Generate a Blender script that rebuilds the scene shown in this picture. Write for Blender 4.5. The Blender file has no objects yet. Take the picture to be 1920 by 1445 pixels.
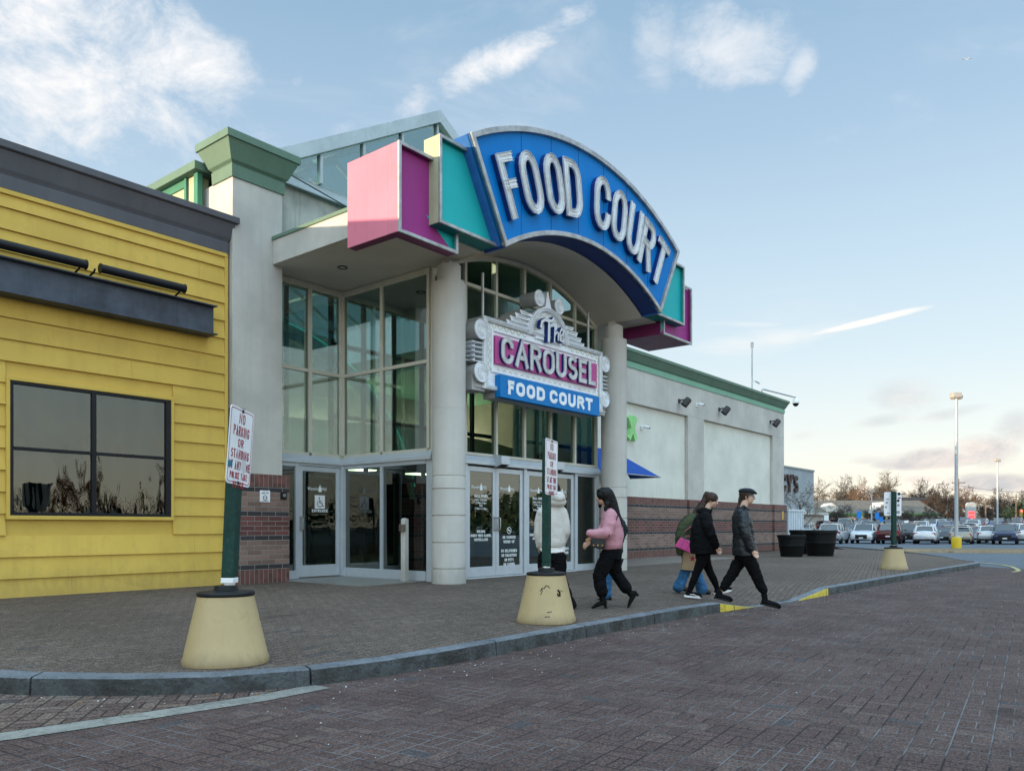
import bpy, bmesh, math, random
from mathutils import Vector, Matrix, noise
R = math.radians
PI = math.pi
sc = bpy.context.scene
col = sc.collection
random.seed(7)

# ------------------------------------------------------------------ camera
FX, FY = .7756, .6312                      # horizontal viewing direction (X runs along the mall front, Y into it)
RX, RY = .6312, -.7756                     # camera right
CAMZ = 1.27
cd = bpy.data.cameras.new('camera')
cam = bpy.data.objects.new('camera', cd); col.objects.link(cam)
cam.location = (0, 0, CAMZ)
cam.rotation_euler = (R(90), 0, math.atan2(FY, FX) - R(90))
cd.sensor_width = 36; cd.lens = 28.0
cd.shift_y = .1378
cd.clip_end = 3000; cd.clip_start = .05
cd.dof.use_dof = True; cd.dof.focus_distance = 13; cd.dof.aperture_fstop = 7
sc.camera = cam

# ------------------------------------------------------------------ sun, sky, exposure
SUN_EL, SUN_AZ = 5.0, 155.0                # azimuth from +X, anticlockwise
sd = bpy.data.lights.new('sun', 'SUN'); sun = bpy.data.objects.new('sun', sd); col.objects.link(sun)
sd.energy = 3.6; sd.angle = R(.5); sd.color = (1, .78, .52)
sv = Vector((math.cos(R(SUN_EL))*math.cos(R(SUN_AZ)), math.cos(R(SUN_EL))*math.sin(R(SUN_AZ)), math.sin(R(SUN_EL))))
sun.rotation_euler = sv.to_track_quat('Z', 'Y').to_euler()
sun.location = (-40, 20, 30)
sc.view_settings.view_transform = 'Standard'; sc.view_settings.look = 'None'
sc.view_settings.gamma = 1; sc.view_settings.exposure = 1.05
W = bpy.data.worlds.new('World'); sc.world = W; W.use_nodes = True


class NT:
    """small helper around a node tree"""
    def __init__(s, tree): s.t = tree; s.n = tree.nodes; s.l = tree.links
    def add(s, typ, **kw):
        n = s.n.new(typ)
        for k, v in kw.items():
            if k in ('op',): n.operation = v
            elif hasattr(n, k): setattr(n, k, v)
        return n
    def put(s, sock, v):
        if isinstance(v, bpy.types.NodeSocket): s.l.new(v, sock)
        elif v is not None:
            if isinstance(v, (tuple, list)) and len(v) == 3 and sock.type == 'RGBA': v = (*v, 1)
            sock.default_value = v
    def math(s, op, a, b=None, c=None, clamp=False):
        n = s.n.new('ShaderNodeMath'); n.operation = op; n.use_clamp = clamp
        s.put(n.inputs[0], a)
        if b is not None: s.put(n.inputs[1], b)
        if c is not None: s.put(n.inputs[2], c)
        return n.outputs[0]
    def vmath(s, op, a, b=None):
        n = s.n.new('ShaderNodeVectorMath'); n.operation = op
        s.put(n.inputs[0], a)
        if b is not None: s.put(n.inputs[1], b)
        return n.outputs['Value'] if op in ('DOT_PRODUCT', 'LENGTH') else n.outputs[0]
    def mix(s, f, a, b, blend='MIX'):
        n = s.n.new('ShaderNodeMix'); n.data_type = 'RGBA'; n.blend_type = blend
        s.put(n.inputs[0], f); s.put(n.inputs[6], a); s.put(n.inputs[7], b)
        return n.outputs[2]
    def noise(s, vec, scale=1, detail=3, rough=.5, dist=0, out=0):
        n = s.n.new('ShaderNodeTexNoise'); s.put(n.inputs['Vector'], vec)
        n.inputs['Scale'].default_value = scale; n.inputs['Detail'].default_value = detail
        n.inputs['Roughness'].default_value = rough; n.inputs['Distortion'].default_value = dist
        return n.outputs[out]
    def ramp(s, f, stops, interp='LINEAR'):
        n = s.n.new('ShaderNodeValToRGB'); s.put(n.inputs[0], f); r = n.color_ramp; r.interpolation = interp
        while len(r.elements) < len(stops): r.elements.new(.5)
        for e, (p, c) in zip(r.elements, stops):
            e.position = p
            e.color = (c, c, c, 1) if isinstance(c, (int, float)) else (*c, 1)
        return n.outputs[0]
    def smooth(s, v, a, b):
        n = s.n.new('ShaderNodeMapRange'); n.interpolation_type = 'SMOOTHSTEP'
        s.put(n.inputs[0], v); n.inputs[1].default_value = a; n.inputs[2].default_value = b
        return n.outputs[0]
    def xyz(s, vec):
        n = s.n.new('ShaderNodeSeparateXYZ'); s.put(n.inputs[0], vec); return n.outputs
    def comb(s, x, y, z=0.0):
        n = s.n.new('ShaderNodeCombineXYZ'); s.put(n.inputs[0], x); s.put(n.inputs[1], y); s.put(n.inputs[2], z); return n.outputs[0]
    def mapping(s, vec, scale=(1, 1, 1), rot=(0, 0, 0), loc=(0, 0, 0)):
        n = s.n.new('ShaderNodeMapping'); s.put(n.inputs[0], vec)
        n.inputs['Scale'].default_value = scale; n.inputs['Rotation'].default_value = rot; n.inputs['Location'].default_value = loc
        return n.outputs[0]


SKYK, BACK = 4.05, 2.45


def build_world():
    W.node_tree.nodes.clear(); t = NT(W.node_tree)
    out = t.add('ShaderNodeOutputWorld'); bg = t.add('ShaderNodeBackground'); t.l.new(bg.outputs[0], out.inputs[0])
    sky = t.add('ShaderNodeTexSky'); sky.sky_type = 'NISHITA'; sky.sun_disc = False
    sky.sun_elevation = R(SUN_EL); sky.sun_rotation = R(90 - SUN_AZ)
    sky.air_density = 1.0; sky.dust_density = .6; sky.ozone_density = 1.4; sky.altitude = 20
    bg.inputs[1].default_value = .15
    tc = t.add('ShaderNodeTexCoord'); D = t.vmath('NORMALIZE', tc.outputs['Generated'])
    x, y, z = t.xyz(D)
    # elevation and bearing of the ray, in degrees
    el = t.math('MULTIPLY', t.math('ARCSINE', z), 57.2958)
    az = t.math('MULTIPLY', t.math('ARCTAN2', y, x), 57.2958)
    # the clear dusk sky: blue overhead, pale and warm at the horizon; scaled to sit on the Nishita brightness
    grad = t.ramp(t.math('DIVIDE', el, 60.0, clamp=True), [(0.0, (.86, .78, .67)), (.03, (.85, .80, .71)), (.09, (.76, .78, .77)), (.19, (.61, .71, .77)),
                  (.29, (.50, .63, .74)), (.42, (.37, .51, .665)), (.56, (.27, .42, .58)), (1.0, (.23, .36, .53))])
    gs = t.mix(1.0, grad, (SKYK, SKYK, SKYK), 'MULTIPLY')
    base = t.mix(.85, sky.outputs[0], gs)
    # sky out of view, behind the camera and overhead, brightened to light the walls
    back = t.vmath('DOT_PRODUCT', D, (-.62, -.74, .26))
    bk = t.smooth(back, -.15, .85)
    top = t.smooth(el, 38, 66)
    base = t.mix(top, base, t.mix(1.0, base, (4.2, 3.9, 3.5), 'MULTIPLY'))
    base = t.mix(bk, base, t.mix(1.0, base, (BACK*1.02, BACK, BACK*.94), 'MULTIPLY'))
    cl = None
    n1 = t.noise(t.mapping(D, (1, 1, 2.4)), 5.0, 8, .62, .25)
    n2 = t.noise(t.mapping(D, (1, 1, 1.5), loc=(3, 1, 2)), 11.0, 9, .68, .25)
    n3 = t.noise(t.mapping(D, (1, 1, 4.2), loc=(5, 2, 7)), 7.0, 6, .55, .3)
    wob = t.math('MULTIPLY', t.math('SUBTRACT', n1, .5), 9.0)
    def blob(a0, e0, la, le, rot, soft, thr, nz, gain):
        """a patch of cloud round bearing a0, elevation e0 (degrees)"""
        da = t.math('SUBTRACT', az, a0); de = t.math('ADD', t.math('SUBTRACT', el, e0), t.math('MULTIPLY', wob, soft))
        c, s_ = math.cos(R(rot)), math.sin(R(rot))
        u = t.math('ADD', t.math('MULTIPLY', da, c/la), t.math('MULTIPLY', de, s_/la))
        v = t.math('ADD', t.math('MULTIPLY', da, -s_/le), t.math('MULTIPLY', de, c/le))
        r2 = t.math('ADD', t.math('MULTIPLY', u, u), t.math('MULTIPLY', v, v))
        g = t.math('SUBTRACT', 1.0, r2, clamp=True)
        k = t.math('MULTIPLY', t.smooth(g, 0, .3), t.smooth(t.math('SUBTRACT', nz, t.math('MULTIPLY', t.math('SUBTRACT', 1.0, g), .42)), thr-.02, thr+.46))
        return t.math('MULTIPLY', k, gain)
    def add(b):
        nonlocal cl
        cl = b if cl is None else t.math('MAXIMUM', cl, b)
    for b in CLOUDS_HIGH: add(blob(*b[:7], {1: n1, 2: n2, 3: n3}[b[7]], b[8]))
    # thin veil everywhere, mostly towards the left
    veil = t.math('MULTIPLY', t.smooth(t.noise(t.mapping(D, (1.2, 1, 3.0), (0, 0, .5)), 2.2, 8, .6, 1.2), .48, .85), .4)
    add(veil)
    whites = t.ramp(t.math('DIVIDE', el, 40.0, clamp=True), [(0, (3.8, 3.4, 3.0)), (.3, (3.6, 3.4, 3.2)), (1, (3.55, 3.5, 3.5))])
    c1 = t.mix(t.math('MINIMUM', cl, .86), base, whites)
    # low flat cumulus near the horizon, grey underneath
    cl = None
    for b in CLOUDS_LOW: add(blob(*b[:7], {1: n1, 2: n2, 3: n3}[b[7]], b[8]))
    low = t.math('MINIMUM', cl, .8)
    shade = t.mix(t.smooth(n2, .35, .7), (1.75, 1.80, 1.95), (3.4, 2.9, 2.6))
    c2 = t.mix(low, c1, shade)
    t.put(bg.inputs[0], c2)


def ae(px, py):
    """bearing and elevation (degrees) of a direction given as tangent offsets used when the sky was measured"""
    u = (px-960)/1493.; v = (987-py)/1493.
    X = FX+RX*u; Y = FY+RY*u
    return math.degrees(math.atan2(Y, X)), math.degrees(math.atan2(v, math.hypot(X, Y)))


def _b(px, py, la, le, rot, soft, thr, nz, gain): a, e = ae(px, py); return (a, e, la, le, rot, soft, thr, nz, gain)


def _l(p0, p1, half, soft, thr, nz, gain):
    """a straight streak between two measured directions"""
    a, e = ae(*p0); b, f = ae(*p1); L = math.hypot(b-a, f-e)/2
    return ((a+b)/2, (e+f)/2, L*1.15, half, math.degrees(math.atan2(f-e, b-a)), soft, thr, nz, gain)


CLOUDS_HIGH = [
    _b(60, 60, 14, 8, 0, .8, .22, 2, 1.0), _b(230, 110, 13, 6.5, 15, .8, .25, 2, .95), _l((250, 90), (110, 290), 2.6, .4, .26, 2, 1.0), _b(380, 120, 8, 3.6, 8, .6, .36, 2, .8),
    _b(20, 190, 9, 6, 10, .8, .34, 2, .9), _b(300, 290, 12, 3, 0, .5, .42, 2, .5), _l((150, 60), (40, 230), 3, .5, .3, 2, .8),
    _l((780, 188), (1125, 6), 1.5, .22, .22, 2, .95), _l((690, 235), (850, 150), 1.4, .25, .28, 2, .7), _l((600, 250), (700, 215), .8, .2, .38, 2, .5),
    _b(1375, 92, 6.0, 3.4, 10, .7, .24, 2, .62), _b(1228, 80, 2.4, 4.2, 0, .6, .30, 2, .42), _l((1525, 70), (1470, 215), 1.5, .45, .27, 2, .55),
    _l((1525, 628), (1756, 571), .28, .07, .05, 3, .85), _b(1430, 640, 10, 1.4, -6, .2, .34, 3, .6), _b(1400, 660, 8, 1.8, 0, .3, .4, 3, .5),
    _l((1290, 606), (1510, 610), .35, .05, .3, 3, .5), _b(1550, 250, 7, 1.8, 12, .4, .5, 2, .3), _l((530, 175), (580, 130), .7, .2, .36, 2, .4),
    _b(1850, 925, 9, 1.6, 0, .2, .34, 3, .8), _b(1700, 910, 14, 1.2, 0, .2, .42, 3, .5),
]
CLOUDS_LOW = [
    _b(1690, 735, 3.2, 1.5, 0, .2, 0.26, 1, .5), _b(1755, 860, 4.3, .85, -4, .1, 0.10, 3, 1.0), _b(1840, 845, 2.4, 1.3, 0, .1, 0.16, 1, .9),
    _b(1880, 905, 3.6, .8, 2, .06, 0.14, 3, .9), _b(1660, 785, 2.4, .6, -8, .1, 0.22, 3, .45), _b(1780, 772, 3.0, .55, -8, .06, 0.26, 3, .4),
    _b(1515, 818, 1.6, .6, 0, .1, 0.20, 1, .4), _b(1630, 862, 1.7, .42, 0, .04, 0.18, 3, .5), _b(1560, 893, 2.4, .35, 0, .04, 0.28, 3, .3),
    _b(1905, 800, 1.8, 1.6, 0, .1, 0.28, 1, .6), _b(1730, 900, 1.5, .35, 0, .04, 0.18, 3, .5),
    # behind the camera, seen only in the glass
    (-50, 9, 26, 2.2, 0, .25, .38, 3, .7), (-75, 5, 18, 1.6, 0, .2, .35, 3, .7), (-25, 6, 16, 1.4, 0, .2, .38, 3, .7), (-100, 8, 18, 2, 0, .2, .4, 3, .6),
]
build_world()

# ------------------------------------------------------------------ materials
_m = {}


def mat(name, base=(.5, .5, .5), rough=.6, metal=0.0, var=.12, vs=3.0, bump=.15, bs=60.0, dirt=None, dirt_amt=0.0, spec=.22, coat=0.0, streak=0.0, rows=0.0, foot=None):
    """principled paint / stucco / metal with broad colour variation, fine bump and, where asked, vertical weather streaks"""
    if name in _m: return _m[name]
    m = bpy.data.materials.new(name); m.use_nodes = True; t = NT(m.node_tree); b = m.node_tree.nodes['Principled BSDF']
    tc = t.add('ShaderNodeTexCoord').outputs['Object']
    n = t.noise(tc, vs, 5, .6)
    dk = tuple(c*(1-var*1.6) for c in base); lt = tuple(min(1, c*(1+var*1.1)) for c in base)
    c = t.mix(t.smooth(n, .25, .75), dk, lt)
    if streak:
        sn = t.noise(t.mapping(tc, (7, 7, .35)), 1.0, 5, .65)
        c = t.mix(t.math('MULTIPLY', t.smooth(sn, .45, .78), streak), c, tuple(x*.45 for x in base))
    if rows:                              # each board weathers a little differently
        x_, y_, z_ = t.xyz(tc); wn = t.add('ShaderNodeTexWhiteNoise'); wn.noise_dimensions = '2D'; t.put(wn.inputs['Vector'], t.comb(t.math('FLOOR', t.math('DIVIDE', t.math('ADD', x_, t.math('MULTIPLY', z_, 3.0)), 3.6)), t.math('FLOOR', t.math('DIVIDE', t.math('SUBTRACT', z_, .15), rows))))
        tone = t.math('ADD', .93, t.math('MULTIPLY', wn.outputs[0], .12)); c = t.mix(1.0, c, t.comb(tone, tone, tone), 'MULTIPLY')
    if foot:                              # splash dirt near the ground
        z0_, z1_, amt = foot; zz = t.xyz(tc)[2]; fm = t.math('SUBTRACT', 1.0, t.smooth(t.math('ADD', zz, t.math('MULTIPLY', t.math('SUBTRACT', t.noise(t.mapping(tc, (3, 3, 1)), 3, 6, .7), .5), (z1_-z0_)*1.6)), z0_, z1_))
        c = t.mix(t.math('MULTIPLY', fm, amt), c, (.09, .075, .055))
    if dirt:
        dn = t.noise(tc, vs*4, 6, .7, .5)
        c = t.mix(t.math('MULTIPLY', t.smooth(dn, .52, .72), dirt_amt), c, dirt)
    t.put(b.inputs['Base Color'], c)
    rn = t.noise(tc, bs*.25, 3)
    t.put(b.inputs['Roughness'], t.math('ADD', rough-.07, t.math('MULTIPLY', rn, .14)))
    b.inputs['Metallic'].default_value = metal
    b.inputs['Specular IOR Level'].default_value = spec
    b.inputs['Coat Weight'].default_value = coat; b.inputs['Coat Roughness'].default_value = .04
    if bump:
        bn = t.add('ShaderNodeBump'); bn.inputs['Strength'].default_value = bump; bn.inputs['Distance'].default_value = .01
        t.put(bn.inputs['Height'], t.noise(tc, bs, 4, .6)); t.put(b.inputs['Normal'], bn.outputs[0])
    _m[name] = m
    return m


def emit(name, color, power):
    if name in _m: return _m[name]
    m = bpy.data.materials.new(name); m.use_nodes = True; b = m.node_tree.nodes['Principled BSDF']
    b.inputs['Base Color'].default_value = (*color, 1); b.inputs['Emission Color'].default_value = (*color, 1)
    b.inputs['Emission Strength'].default_value = power
    _m[name] = m; return m


def glass(name, tint, refl, rough=.0, wave=.0, ws=1.5):
    """tinted pane: a see-through body and a mirror skin stronger at grazing angles; wave = old-glass ripple"""
    if name in _m: return _m[name]
    m = bpy.data.materials.new(name); m.use_nodes = True; t = NT(m.node_tree); t.n.clear()
    out = t.add('ShaderNodeOutputMaterial'); mx = t.add('ShaderNodeMixShader')
    tr = t.add('ShaderNodeBsdfTransparent'); tr.inputs[0].default_value = (*[c**.5 for c in tint], 1)    # light crosses two faces of each pane
    gl = t.add('ShaderNodeBsdfGlossy'); gl.inputs['Roughness'].default_value = rough; gl.inputs['Color'].default_value = (.93, 1, .98, 1)
    fr = t.add('ShaderNodeFresnel'); fr.inputs[0].default_value = 1.5
    f = t.math('ADD', t.math('MULTIPLY', fr.outputs[0], 1.6), refl, clamp=True)
    f = t.math('MULTIPLY', f, t.math('SUBTRACT', 1.0, t.add('ShaderNodeNewGeometry').outputs['Backfacing']))
    tc = t.add('ShaderNodeTexCoord').outputs['Object']
    if wave:
        bn = t.add('ShaderNodeBump'); bn.inputs['Strength'].default_value = 1.0; bn.inputs['Distance'].default_value = wave
        t.put(bn.inputs['Height'], t.noise(t.mapping(tc, (1, 1, .35)), ws, 2, .4)); t.put(gl.inputs['Normal'], bn.outputs[0])
    t.put(mx.inputs[0], f); t.l.new(tr.outputs[0], mx.inputs[1]); t.l.new(gl.outputs[0], mx.inputs[2]); t.l.new(mx.outputs[0], out.inputs[0])
    _m[name] = m; return m


def brick_wall_mat(name, axis='X'):
    """courses of brick in bands: soldier cap, dark row, buff bricks, dark row, red bricks, dark row, buff, dark row, soldier base.
    Heights are real (object z = metres above the paving)."""
    if name in _m: return _m[name]
    m = bpy.data.materials.new(name); m.use_nodes = True; t = NT(m.node_tree); b = m.node_tree.nodes['Principled BSDF']
    x, y, z = t.xyz(t.add('ShaderNodeTexCoord').outputs['Object'])
    h = t.math('ADD', x, y)                                     # runs along either face of a corner
    L, C = .305, .0915                                            # jumbo bricks
    row = t.math('DIVIDE', z, C); ri = t.math('FLOOR', row)
    off = t.math('MULTIPLY', t.math('MODULO', ri, 2.0), .5)
    u = t.math('ADD', t.math('DIVIDE', h, L), off)
    fu = t.math('FRACT', u); fz = t.math('FRACT', row)
    mu = t.math('MINIMUM', t.math('MULTIPLY', fu, L), t.math('MULTIPLY', t.math('SUBTRACT', 1.0, fu), L))
    mz = t.math('MINIMUM', t.math('MULTIPLY', fz, C), t.math('MULTIPLY', t.math('SUBTRACT', 1.0, fz), C))
    md = t.math('MINIMUM', mu, mz)
    # soldier courses
    su = t.math('DIVIDE', h, .1); fs = t.math('FRACT', su)
    ms = t.math('MULTIPLY', t.math('MINIMUM', fs, t.math('SUBTRACT', 1.0, fs)), .1)
    sold = t.math('ADD', t.math('LESS_THAN', z, .27), t.math('GREATER_THAN', z, 1.84), clamp=True)
    md = t.math('ADD', t.math('MULTIPLY', md, t.math('SUBTRACT', 1.0, sold)), t.math('MULTIPLY', ms, sold))
    joint = t.math('SUBTRACT', 1.0, t.smooth(md, .004, .008))
    wn = t.add('ShaderNodeTexWhiteNoise'); wn.noise_dimensions = '2D'
    t.put(wn.inputs['Vector'], t.comb(t.math('FLOOR', t.math('ADD', t.math('MULTIPLY', u, t.math('SUBTRACT', 1.0, sold)), t.math('MULTIPLY', su, sold))), ri))
    band = t.ramp(t.math('DIVIDE', z, 2.1, clamp=True), [
        (0, (.115, .045, .036)), (.129, (.03, .025, .028)), (.1745, (.185, .115, .092)), (.392, (.03, .025, .028)), (.4355, (.125, .043, .038)),
        (.61, (.03, .025, .028)), (.6535, (.185, .115, .092)), (.828, (.03, .025, .028)), (.876, (.14, .055, .045))], 'CONSTANT')
    tone = t.math('ADD', .75, t.math('MULTIPLY', wn.outputs[0], .5))
    c = t.mix(1.0, band, t.comb(tone, tone, tone), 'MULTIPLY')
    c = t.mix(t.math('MULTIPLY', joint, .85), c, (.27, .25, .22))
    tc = t.add('ShaderNodeTexCoord').outputs['Object']
    c = t.mix(t.math('MULTIPLY', t.smooth(t.noise(tc, 3, 6, .7), .5, .8), .35), c, (.05, .04, .04))
    t.put(b.inputs['Base Color'], c); b.inputs['Roughness'].default_value = .8
    bn = t.add('ShaderNodeBump'); bn.inputs['Distance'].default_value = .012; bn.inputs['Strength'].default_value = .8
    t.put(bn.inputs['Height'], t.math('ADD', t.smooth(md, .002, .01), t.math('MULTIPLY', t.noise(tc, 90, 3), .25))); t.put(b.inputs['Normal'], bn.outputs[0])
    _m[name] = m; return m


def paver_mat(name, brick=.2, rot=0.0, dark=(.07, .038, .036), light=(.14, .085, .075), joint=(.02, .018, .02), pale_joints=0.0, style='weave', jw=.0035, mott=.5, brown=.3):
    if name in _m: return _m[name]
    m = bpy.data.materials.new(name); m.use_nodes = True; t = NT(m.node_tree); b = m.node_tree.nodes['Principled BSDF']
    P = t.add('ShaderNodeTexCoord').outputs['Object']
    wb = t.noise(P, 1.1, 2, .5, 0, 1)
    Pw = t.vmath('ADD', P, t.vmath('SCALE', t.vmath('SUBTRACT', wb, (.5, .5, .5)), None))
    t.n[-1] if False else None
    for n in t.n:
        if n.bl_idname == 'ShaderNodeVectorMath' and n.operation == 'SCALE': n.inputs['Scale'].default_value = .014
    q = t.mapping(Pw, (1/brick, 1/brick, 1), (0, 0, rot))
    x, y, z = t.xyz(q)
    if style == 'weave':                       # basket weave: two bricks one way, two the other
        cx, cy = t.math('FLOOR', x), t.math('FLOOR', y)
        par = t.math('ABSOLUTE', t.math('MODULO', t.math('ADD', cx, cy), 2.0))
        fx, fy = t.math('FRACT', x), t.math('FRACT', y)
        ip = t.math('SUBTRACT', 1.0, par)
        a = t.math('ADD', t.math('MULTIPLY', fx, par), t.math('MULTIPLY', fy, ip))
        c_ = t.math('ADD', t.math('MULTIPLY', fy, par), t.math('MULTIPLY', fx, ip))
        a2 = t.math('MULTIPLY', a, 2.0); sub = t.math('FLOOR', a2); fa = t.math('FRACT', a2)
        da = t.math('MULTIPLY', t.math('MINIMUM', fa, t.math('SUBTRACT', 1.0, fa)), brick/2)
        dc = t.math('MULTIPLY', t.math('MINIMUM', c_, t.math('SUBTRACT', 1.0, c_)), brick)
        idv = t.comb(t.math('ADD', cx, t.math('MULTIPLY', sub, .37)), cy)
    else:                                      # running bond
        yy = t.math('MULTIPLY', y, 2.0); ri = t.math('FLOOR', yy)
        xx = t.math('ADD', x, t.math('MULTIPLY', t.math('MODULO', ri, 2.0), .5))
        fx, fy = t.math('FRACT', xx), t.math('FRACT', yy)
        da = t.math('MULTIPLY', t.math('MINIMUM', fy, t.math('SUBTRACT', 1.0, fy)), brick/2)
        dc = t.math('MULTIPLY', t.math('MINIMUM', fx, t.math('SUBTRACT', 1.0, fx)), brick)
        idv = t.comb(t.math('FLOOR', xx), ri)
    md = t.math('MINIMUM', da, dc)
    jn = t.noise(P, 9, 4, .6)
    jwid = t.math('ADD', jw*.5, t.math('MULTIPLY', jn, jw*1.3))
    jt = t.math('SUBTRACT', 1.0, t.smooth(t.math('DIVIDE', md, jwid), .6, 1.5))
    wn = t.add('ShaderNodeTexWhiteNoise'); wn.noise_dimensions = '2D'; t.put(wn.inputs['Vector'], idv)
    c = t.mix(wn.outputs[0], dark, light)
    # an odd grey or buff brick now and then
    c = t.mix(t.math('MULTIPLY', t.math('GREATER_THAN', wn.outputs[0], .93), brown), c, (.17, .14, .11))
    c = t.mix(t.math('MULTIPLY', t.math('LESS_THAN', wn.outputs[0], .012), .6), c, (.065, .065, .068))
    big = t.noise(P, .35, 5, .6, .4)
    c = t.mix(t.math('MULTIPLY', t.smooth(big, .35, .72), mott), c, tuple(v*.62 for v in dark))
    mid = t.noise(P, 2.2, 6, .65, .6)
    c = t.mix(t.math('MULTIPLY', t.smooth(mid, .55, .8), .45), c, (.13, .115, .11))
    grain = t.noise(P, 62, 4, .8)
    g2 = t.noise(P, 24, 4, .75); g = t.math('ADD', t.math('MULTIPLY', t.math('SUBTRACT', grain, .5), 6.0), t.math('ADD', 1.0, t.math('MULTIPLY', t.math('SUBTRACT', g2, .5), 1.6)), clamp=False); g = t.math('MAXIMUM', g, .15); c = t.mix(1.0, c, t.comb(g, g, g), 'MULTIPLY')
    speck = t.noise(P, 95, 1, .5)
    c = t.mix(t.math('MULTIPLY', t.smooth(speck, .68, .76), .5), c, (.42, .38, .35))
    # joints: dark, or with pale salt in places
    pal = t.math('MULTIPLY', t.smooth(t.noise(P, 1.6, 4, .6), .42, .62), pale_joints)
    jc = t.mix(pal, joint, (.30, .29, .29))
    c = t.mix(t.math('MULTIPLY', jt, .93), c, jc)
    # gum and oil spots
    vor = t.add('ShaderNodeTexVoronoi'); vor.inputs['Scale'].default_value = 1.3; t.put(vor.inputs['Vector'], t.vmath('ADD', P, t.vmath('MULTIPLY', t.noise(P, 6, 3, .5, 0, 1), (.25, .25, 0))))
    vc = t.xyz(vor.outputs['Color'])[0]
    spot = t.math('MULTIPLY', t.math('SUBTRACT', 1.0, t.smooth(vor.outputs['Distance'], .03, .055)), t.math('GREATER_THAN', vc, .55))
    c = t.mix(t.math('MULTIPLY', spot, .75), c, (.018, .013, .014))
    vo3 = t.add('ShaderNodeTexVoronoi'); vo3.inputs['Scale'].default_value = .42; t.put(vo3.inputs['Vector'], t.vmath('ADD', t.mapping(P, (1, 1.7, 1)), t.vmath('MULTIPLY', t.noise(P, 3.5, 6, .75, 0, 1), (1.1, 1.1, 0))))
    s3 = t.math('MULTIPLY', t.math('SUBTRACT', 1.0, t.smooth(vo3.outputs['Distance'], .07, .13)), t.math('GREATER_THAN', t.xyz(vo3.outputs['Color'])[0], .45))
    c = t.mix(t.math('MULTIPLY', s3, .42), c, (.022, .016, .017))
    vor2 = t.add('ShaderNodeTexVoronoi'); vor2.inputs['Scale'].default_value = 2.6; t.put(vor2.inputs['Vector'], t.vmath('ADD', P, t.vmath('MULTIPLY', t.noise(P, 25, 3, .6, 0, 1), (.07, .07, 0))))
    v2 = t.xyz(vor2.outputs['Color'])[1]
    sp2 = t.math('MULTIPLY', t.math('SUBTRACT', 1.0, t.smooth(vor2.outputs['Distance'], .012, .03)), t.math('GREATER_THAN', v2, .72))
    c = t.mix(t.math('MULTIPLY', sp2, .8), c, (.5, .5, .52))
    t.put(b.inputs['Base Color'], c)
    t.put(b.inputs['Roughness'], t.math('ADD', .62, t.math('MULTIPLY', mid, .3)))
    b.inputs['Specular IOR Level'].default_value = .12
    bn = t.add('ShaderNodeBump'); bn.inputs['Distance'].default_value = .006; bn.inputs['Strength'].default_value = .9
    hgt = t.math('ADD', t.smooth(t.math('DIVIDE', md, jwid), .5, 2.2), t.math('ADD', t.math('MULTIPLY', grain, .35), t.math('MULTIPLY', wn.outputs[0], .25)))
    t.put(bn.inputs['Height'], hgt); t.put(b.inputs['Normal'], bn.outputs[0])
    _m[name] = m; return m


def rough_mat(name, base, alt, scale=30, rough=.85, bump=.5, spec=(.3, .3, .3), dist=.01):
    """granite, asphalt, concrete"""
    if name in _m: return _m[name]
    m = bpy.data.materials.new(name); m.use_nodes = True; t = NT(m.node_tree); b = m.node_tree.nodes['Principled BSDF']
    P = t.add('ShaderNodeTexCoord').outputs['Object']
    c = t.mix(t.smooth(t.noise(P, scale*.08, 6, .7, .5), .3, .7), base, alt)
    g = t.noise(P, scale*5, 3, .7); gg = t.math('ADD', .55, t.math('MULTIPLY', g, .9)); c = t.mix(1.0, c, t.comb(gg, gg, gg), 'MULTIPLY')
    c = t.mix(t.math('MULTIPLY', t.smooth(t.noise(P, scale*.5, 5, .7, 1), .50, .66), .7), c, tuple(v*.35 for v in base))
    c = t.mix(t.math('MULTIPLY', t.smooth(t.noise(t.vmath('ADD', P, (7, 3, 1)), scale*.7, 5, .7, 1), .58, .70), .35), c, tuple(min(1, v*1.9) for v in base))
    t.put(b.inputs['Base Color'], c); b.inputs['Roughness'].default_value = rough
    bn = t.add('ShaderNodeBump'); bn.inputs['Distance'].default_value = dist; bn.inputs['Strength'].default_value = bump
    t.put(bn.inputs['Height'], t.math('ADD', t.noise(P, scale, 6, .65), t.math('MULTIPLY', g, .3))); t.put(b.inputs['Normal'], bn.outputs[0])
    _m[name] = m; return m


M_STUCCO = mat('stucco', (.50, .48, .44), .9, var=.10, vs=.9, bump=.5, bs=140, streak=.16)
M_STUCCO_P = mat('stucco_panel', (.66, .65, .58), .9, var=.07, vs=.8, bump=.5, bs=140, streak=.10)
M_SOFFIT = mat('soffit_plaster', (.58, .54, .47), .9, var=.05, vs=.8, bump=.3, bs=120)
M_STAINED = mat('stained_stucco', (.46, .46, .42), .9, var=.18, vs=1.2, bump=.5, bs=120, streak=.75)
M_GREEN = mat('sage_green_metal', (.115, .19, .14), .55, var=.06, vs=1.5, bump=.08, bs=20, streak=.18)
M_GREEN_D = mat('dark_green_trim', (.05, .20, .13), .5, var=.06)
M_YELLOW = mat('yellow_siding', (.60, .405, .085), .6, var=.07, vs=1.0, bump=.12, bs=70, dirt=(.30, .22, .07), dirt_amt=.22, streak=.16, rows=.3272, spec=.2, foot=(.15, .75, .30))
M_YTRIM = mat('yellow_trim', (.58, .39, .08), .5, var=.04)
M_GREYP = mat('grey_parapet_metal', (.095, .097, .108), .5, var=.07, vs=1.2, bump=.06, bs=20, streak=.25)
M_STEEL = mat('weathered_steel', (.065, .08, .105), .5, .2, var=.2, vs=3, bump=.15, bs=40, dirt=(.12, .05, .03), dirt_amt=.25, streak=.4)
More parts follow.
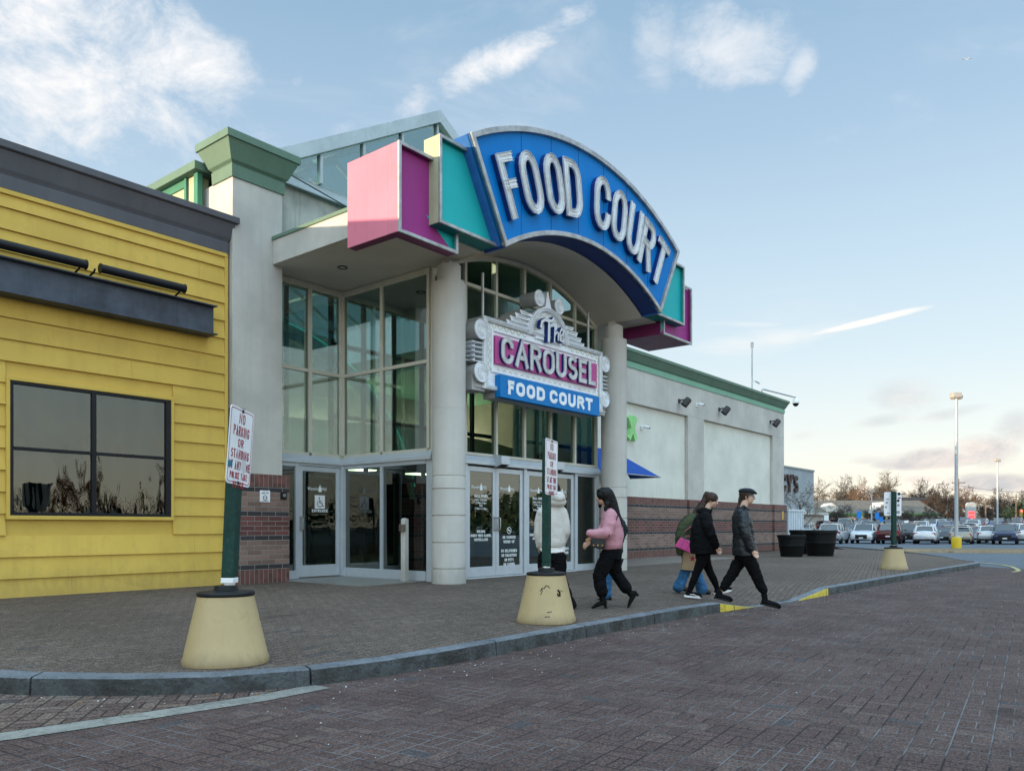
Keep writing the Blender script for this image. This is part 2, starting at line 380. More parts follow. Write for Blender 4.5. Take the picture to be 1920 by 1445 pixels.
M_BLACKM = mat('black_metal', (.008, .009, .012), .45, .1, spec=.25, var=.1, bump=0)
M_ALU = mat('brushed_aluminium_frame', (.52, .56, .60), .4, .35, var=.04, vs=4, bump=.03, bs=30)
M_CREAMF = mat('cream_window_frame', (.55, .53, .45), .5, .05, var=.05, vs=3, bump=.04, bs=30)
M_SKYM = mat('skylight_metal', (.44, .50, .52), .45, .3, var=.08, vs=2, bump=.06, bs=15, dirt=(.2, .22, .22), dirt_amt=.4, streak=.2)
M_BLUE = mat('sign_blue', (.0, .175, .52), .5, spec=.15, var=.06, vs=.9, bump=.04, bs=12, streak=.08)
M_NAVY = mat('sign_navy', (.008, .035, .17), .45, var=.05)
M_TEAL = mat('sign_teal', (.015, .40, .41), .5, spec=.2, var=.05, vs=.9, bump=.04, bs=12, streak=.06)
M_TEALSIDE = mat('sign_pale_side', (.42, .43, .28), .6, var=.06, streak=.15)
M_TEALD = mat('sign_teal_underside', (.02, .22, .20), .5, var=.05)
M_PINK = mat('sign_pink_side', (.64, .19, .26), .55, var=.05, vs=1.2, bump=.05, bs=15, streak=.12)
M_MAG = mat('sign_magenta', (.30, .035, .20), .5, spec=.2, var=.05, vs=1, bump=.03, streak=.06)
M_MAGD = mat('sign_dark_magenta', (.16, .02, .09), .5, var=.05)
M_RIML = mat('worn_white_letter_rim', (.62, .63, .65), .45, .2, var=.15, vs=7, bump=.05, dirt=(.06, .055, .055), dirt_amt=.6)
M_TRIMM = mat('aged_silver_trim', (.42, .42, .42), .42, .55, var=.2, vs=5, bump=.1, bs=30, dirt=(.07, .06, .06), dirt_amt=.55)
M_WHITEL = mat('white_letter_pan', (.78, .79, .80), .5, var=.06, vs=9, bump=.05, dirt=(.12, .11, .1), dirt_amt=.5)
M_NEONOFF = mat('unlit_neon_tube', (.78, .80, .82), .15, var=.1, vs=12, bump=0, dirt=(.05, .05, .05), dirt_amt=.6)
M_WHITES = mat('white_sign_metal', (.82, .85, .89), .45, var=.05, vs=3, bump=.05, dirt=(.2, .2, .2), dirt_amt=.2)
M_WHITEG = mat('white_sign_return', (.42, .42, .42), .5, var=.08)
M_ROPE = mat('yellowed_light_string', (.50, .44, .16), .5)
M_CONC = rough_mat('pale_concrete', (.27, .255, .215), (.16, .15, .13), 20, .9, .4)
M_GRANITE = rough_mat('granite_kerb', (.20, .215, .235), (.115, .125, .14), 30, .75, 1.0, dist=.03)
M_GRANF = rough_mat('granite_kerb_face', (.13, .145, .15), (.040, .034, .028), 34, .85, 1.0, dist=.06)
M_YPAINT = rough_mat('yellow_kerb_paint', (.62, .47, .05), (.48, .36, .06), 14, .7, .7, dist=.02)
M_ASPH = rough_mat('asphalt', (.105, .12, .14), (.075, .088, .105), 6, .9, .5)
M_LINEY = rough_mat('faded_yellow_line', (.45, .38, .15), (.3, .26, .14), 20, .8, .3)
M_POLE = mat('pole_paint', (.42, .44, .46), .45, .2, var=.05)
M_WHITE = mat('white_paint', (.78, .78, .78), .5, var=.04)
M_COLUMN = mat('column_plaster', (.52, .50, .465), .85, var=.06, vs=1.1, bump=.35, bs=120, streak=.14, foot=(.1, .7, .28))
M_FLOOR = mat('interior_tile_floor', (.2, .18, .16), .3, var=.1)
M_CREAM = mat('interior_cream_wall', (.36, .345, .29), .8, var=.05, bump=.1)
M_INTD = mat('interior_dark', (.05, .06, .06), .7, var=.1)
M_GREENPOST = mat('green_post_paint', (.006, .038, .030), .6, spec=.25, var=.2, vs=6, bump=.35, bs=60, dirt=(.20, .17, .13), dirt_amt=.16)
M_CONE = mat('yellow_plastic_base', (.42, .315, .165), .45, streak=.16, spec=.3, foot=(-.02, .14, .45), var=.05, vs=2.5, bump=.05, bs=12, dirt=(.24, .20, .10), dirt_amt=.3)
M_BLACKP = mat('black_plastic', (.008, .009, .010), .45, spec=.2, var=.15, vs=4, bump=.08)
M_SIGNW = mat('white_sign_plate', (.78, .78, .80), .4, var=.04, vs=6, bump=.02, dirt=(.5, .5, .5), dirt_amt=.3)
M_RED = mat('faded_red_lettering', (.30, .02, .035), .5, var=.2, vs=14, bump=0)
M_DECAL = mat('white_door_decal', (.75, .78, .78), .6, var=.05, bump=0)


# ------------------------------------------------------------------ geometry helpers
class MB:
    """collects faces for ONE mesh object"""
    def __init__(s): s.v = []; s.f = []; s.mi = []
    def add(s, vs, fs, mi=0, M=None):
        o = len(s.v)
        s.v += [tuple(M @ Vector(p)) for p in vs] if M is not None else [tuple(p) for p in vs]
        for k, f in enumerate(fs):
            s.f.append([i+o for i in f]); s.mi.append(mi[k] if isinstance(mi, list) else mi)
        return s
    def box(s, x0, x1, y0, y1, z0, z1, mi=0, M=None):
        v = [(x0, y0, z0), (x1, y0, z0), (x1, y1, z0), (x0, y1, z0), (x0, y0, z1), (x1, y0, z1), (x1, y1, z1), (x0, y1, z1)]
        return s.add(v, [(0, 3, 2, 1), (4, 5, 6, 7), (0, 1, 5, 4), (1, 2, 6, 5), (2, 3, 7, 6), (3, 0, 4, 7)], mi, M)
    def prism(s, pts, d0, d1, plane='XZ', mi=0, M=None, side=None):
        """closed outline pts extruded from d0 to d1 along the axis normal to plane"""
        mp = {'XZ': lambda a, b, d: (a, d, b), 'XY': lambda a, b, d: (a, b, d), 'YZ': lambda a, b, d: (d, a, b)}[plane]
        n = len(pts); v = [mp(a, b, d0) for a, b in pts]+[mp(a, b, d1) for a, b in pts]
        fs = [list(range(n)), list(range(2*n-1, n-1, -1))]+[(i, n+i, n+(i+1) % n, (i+1) % n) for i in range(n)]
        m = [mi, mi]+[(side if side is not None else mi)]*n
        return s.add(v, fs, m, M)
    def band(s, A, B, d0, d1, mi=0, M=None, plane='XZ', closed=False, back=True):
        """strip between two equal-length outlines A and B, extruded d0..d1"""
        mp = {'XZ': lambda a, b, d: (a, d, b), 'XY': lambda a, b, d: (a, b, d), 'YZ': lambda a, b, d: (d, a, b)}[plane]
        n = len(A); v = [mp(*p, d0) for p in A]+[mp(*p, d0) for p in B]+[mp(*p, d1) for p in A]+[mp(*p, d1) for p in B]; fs = []
        for i in range(n if closed else n-1):
            j = (i+1) % n
            fs += [(i, j, n+j, n+i), (2*n+i, 3*n+i, 3*n+j, 2*n+j), (i, 2*n+i, 2*n+j, j), (n+i, n+j, 3*n+j, 3*n+i)]
        if not closed: fs += [(0, n, 3*n, 2*n), (n-1, 3*n-1, 4*n-1, 2*n-1)]
        return s.add(v, fs, mi, M)
    def tube(s, P, r, n=8, mi=0, M=None, closed=False, cap=True):
        """round tube along points; r a number or a list"""
        P = [Vector(p) for p in P]; k = len(P); rs = r if isinstance(r, (list, tuple)) else [r]*k
        vs = []; up = Vector((0, 0, 1)); prev = None
        for i, p in enumerate(P):
            if closed: t = P[(i+1) % k]-P[i-1]
            else: t = (P[min(i+1, k-1)]-P[max(i-1, 0)])
            t = t.normalized() if t.length > 1e-9 else Vector((0, 0, 1))
            if prev is None:
                a = t.cross(up)
                if a.length < 1e-3: a = t.cross(Vector((1, 0, 0)))
                a.normalize()
            else:
                a = prev-t*prev.dot(t)
                if a.length < 1e-6: a = t.cross(up)
                a.normalize()
            prev = a; b = t.cross(a)
            vs += [tuple(p+(a*math.cos(2*PI*j/n)+b*math.sin(2*PI*j/n))*rs[i]) for j in range(n)]
        fs = []
        for i in range(k if closed else k-1):
            o, q = i*n, ((i+1) % k)*n
            fs += [(o+j, o+(j+1) % n, q+(j+1) % n, q+j) for j in range(n)]
        if cap and not closed: fs += [tuple(range(n-1, -1, -1)), tuple(range((k-1)*n, k*n))]
        return s.add(vs, fs, mi, M)
    def lathe(s, prof, n=24, mi=0, M=None, c=(0, 0, 0), sq=2.0, caps=True):
        """profile of (radius, z) turned round z at c; sq>2 gives rounded-square sections"""
        vs = []
        for r, z in prof:
            for j in range(n):
                a = 2*PI*j/n; ca, sa = math.cos(a), math.sin(a)
                k = (abs(ca)**sq+abs(sa)**sq)**(-1/sq)
                vs.append((c[0]+r*k*ca, c[1]+r*k*sa, c[2]+z))
        fs = []
        for i in range(len(prof)-1):
            fs += [(i*n+j, i*n+(j+1) % n, (i+1)*n+(j+1) % n, (i+1)*n+j) for j in range(n)]
        if caps: fs += [tuple(range(n-1, -1, -1)), tuple(range((len(prof)-1)*n, len(prof)*n))]
        return s.add(vs, fs, mi, M)
    def build(s, name, mats, parent=None, smooth=None, bevel=0, loc=None):
        me = bpy.data.meshes.new(name); me.from_pydata(s.v, [], s.f)
        for m in (mats if isinstance(mats, (list, tuple)) else [mats]): me.materials.append(m)
        me.polygons.foreach_set('material_index', s.mi)
        bm = bmesh.new(); bm.from_mesh(me); bmesh.ops.recalc_face_normals(bm, faces=bm.faces); bm.to_mesh(me); bm.free()
        if smooth is not None:
            me.polygons.foreach_set('use_smooth', [True]*len(me.polygons)); me.set_sharp_from_angle(angle=R(smooth))
        me.update()
        o = bpy.data.objects.new(name, me); col.objects.link(o)
        if parent: o.parent = parent
        if loc: o.location = loc
        if bevel:
            b = o.modifiers.new('bevel', 'BEVEL'); b.width = bevel; b.segments = 2; b.limit_method = 'ANGLE'; b.angle_limit = R(40)
        return o


def thing(name, label, cat, loc=(0, 0, 0), rz=0, group=None):
    o = bpy.data.objects.new(name, None); col.objects.link(o); o.location = loc; o.rotation_euler = (0, 0, rz); o.empty_display_size = .2
    o['label'] = label; o['category'] = cat
    if group: o['group'] = group
    return o


def tag(o, label, cat, group=None):
    o['label'] = label; o['category'] = cat
    if group: o['group'] = group
    return o


def struct(o, kind='structure'): o['kind'] = kind; return o


def copy_tree(o, parent=None):
    c = o.copy(); col.objects.link(c)
    if parent: c.parent = parent
    for ch in list(o.children): copy_tree(ch, c)
    return c


# ------------------------------------------------------------------ lettering
def arc(cx, cy, rx, ry, a0, a1, n=8): return [(cx+rx*math.cos(R(a0+(a1-a0)*i/n)), cy+ry*math.sin(R(a0+(a1-a0)*i/n))) for i in range(n+1)]


def _font():
    e = .30; F = {}
    o = arc(.5, 1-e, .5, e, 180, 0)+arc(.5, e, .5, e, 0, -180)
    F['O'] = [('c', o)]
    F['C'] = [('o', [(1, 1-e*1.15)]+arc(.5, 1-e, .5, e, 0, 180)+arc(.5, e, .5, e, 180, 360)+[(1, e*1.15)])]
    F['G'] = [('o', [(1, 1-e*1.1)]+arc(.5, 1-e, .5, e, 0, 180)+arc(.5, e, .5, e, 180, 360)+[(1, .47)]), ('o', [(.55, .45), (1, .45)])]
    F['D'] = [('c', [(0, 0), (0, 1), (.45, 1)]+arc(.45, 1-e, .55, e, 90, 0)[1:]+arc(.45, e, .55, e, 0, -90))]
    F['F'] = [('o', [(0, 0), (0, 1), (.95, 1)]), ('o', [(0, .53), (.75, .53)])]
    F['E'] = [('o', [(.95, 0), (0, 0), (0, 1), (.95, 1)]), ('o', [(0, .52), (.8, .52)])]
    F['L'] = [('o', [(0, 1), (0, 0), (.9, 0)])]
    F['T'] = [('o', [(0, 1), (1, 1)]), ('o', [(.5, 1), (.5, 0)])]
    F['U'] = [('o', [(0, 1)]+arc(.5, e, .5, e, 180, 360)+[(1, 1)])]
    F['R'] = [('o', [(0, 0), (0, 1)]), ('o', [(0, 1), (.55, 1)]+arc(.55, .76, .42, .24, 90, -90)[1:]+[(0, .52)]), ('o', [(.5, .52), (1, 0)])]
    F['P'] = [('o', [(0, 0), (0, 1)]), ('o', [(0, 1), (.55, 1)]+arc(.55, .75, .45, .25, 90, -90)[1:]+[(0, .5)])]
    F['B'] = [('o', [(0, 0), (0, 1)]), ('o', [(0, 1), (.5, 1)]+arc(.5, .76, .4, .24, 90, -90)[1:]+[(0, .52)]), ('o', [(0, 0), (.55, 0)]+arc(.55, .26, .42, .26, -90, 90)[1:]+[(0, .52)])]
    F['A'] = [('o', [(0, 0), (.5, 1), (1, 0)]), ('o', [(.2, .33), (.8, .33)])]
    F['S'] = [('o', arc(.5, .76, .46, .24, 20, 180)+arc(.5, .74, .46, .22, 180, 270)[1:]+arc(.5, .27, .48, .25, 90, -160)[1:])]
    F['N'] = [('o', [(0, 0), (0, 1), (1, 0), (1, 1)])]
    F['M'] = [('o', [(0, 0), (0, 1), (.5, .25), (1, 1), (1, 0)])]
    F['K'] = [('o', [(0, 0), (0, 1)]), ('o', [(1, 1), (0, .4)]), ('o', [(.3, .55), (1, 0)])]
    F['I'] = [('o', [(.5, 0), (.5, 1)])]
    F['Y'] = [('o', [(0, 1), (.5, .45), (1, 1)]), ('o', [(.5, .45), (.5, 0)])]
    F['X'] = [('o', [(0, 1), (1, 0)]), ('o', [(0, 0), (1, 1)])]
    F['V'] = [('o', [(0, 1), (.5, 0), (1, 1)])]
    F['W'] = [('o', [(0, 1), (.25, 0), (.5, .8), (.75, 0), (1, 1)])]
    F['H'] = [('o', [(0, 0), (0, 1)]), ('o', [(1, 0), (1, 1)]), ('o', [(0, .5), (1, .5)])]
    F['5'] = [('o', [(.9, 1), (.1, 1), (.05, .55)]+arc(.5, .3, .45, .3, 110, -150))]
    F['0'] = F['O']
    F["'"] = [('o', [(.4, 1), (.4, .75)])]
    return F


FONT = _font()
NARROW = {'I': .25, "'": .3, ' ': .55, 'M': 1.25, 'W': 1.35}


def ribbon(P, w, closed):
    """left and right outlines of a stroke of width w with mitred corners"""
    n = len(P); L, Rr = [], []
    for i in range(n):
        a = Vector(P[i-1]) if (closed or i > 0) else None; b = Vector(P[i]); c = Vector(P[(i+1) % n]) if (closed or i < n-1) else None
        d1 = (b-a).normalized() if a is not None and (b-a).length > 1e-7 else None
        d2 = (c-b).normalized() if c is not None and (c-b).length > 1e-7 else None
        if d1 is None: d1 = d2
        if d2 is None: d2 = d1
        n1 = Vector((-d1.y, d1.x)); n2 = Vector((-d2.y, d2.x)); m = n1+n2
        m = m.normalized() if m.length > .3 else n1
        k = 1/max(.45, m.dot(n1))
        L.append(tuple(b+m*w/2*k)); Rr.append(tuple(b-m*w/2*k))
    return L, Rr


def dedupe(P):
    q = [P[0]]
    for p in P[1:]:
        if math.hypot(p[0]-q[-1][0], p[1]-q[-1][1]) > 1e-4: q.append(p)
    return q


def letter_strokes(ch, w, h, sw):
    """strokes of one character inside a w x h box (outer size), stroke width sw"""
    out = []
    for kind, P in FONT[ch]:
        Q = dedupe([(sw/2+x*(w-sw), sw/2+y*(h-sw)) for x, y in P])
        if kind == 'c' and math.hypot(Q[0][0]-Q[-1][0], Q[0][1]-Q[-1][1]) < 1e-4: Q.pop()
        if kind == 'o':     # run open ends out to the box
            def ext(a, b):
                d = Vector(a)-Vector(b); d = d.normalized() if d.length > 1e-6 else d; return (a[0]+d.x*sw/2, a[1]+d.y*sw/2)
            if (P[0][1] in (0, 1) and abs(P[0][0]-P[1][0]) < .6) or ch in 'FELT': Q[0] = ext(Q[0], Q[1])
            if (P[-1][1] in (0, 1) and abs(P[-1][0]-P[-2][0]) < .6) or ch in 'FELT': Q[-1] = ext(Q[-1], Q[-2])
        out.append((kind == 'c', Q))
    return out


def text_to(mb, text, x0, z0, h, w, gap, sw, y, depth=.0015, mi=0, M=None, center=True):
    """flat stroke lettering facing -Y; x0 is the centre of the line"""
    ws = [w*NARROW.get(c, 1) for c in text]; tot = sum(ws)+gap*(len(text)-1)
    x = x0-tot/2 if center else x0; k = 0
    for c, cw in zip(text, ws):
        if c != ' ':
            for cl, Q in letter_strokes(c, cw if c != 'I' else sw, h, sw):
                L, Rr = ribbon(Q, sw, cl); k += 1
                yy = y-depth-(k % 4)*.0004
                mb.band([(x+a, z0+b) for a, b in L], [(x+a, z0+b) for a, b in Rr], y, yy, mi, M, closed=cl)
        x += cw+gap
    return tot


def font_text(name, body, size, m, parent, loc, rot=(R(90), 0, 0), extrude=.0015, align='CENTER', offset=0, sx=1.0):
    """small lower-case print as a mesh"""
    cu = bpy.data.curves.new(name, 'FONT'); cu.body = body; cu.size = size; cu.extrude = extrude; cu.align_x = align; cu.offset = offset; cu.resolution_u = 3
    cu.space_line = .95
    o = bpy.data.objects.new(name, cu); col.objects.link(o); dg = bpy.context.evaluated_depsgraph_get()
    me = bpy.data.meshes.new_from_object(o.evaluated_get(dg)); bpy.data.objects.remove(o); bpy.data.curves.remove(cu)
    me.materials.clear(); me.materials.append(m)
    q = bpy.data.objects.new(name, me); col.objects.link(q); q.parent = parent; q.location = loc; q.rotation_euler = rot; q.scale = (sx, 1, 1)
    return q


# ------------------------------------------------------------------ ground
KERB = [(1.15, 13.38), (1.18, 11), (1.3, 9.5), (1.6, 8.2), (2.0, 7.25), (2.35, 6.6), (2.8, 6.0), (3.3, 5.55), (3.9, 5.25), (4.6, 5.11), (5.5, 5.08), (7, 5.1), (8.5, 5.12), (10, 5.13),
        (11.15, 5.07), (12.2, 4.97), (13.0, 4.86), (13.7, 4.8), (15.1, 4.79), (16.6, 4.76), (19, 4.73), (21, 4.66), (23.2, 4.6), (26, 4.5), (27.6, 4.42), (28.8, 4.42), (29.7, 4.55),
        (30.3, 4.85), (31.2, 5.25), (33.4, 6.1), (36.2, 7.5), (39.5, 9.4), (43, 12.0), (47.5, 15.0), (54, 18.4), (62, 22), (75, 28)]


def sstep(a, b, x):
    t = max(0, min(1, (x-a)/(b-a))); return t*t*(3-2*t)


def kerb_h(x):
    h = .14
    if 11.15 < x < 15.3: h = .14*(1-min(1, max(0, (x-11.15)/1.05))) if x < 13.2 else .14*max(0, (x-13.4)/1.8)
    return min(.14, max(.004, h))


def walk_z(x, y):
    base = .14+.06*sstep(5.2, 11, y)
    if 10.6 < x < 15.6:
        k = kerb_h(x)/.14; f = 1-sstep(0, 1.7, y-4.95)
        base = base*(1-f)+(.004+(.14-.004)*k+.0)*f if k < 1 else base
    return base


def lot_z(x, y):
    d = x*FX+y*FY
    return -.15*sstep(28, 48, d)+1.4*sstep(70, 145, d)


def offset_path(P, d):
    L = []
    for i in range(len(P)):
        a = Vector(P[max(0, i-1)]); c = Vector(P[min(len(P)-1, i+1)]); t = (c-a).normalized(); L.append((P[i][0]-t.y*d, P[i][1]+t.x*d))
    return L


def resample(P, step):
    out = [P[0]]
    for a, b in zip(P, P[1:]):
        n = max(1, int(math.hypot(b[0]-a[0], b[1]-a[1])/step))
        out += [(a[0]+(b[0]-a[0])*i/n, a[1]+(b[1]-a[1])*i/n) for i in range(1, n+1)]
    return out


def build_ground():
    # far ground sheet, following the slight fall of the lot
    def sheet(name, xs, ys, zf, m, keep=None):
        mb = MB(); nx, ny = len(xs), len(ys)
        vs = [(x, y, zf(x, y)) for y in ys for x in xs]
        fs = [(j*nx+i, j*nx+i+1, (j+1)*nx+i+1, (j+1)*nx+i) for j in range(ny-1) for i in range(nx-1)
              if keep is None or keep((xs[i]+xs[i+1])/2, (ys[j]+ys[j+1])/2)]
        mb.add(vs, fs); return struct(mb.build(name, m, smooth=60))
    xs = [-2500, -600, -150, -60, -30]+[i*2.0 for i in range(-10, 46)]+[96, 102, 110, 120, 135, 150, 170, 220, 400, 900, 2500]
    ys = [-2500, -600, -200, -100]+[i*2.0 for i in range(-30, 30)]+[80, 120, 200, 500, 2500]
    sheet('parking_lot', xs, ys, lambda x, y: lot_z(x, y)-.012, M_ASPH)
    # brick roadway, stops where the asphalt drive begins
    M_ROAD = paver_mat('road_brick_pavers', .2, R(-6), brown=.14, dark=(.082, .052, .045), light=(.112, .071, .061), pale_joints=.55, joint=(.022, .02, .024), mott=.45)
    mb = MB()
    mb.add([(-14, -30, 0), (12.0, -30, 0), (23.8, -3.5, 0), (29.2, 4.60, 0), (30.0, 4.9, 0), (12, 7, 0), (-14, 7, 0)], [(0, 1, 2, 3, 4, 5, 6)])
    struct(mb.build('road', M_ROAD))
    # flush concrete gutter band leaving the kerb at lower left
    g = [(3.95, 5.17), (3.4, 5.16), (2.7, 5.26), (1.9, 5.40), (1.0, 5.62), (-.2, 5.98), (-2, 6.6), (-5, 7.8)]
    a, b = offset_path(g, -.11), offset_path(g, .11)
    mb = MB(); n = len(g); mb.add([(*p, .005) for p in a]+[(*p, .005) for p in b], [(i, i+1, n+i+1, n+i) for i in range(n-1)])
    struct(mb.build('kerb_strip', M_CONC))
    # side-laid bricks between the band and the kerb
    M_SIDE = paver_mat('side_brick_pavers', .2, R(38), dark=(.10, .062, .052), light=(.19, .135, .105), pale_joints=0, mott=.35, jw=.0045)
    gg = offset_path(g, -.13)
    mb = MB(); up = [(3.95, 5.35), (3.4, 5.7), (2.9, 6.2), (2.3, 7.2), (1.6, 8.6), (-.2, 9.6), (-2, 10.6), (-5, 12)]
    mb.add([(*p, .003) for p in gg]+[(*p, .003) for p in up], [(i, i+1, n+i+1, n+i) for i in range(n-1)])
    struct(mb.build('path', M_SIDE))
    # pavement: fan of strips from the kerb back to the buildings
    P = resample(KERB, .4); inner = offset_path(P, .145); W_ = [0, .25, .6, 1.1, 1.7, 2.4, 3.5, 5, 7, 9.2]
    mb = MB(); vs = []; fs = []
    for i, (x, y) in enumerate(inner):
        ty = 14.4 if x < 40 else y+.6+max(0, (44-x))*.3
        ty = max(ty, y+.4)
        tx = x if x > 2.2 else min(x+0.0, 3)
        if x < 2.4 and y > 5: pass
        for w in W_:
            f = w/9.2; X = x; Y = y+(ty-y)*f
            if x < 40 or f < .999: pass
            vs.append((X, Y, walk_z(X, Y) if x < 28 else .13+.05*f))
    # left curved part shares X so fan it from the kerb line towards +X instead
    k = len(W_); m0 = next(i for i, p in enumerate(inner) if p[0] > 4.6)
    vs2 = list(vs)
    for i in range(m0):
        x, y = inner[i]; f0 = i/m0; tx, ty = 4.6+2*(1-f0)*0, 14.4
        # target along a line x=inner[m0].x from the wall down to the kerb
        gx = inner[m0][0]; gy = 14.4+(inner[m0][1]-14.4)*(f0)
        for j, w in enumerate(W_):
            f = w/9.2; X = x+(gx-x)*f; Y = y+(gy-y)*f
            vs2[i*k+j] = (X, Y, walk_z(X, Y) if Y < 14 else .2)
    # the wedge right of x=4.6 is covered by the straight part
    fs = []
    for i in range(len(inner)-1):
        if i == m0-1: continue
        fs += [(i*k+j, (i+1)*k+j, (i+1)*k+j+1, i*k+j+1) for j in range(k-1)]
    # close the seam between the two fans
    i = m0-1; fs += [(i*k+j, (i+1)*k, i*k+j+1) for j in range(k-1)]
    mb.add(vs2, fs)
    M_WALK = paver_mat('pavement_brick_pavers', .2, R(-14), dark=(.112, .082, .065), light=(.148, .108, .086), joint=(.036, .029, .025), style='bond', mott=.5, jw=.0026, brown=.2)
    struct(mb.build('pavement', M_WALK, smooth=60))
    # kerb stones: granite blocks with real joints
    P = resample(KERB, .12); A = P; B = offset_path(P, .15)
    dist = 0; nextj = 1.3; mb = MB(); seg = []; rnd = random.Random(3)
    def flush(seg):
        if len(seg) < 2: return
        n = len(seg); vs = []
        for (x0, y0), (x1, y1) in seg:
            h = kerb_h(x0)+.0; zt = h+noise.noise((x0*2, y0*2, 0))*.004
            zl = walk_z(x1, y1)+.004 if h > .13 else h+.004
            jx = noise.noise((x0*5, y0*5, 3))*.014+noise.noise((x0*17, y0*17, 3))*.006
            tx, ty = x1-x0, y1-y0; l = math.hypot(tx, ty); tx, ty = tx/l, ty/l
            vs += [(x0+tx*jx, y0+ty*jx, -.05), (x0+tx*(jx*.6+.006), y0+ty*(jx*.6+.006), zt*.6), (x0+tx*.012, y0+ty*.012, max(.002, zt-.012)), (x0+tx*.03, y0+ty*.03, zt), (x1, y1, zl), (x1, y1, -.05)]
        fs = []; mi = []
        for i in range(n-1):
            xx = (seg[i][0][0]+seg[i+1][0][0])/2
            yel = 11.15 < xx < 12.9 or 13.75 < xx < 15.2
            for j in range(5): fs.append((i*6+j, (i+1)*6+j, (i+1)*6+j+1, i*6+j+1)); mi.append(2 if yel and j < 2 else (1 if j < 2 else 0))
        fs += [tuple(range(6)), tuple(range(n*6-1, n*6-7, -1))]; mi += [1, 1]
        mb.add(vs, fs, mi)
    for i in range(len(P)):
        if i: dist += math.hypot(P[i][0]-P[i-1][0], P[i][1]-P[i-1][1])
        if dist > nextj:
            flush(seg); p0 = Vector(P[i-1]); p1 = Vector(P[i]); q = p0+(p1-p0)*.14; b0 = Vector(B[i-1]); b1 = Vector(B[i]); qb = b0+(b1-b0)*.14
            seg = [(tuple(q), tuple(qb))]; nextj = dist+rnd.uniform(1.5, 2.4)
        seg.append((P[i], B[i]))
    flush(seg)
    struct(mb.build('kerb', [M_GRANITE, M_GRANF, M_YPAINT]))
    # painted lines on the drive
    def line(name, P, w, z=.006):
        a, b = offset_path(P, -w/2), offset_path(P, w/2); n = len(P); mb = MB()
        mb.add([(*p, lot_z(*p)+z) for p in a]+[(*p, lot_z(*p)+z) for p in b], [(i, i+1, n+i+1, n+i) for i in range(n-1)]); return struct(mb.build(name, M_LINEY))
    line('road_marking', [(44, 13.6), (40, 10.4), (36.3, 7.2), (33.2, 5.5), (32.0, 4.7), (30.9, 4.1), (29.6, 3.65), (28.2, 3.35), (27, 3.15), (26.1, 3.2)], .12)
    line('road_marking', [(60, 2), (48, -1.2), (40, -2.4), (30, -2.9)], .12)
    # raised island across the drive
    isl = [(46.8, 13.3), (46.3, 12.2), (47.5, 9.5), (50, 5), (53, 0), (56.5, -6), (61, -14), (63.5, -14), (59, -4), (55.5, 3.5), (51.5, 10.2), (48.8, 13.6)]
    mb = MB(); mb.prism(isl, -.2, .02, 'XY', 0)
    struct(mb.build('traffic_island', rough_mat('tan_island_kerb', (.40, .30, .19), (.30, .22, .14), 8), bevel=.03))
    mb = MB(); c = (53, 1); mb.add([(c[0]+(x-c[0])*.97+.0, c[1]+(y-c[1])*.97, .026) for x, y in isl], [tuple(range(len(isl)))])
    struct(mb.build('grass', rough_mat('dry_island_turf', (.20, .14, .08), (.13, .10, .05), 30), ), 'stuff')


build_ground()

# ------------------------------------------------------------------ building pieces
GZ = .2            # paving level along the walls
XC = 13.95         # axis of the entrance


def cornice(mb, x0, x1, y0, y1, prof, mis):
    """profile (projection, z) carried round a rectangle with mitred corners; mis = material per profile segment"""
    n = len(prof); rings = []
    for d, z in prof: rings.append([(x0-d, y0-d, z), (x1+d, y0-d, z), (x1+d, y1+d, z), (x0-d, y1+d, z)])
    vs = [p for r in rings for p in r]; fs = []; mi = []
    for i in range(n-1):
        for j in range(4): fs.append((i*4+j, i*4+(j+1) % 4, (i+1)*4+(j+1) % 4, (i+1)*4+j)); mi.append(mis[i])
    fs += [(0, 1, 2, 3), tuple((n-1)*4+k for k in range(4))]; mi += [mis[0], mis[-1]]
    mb.add(vs, fs, mi)


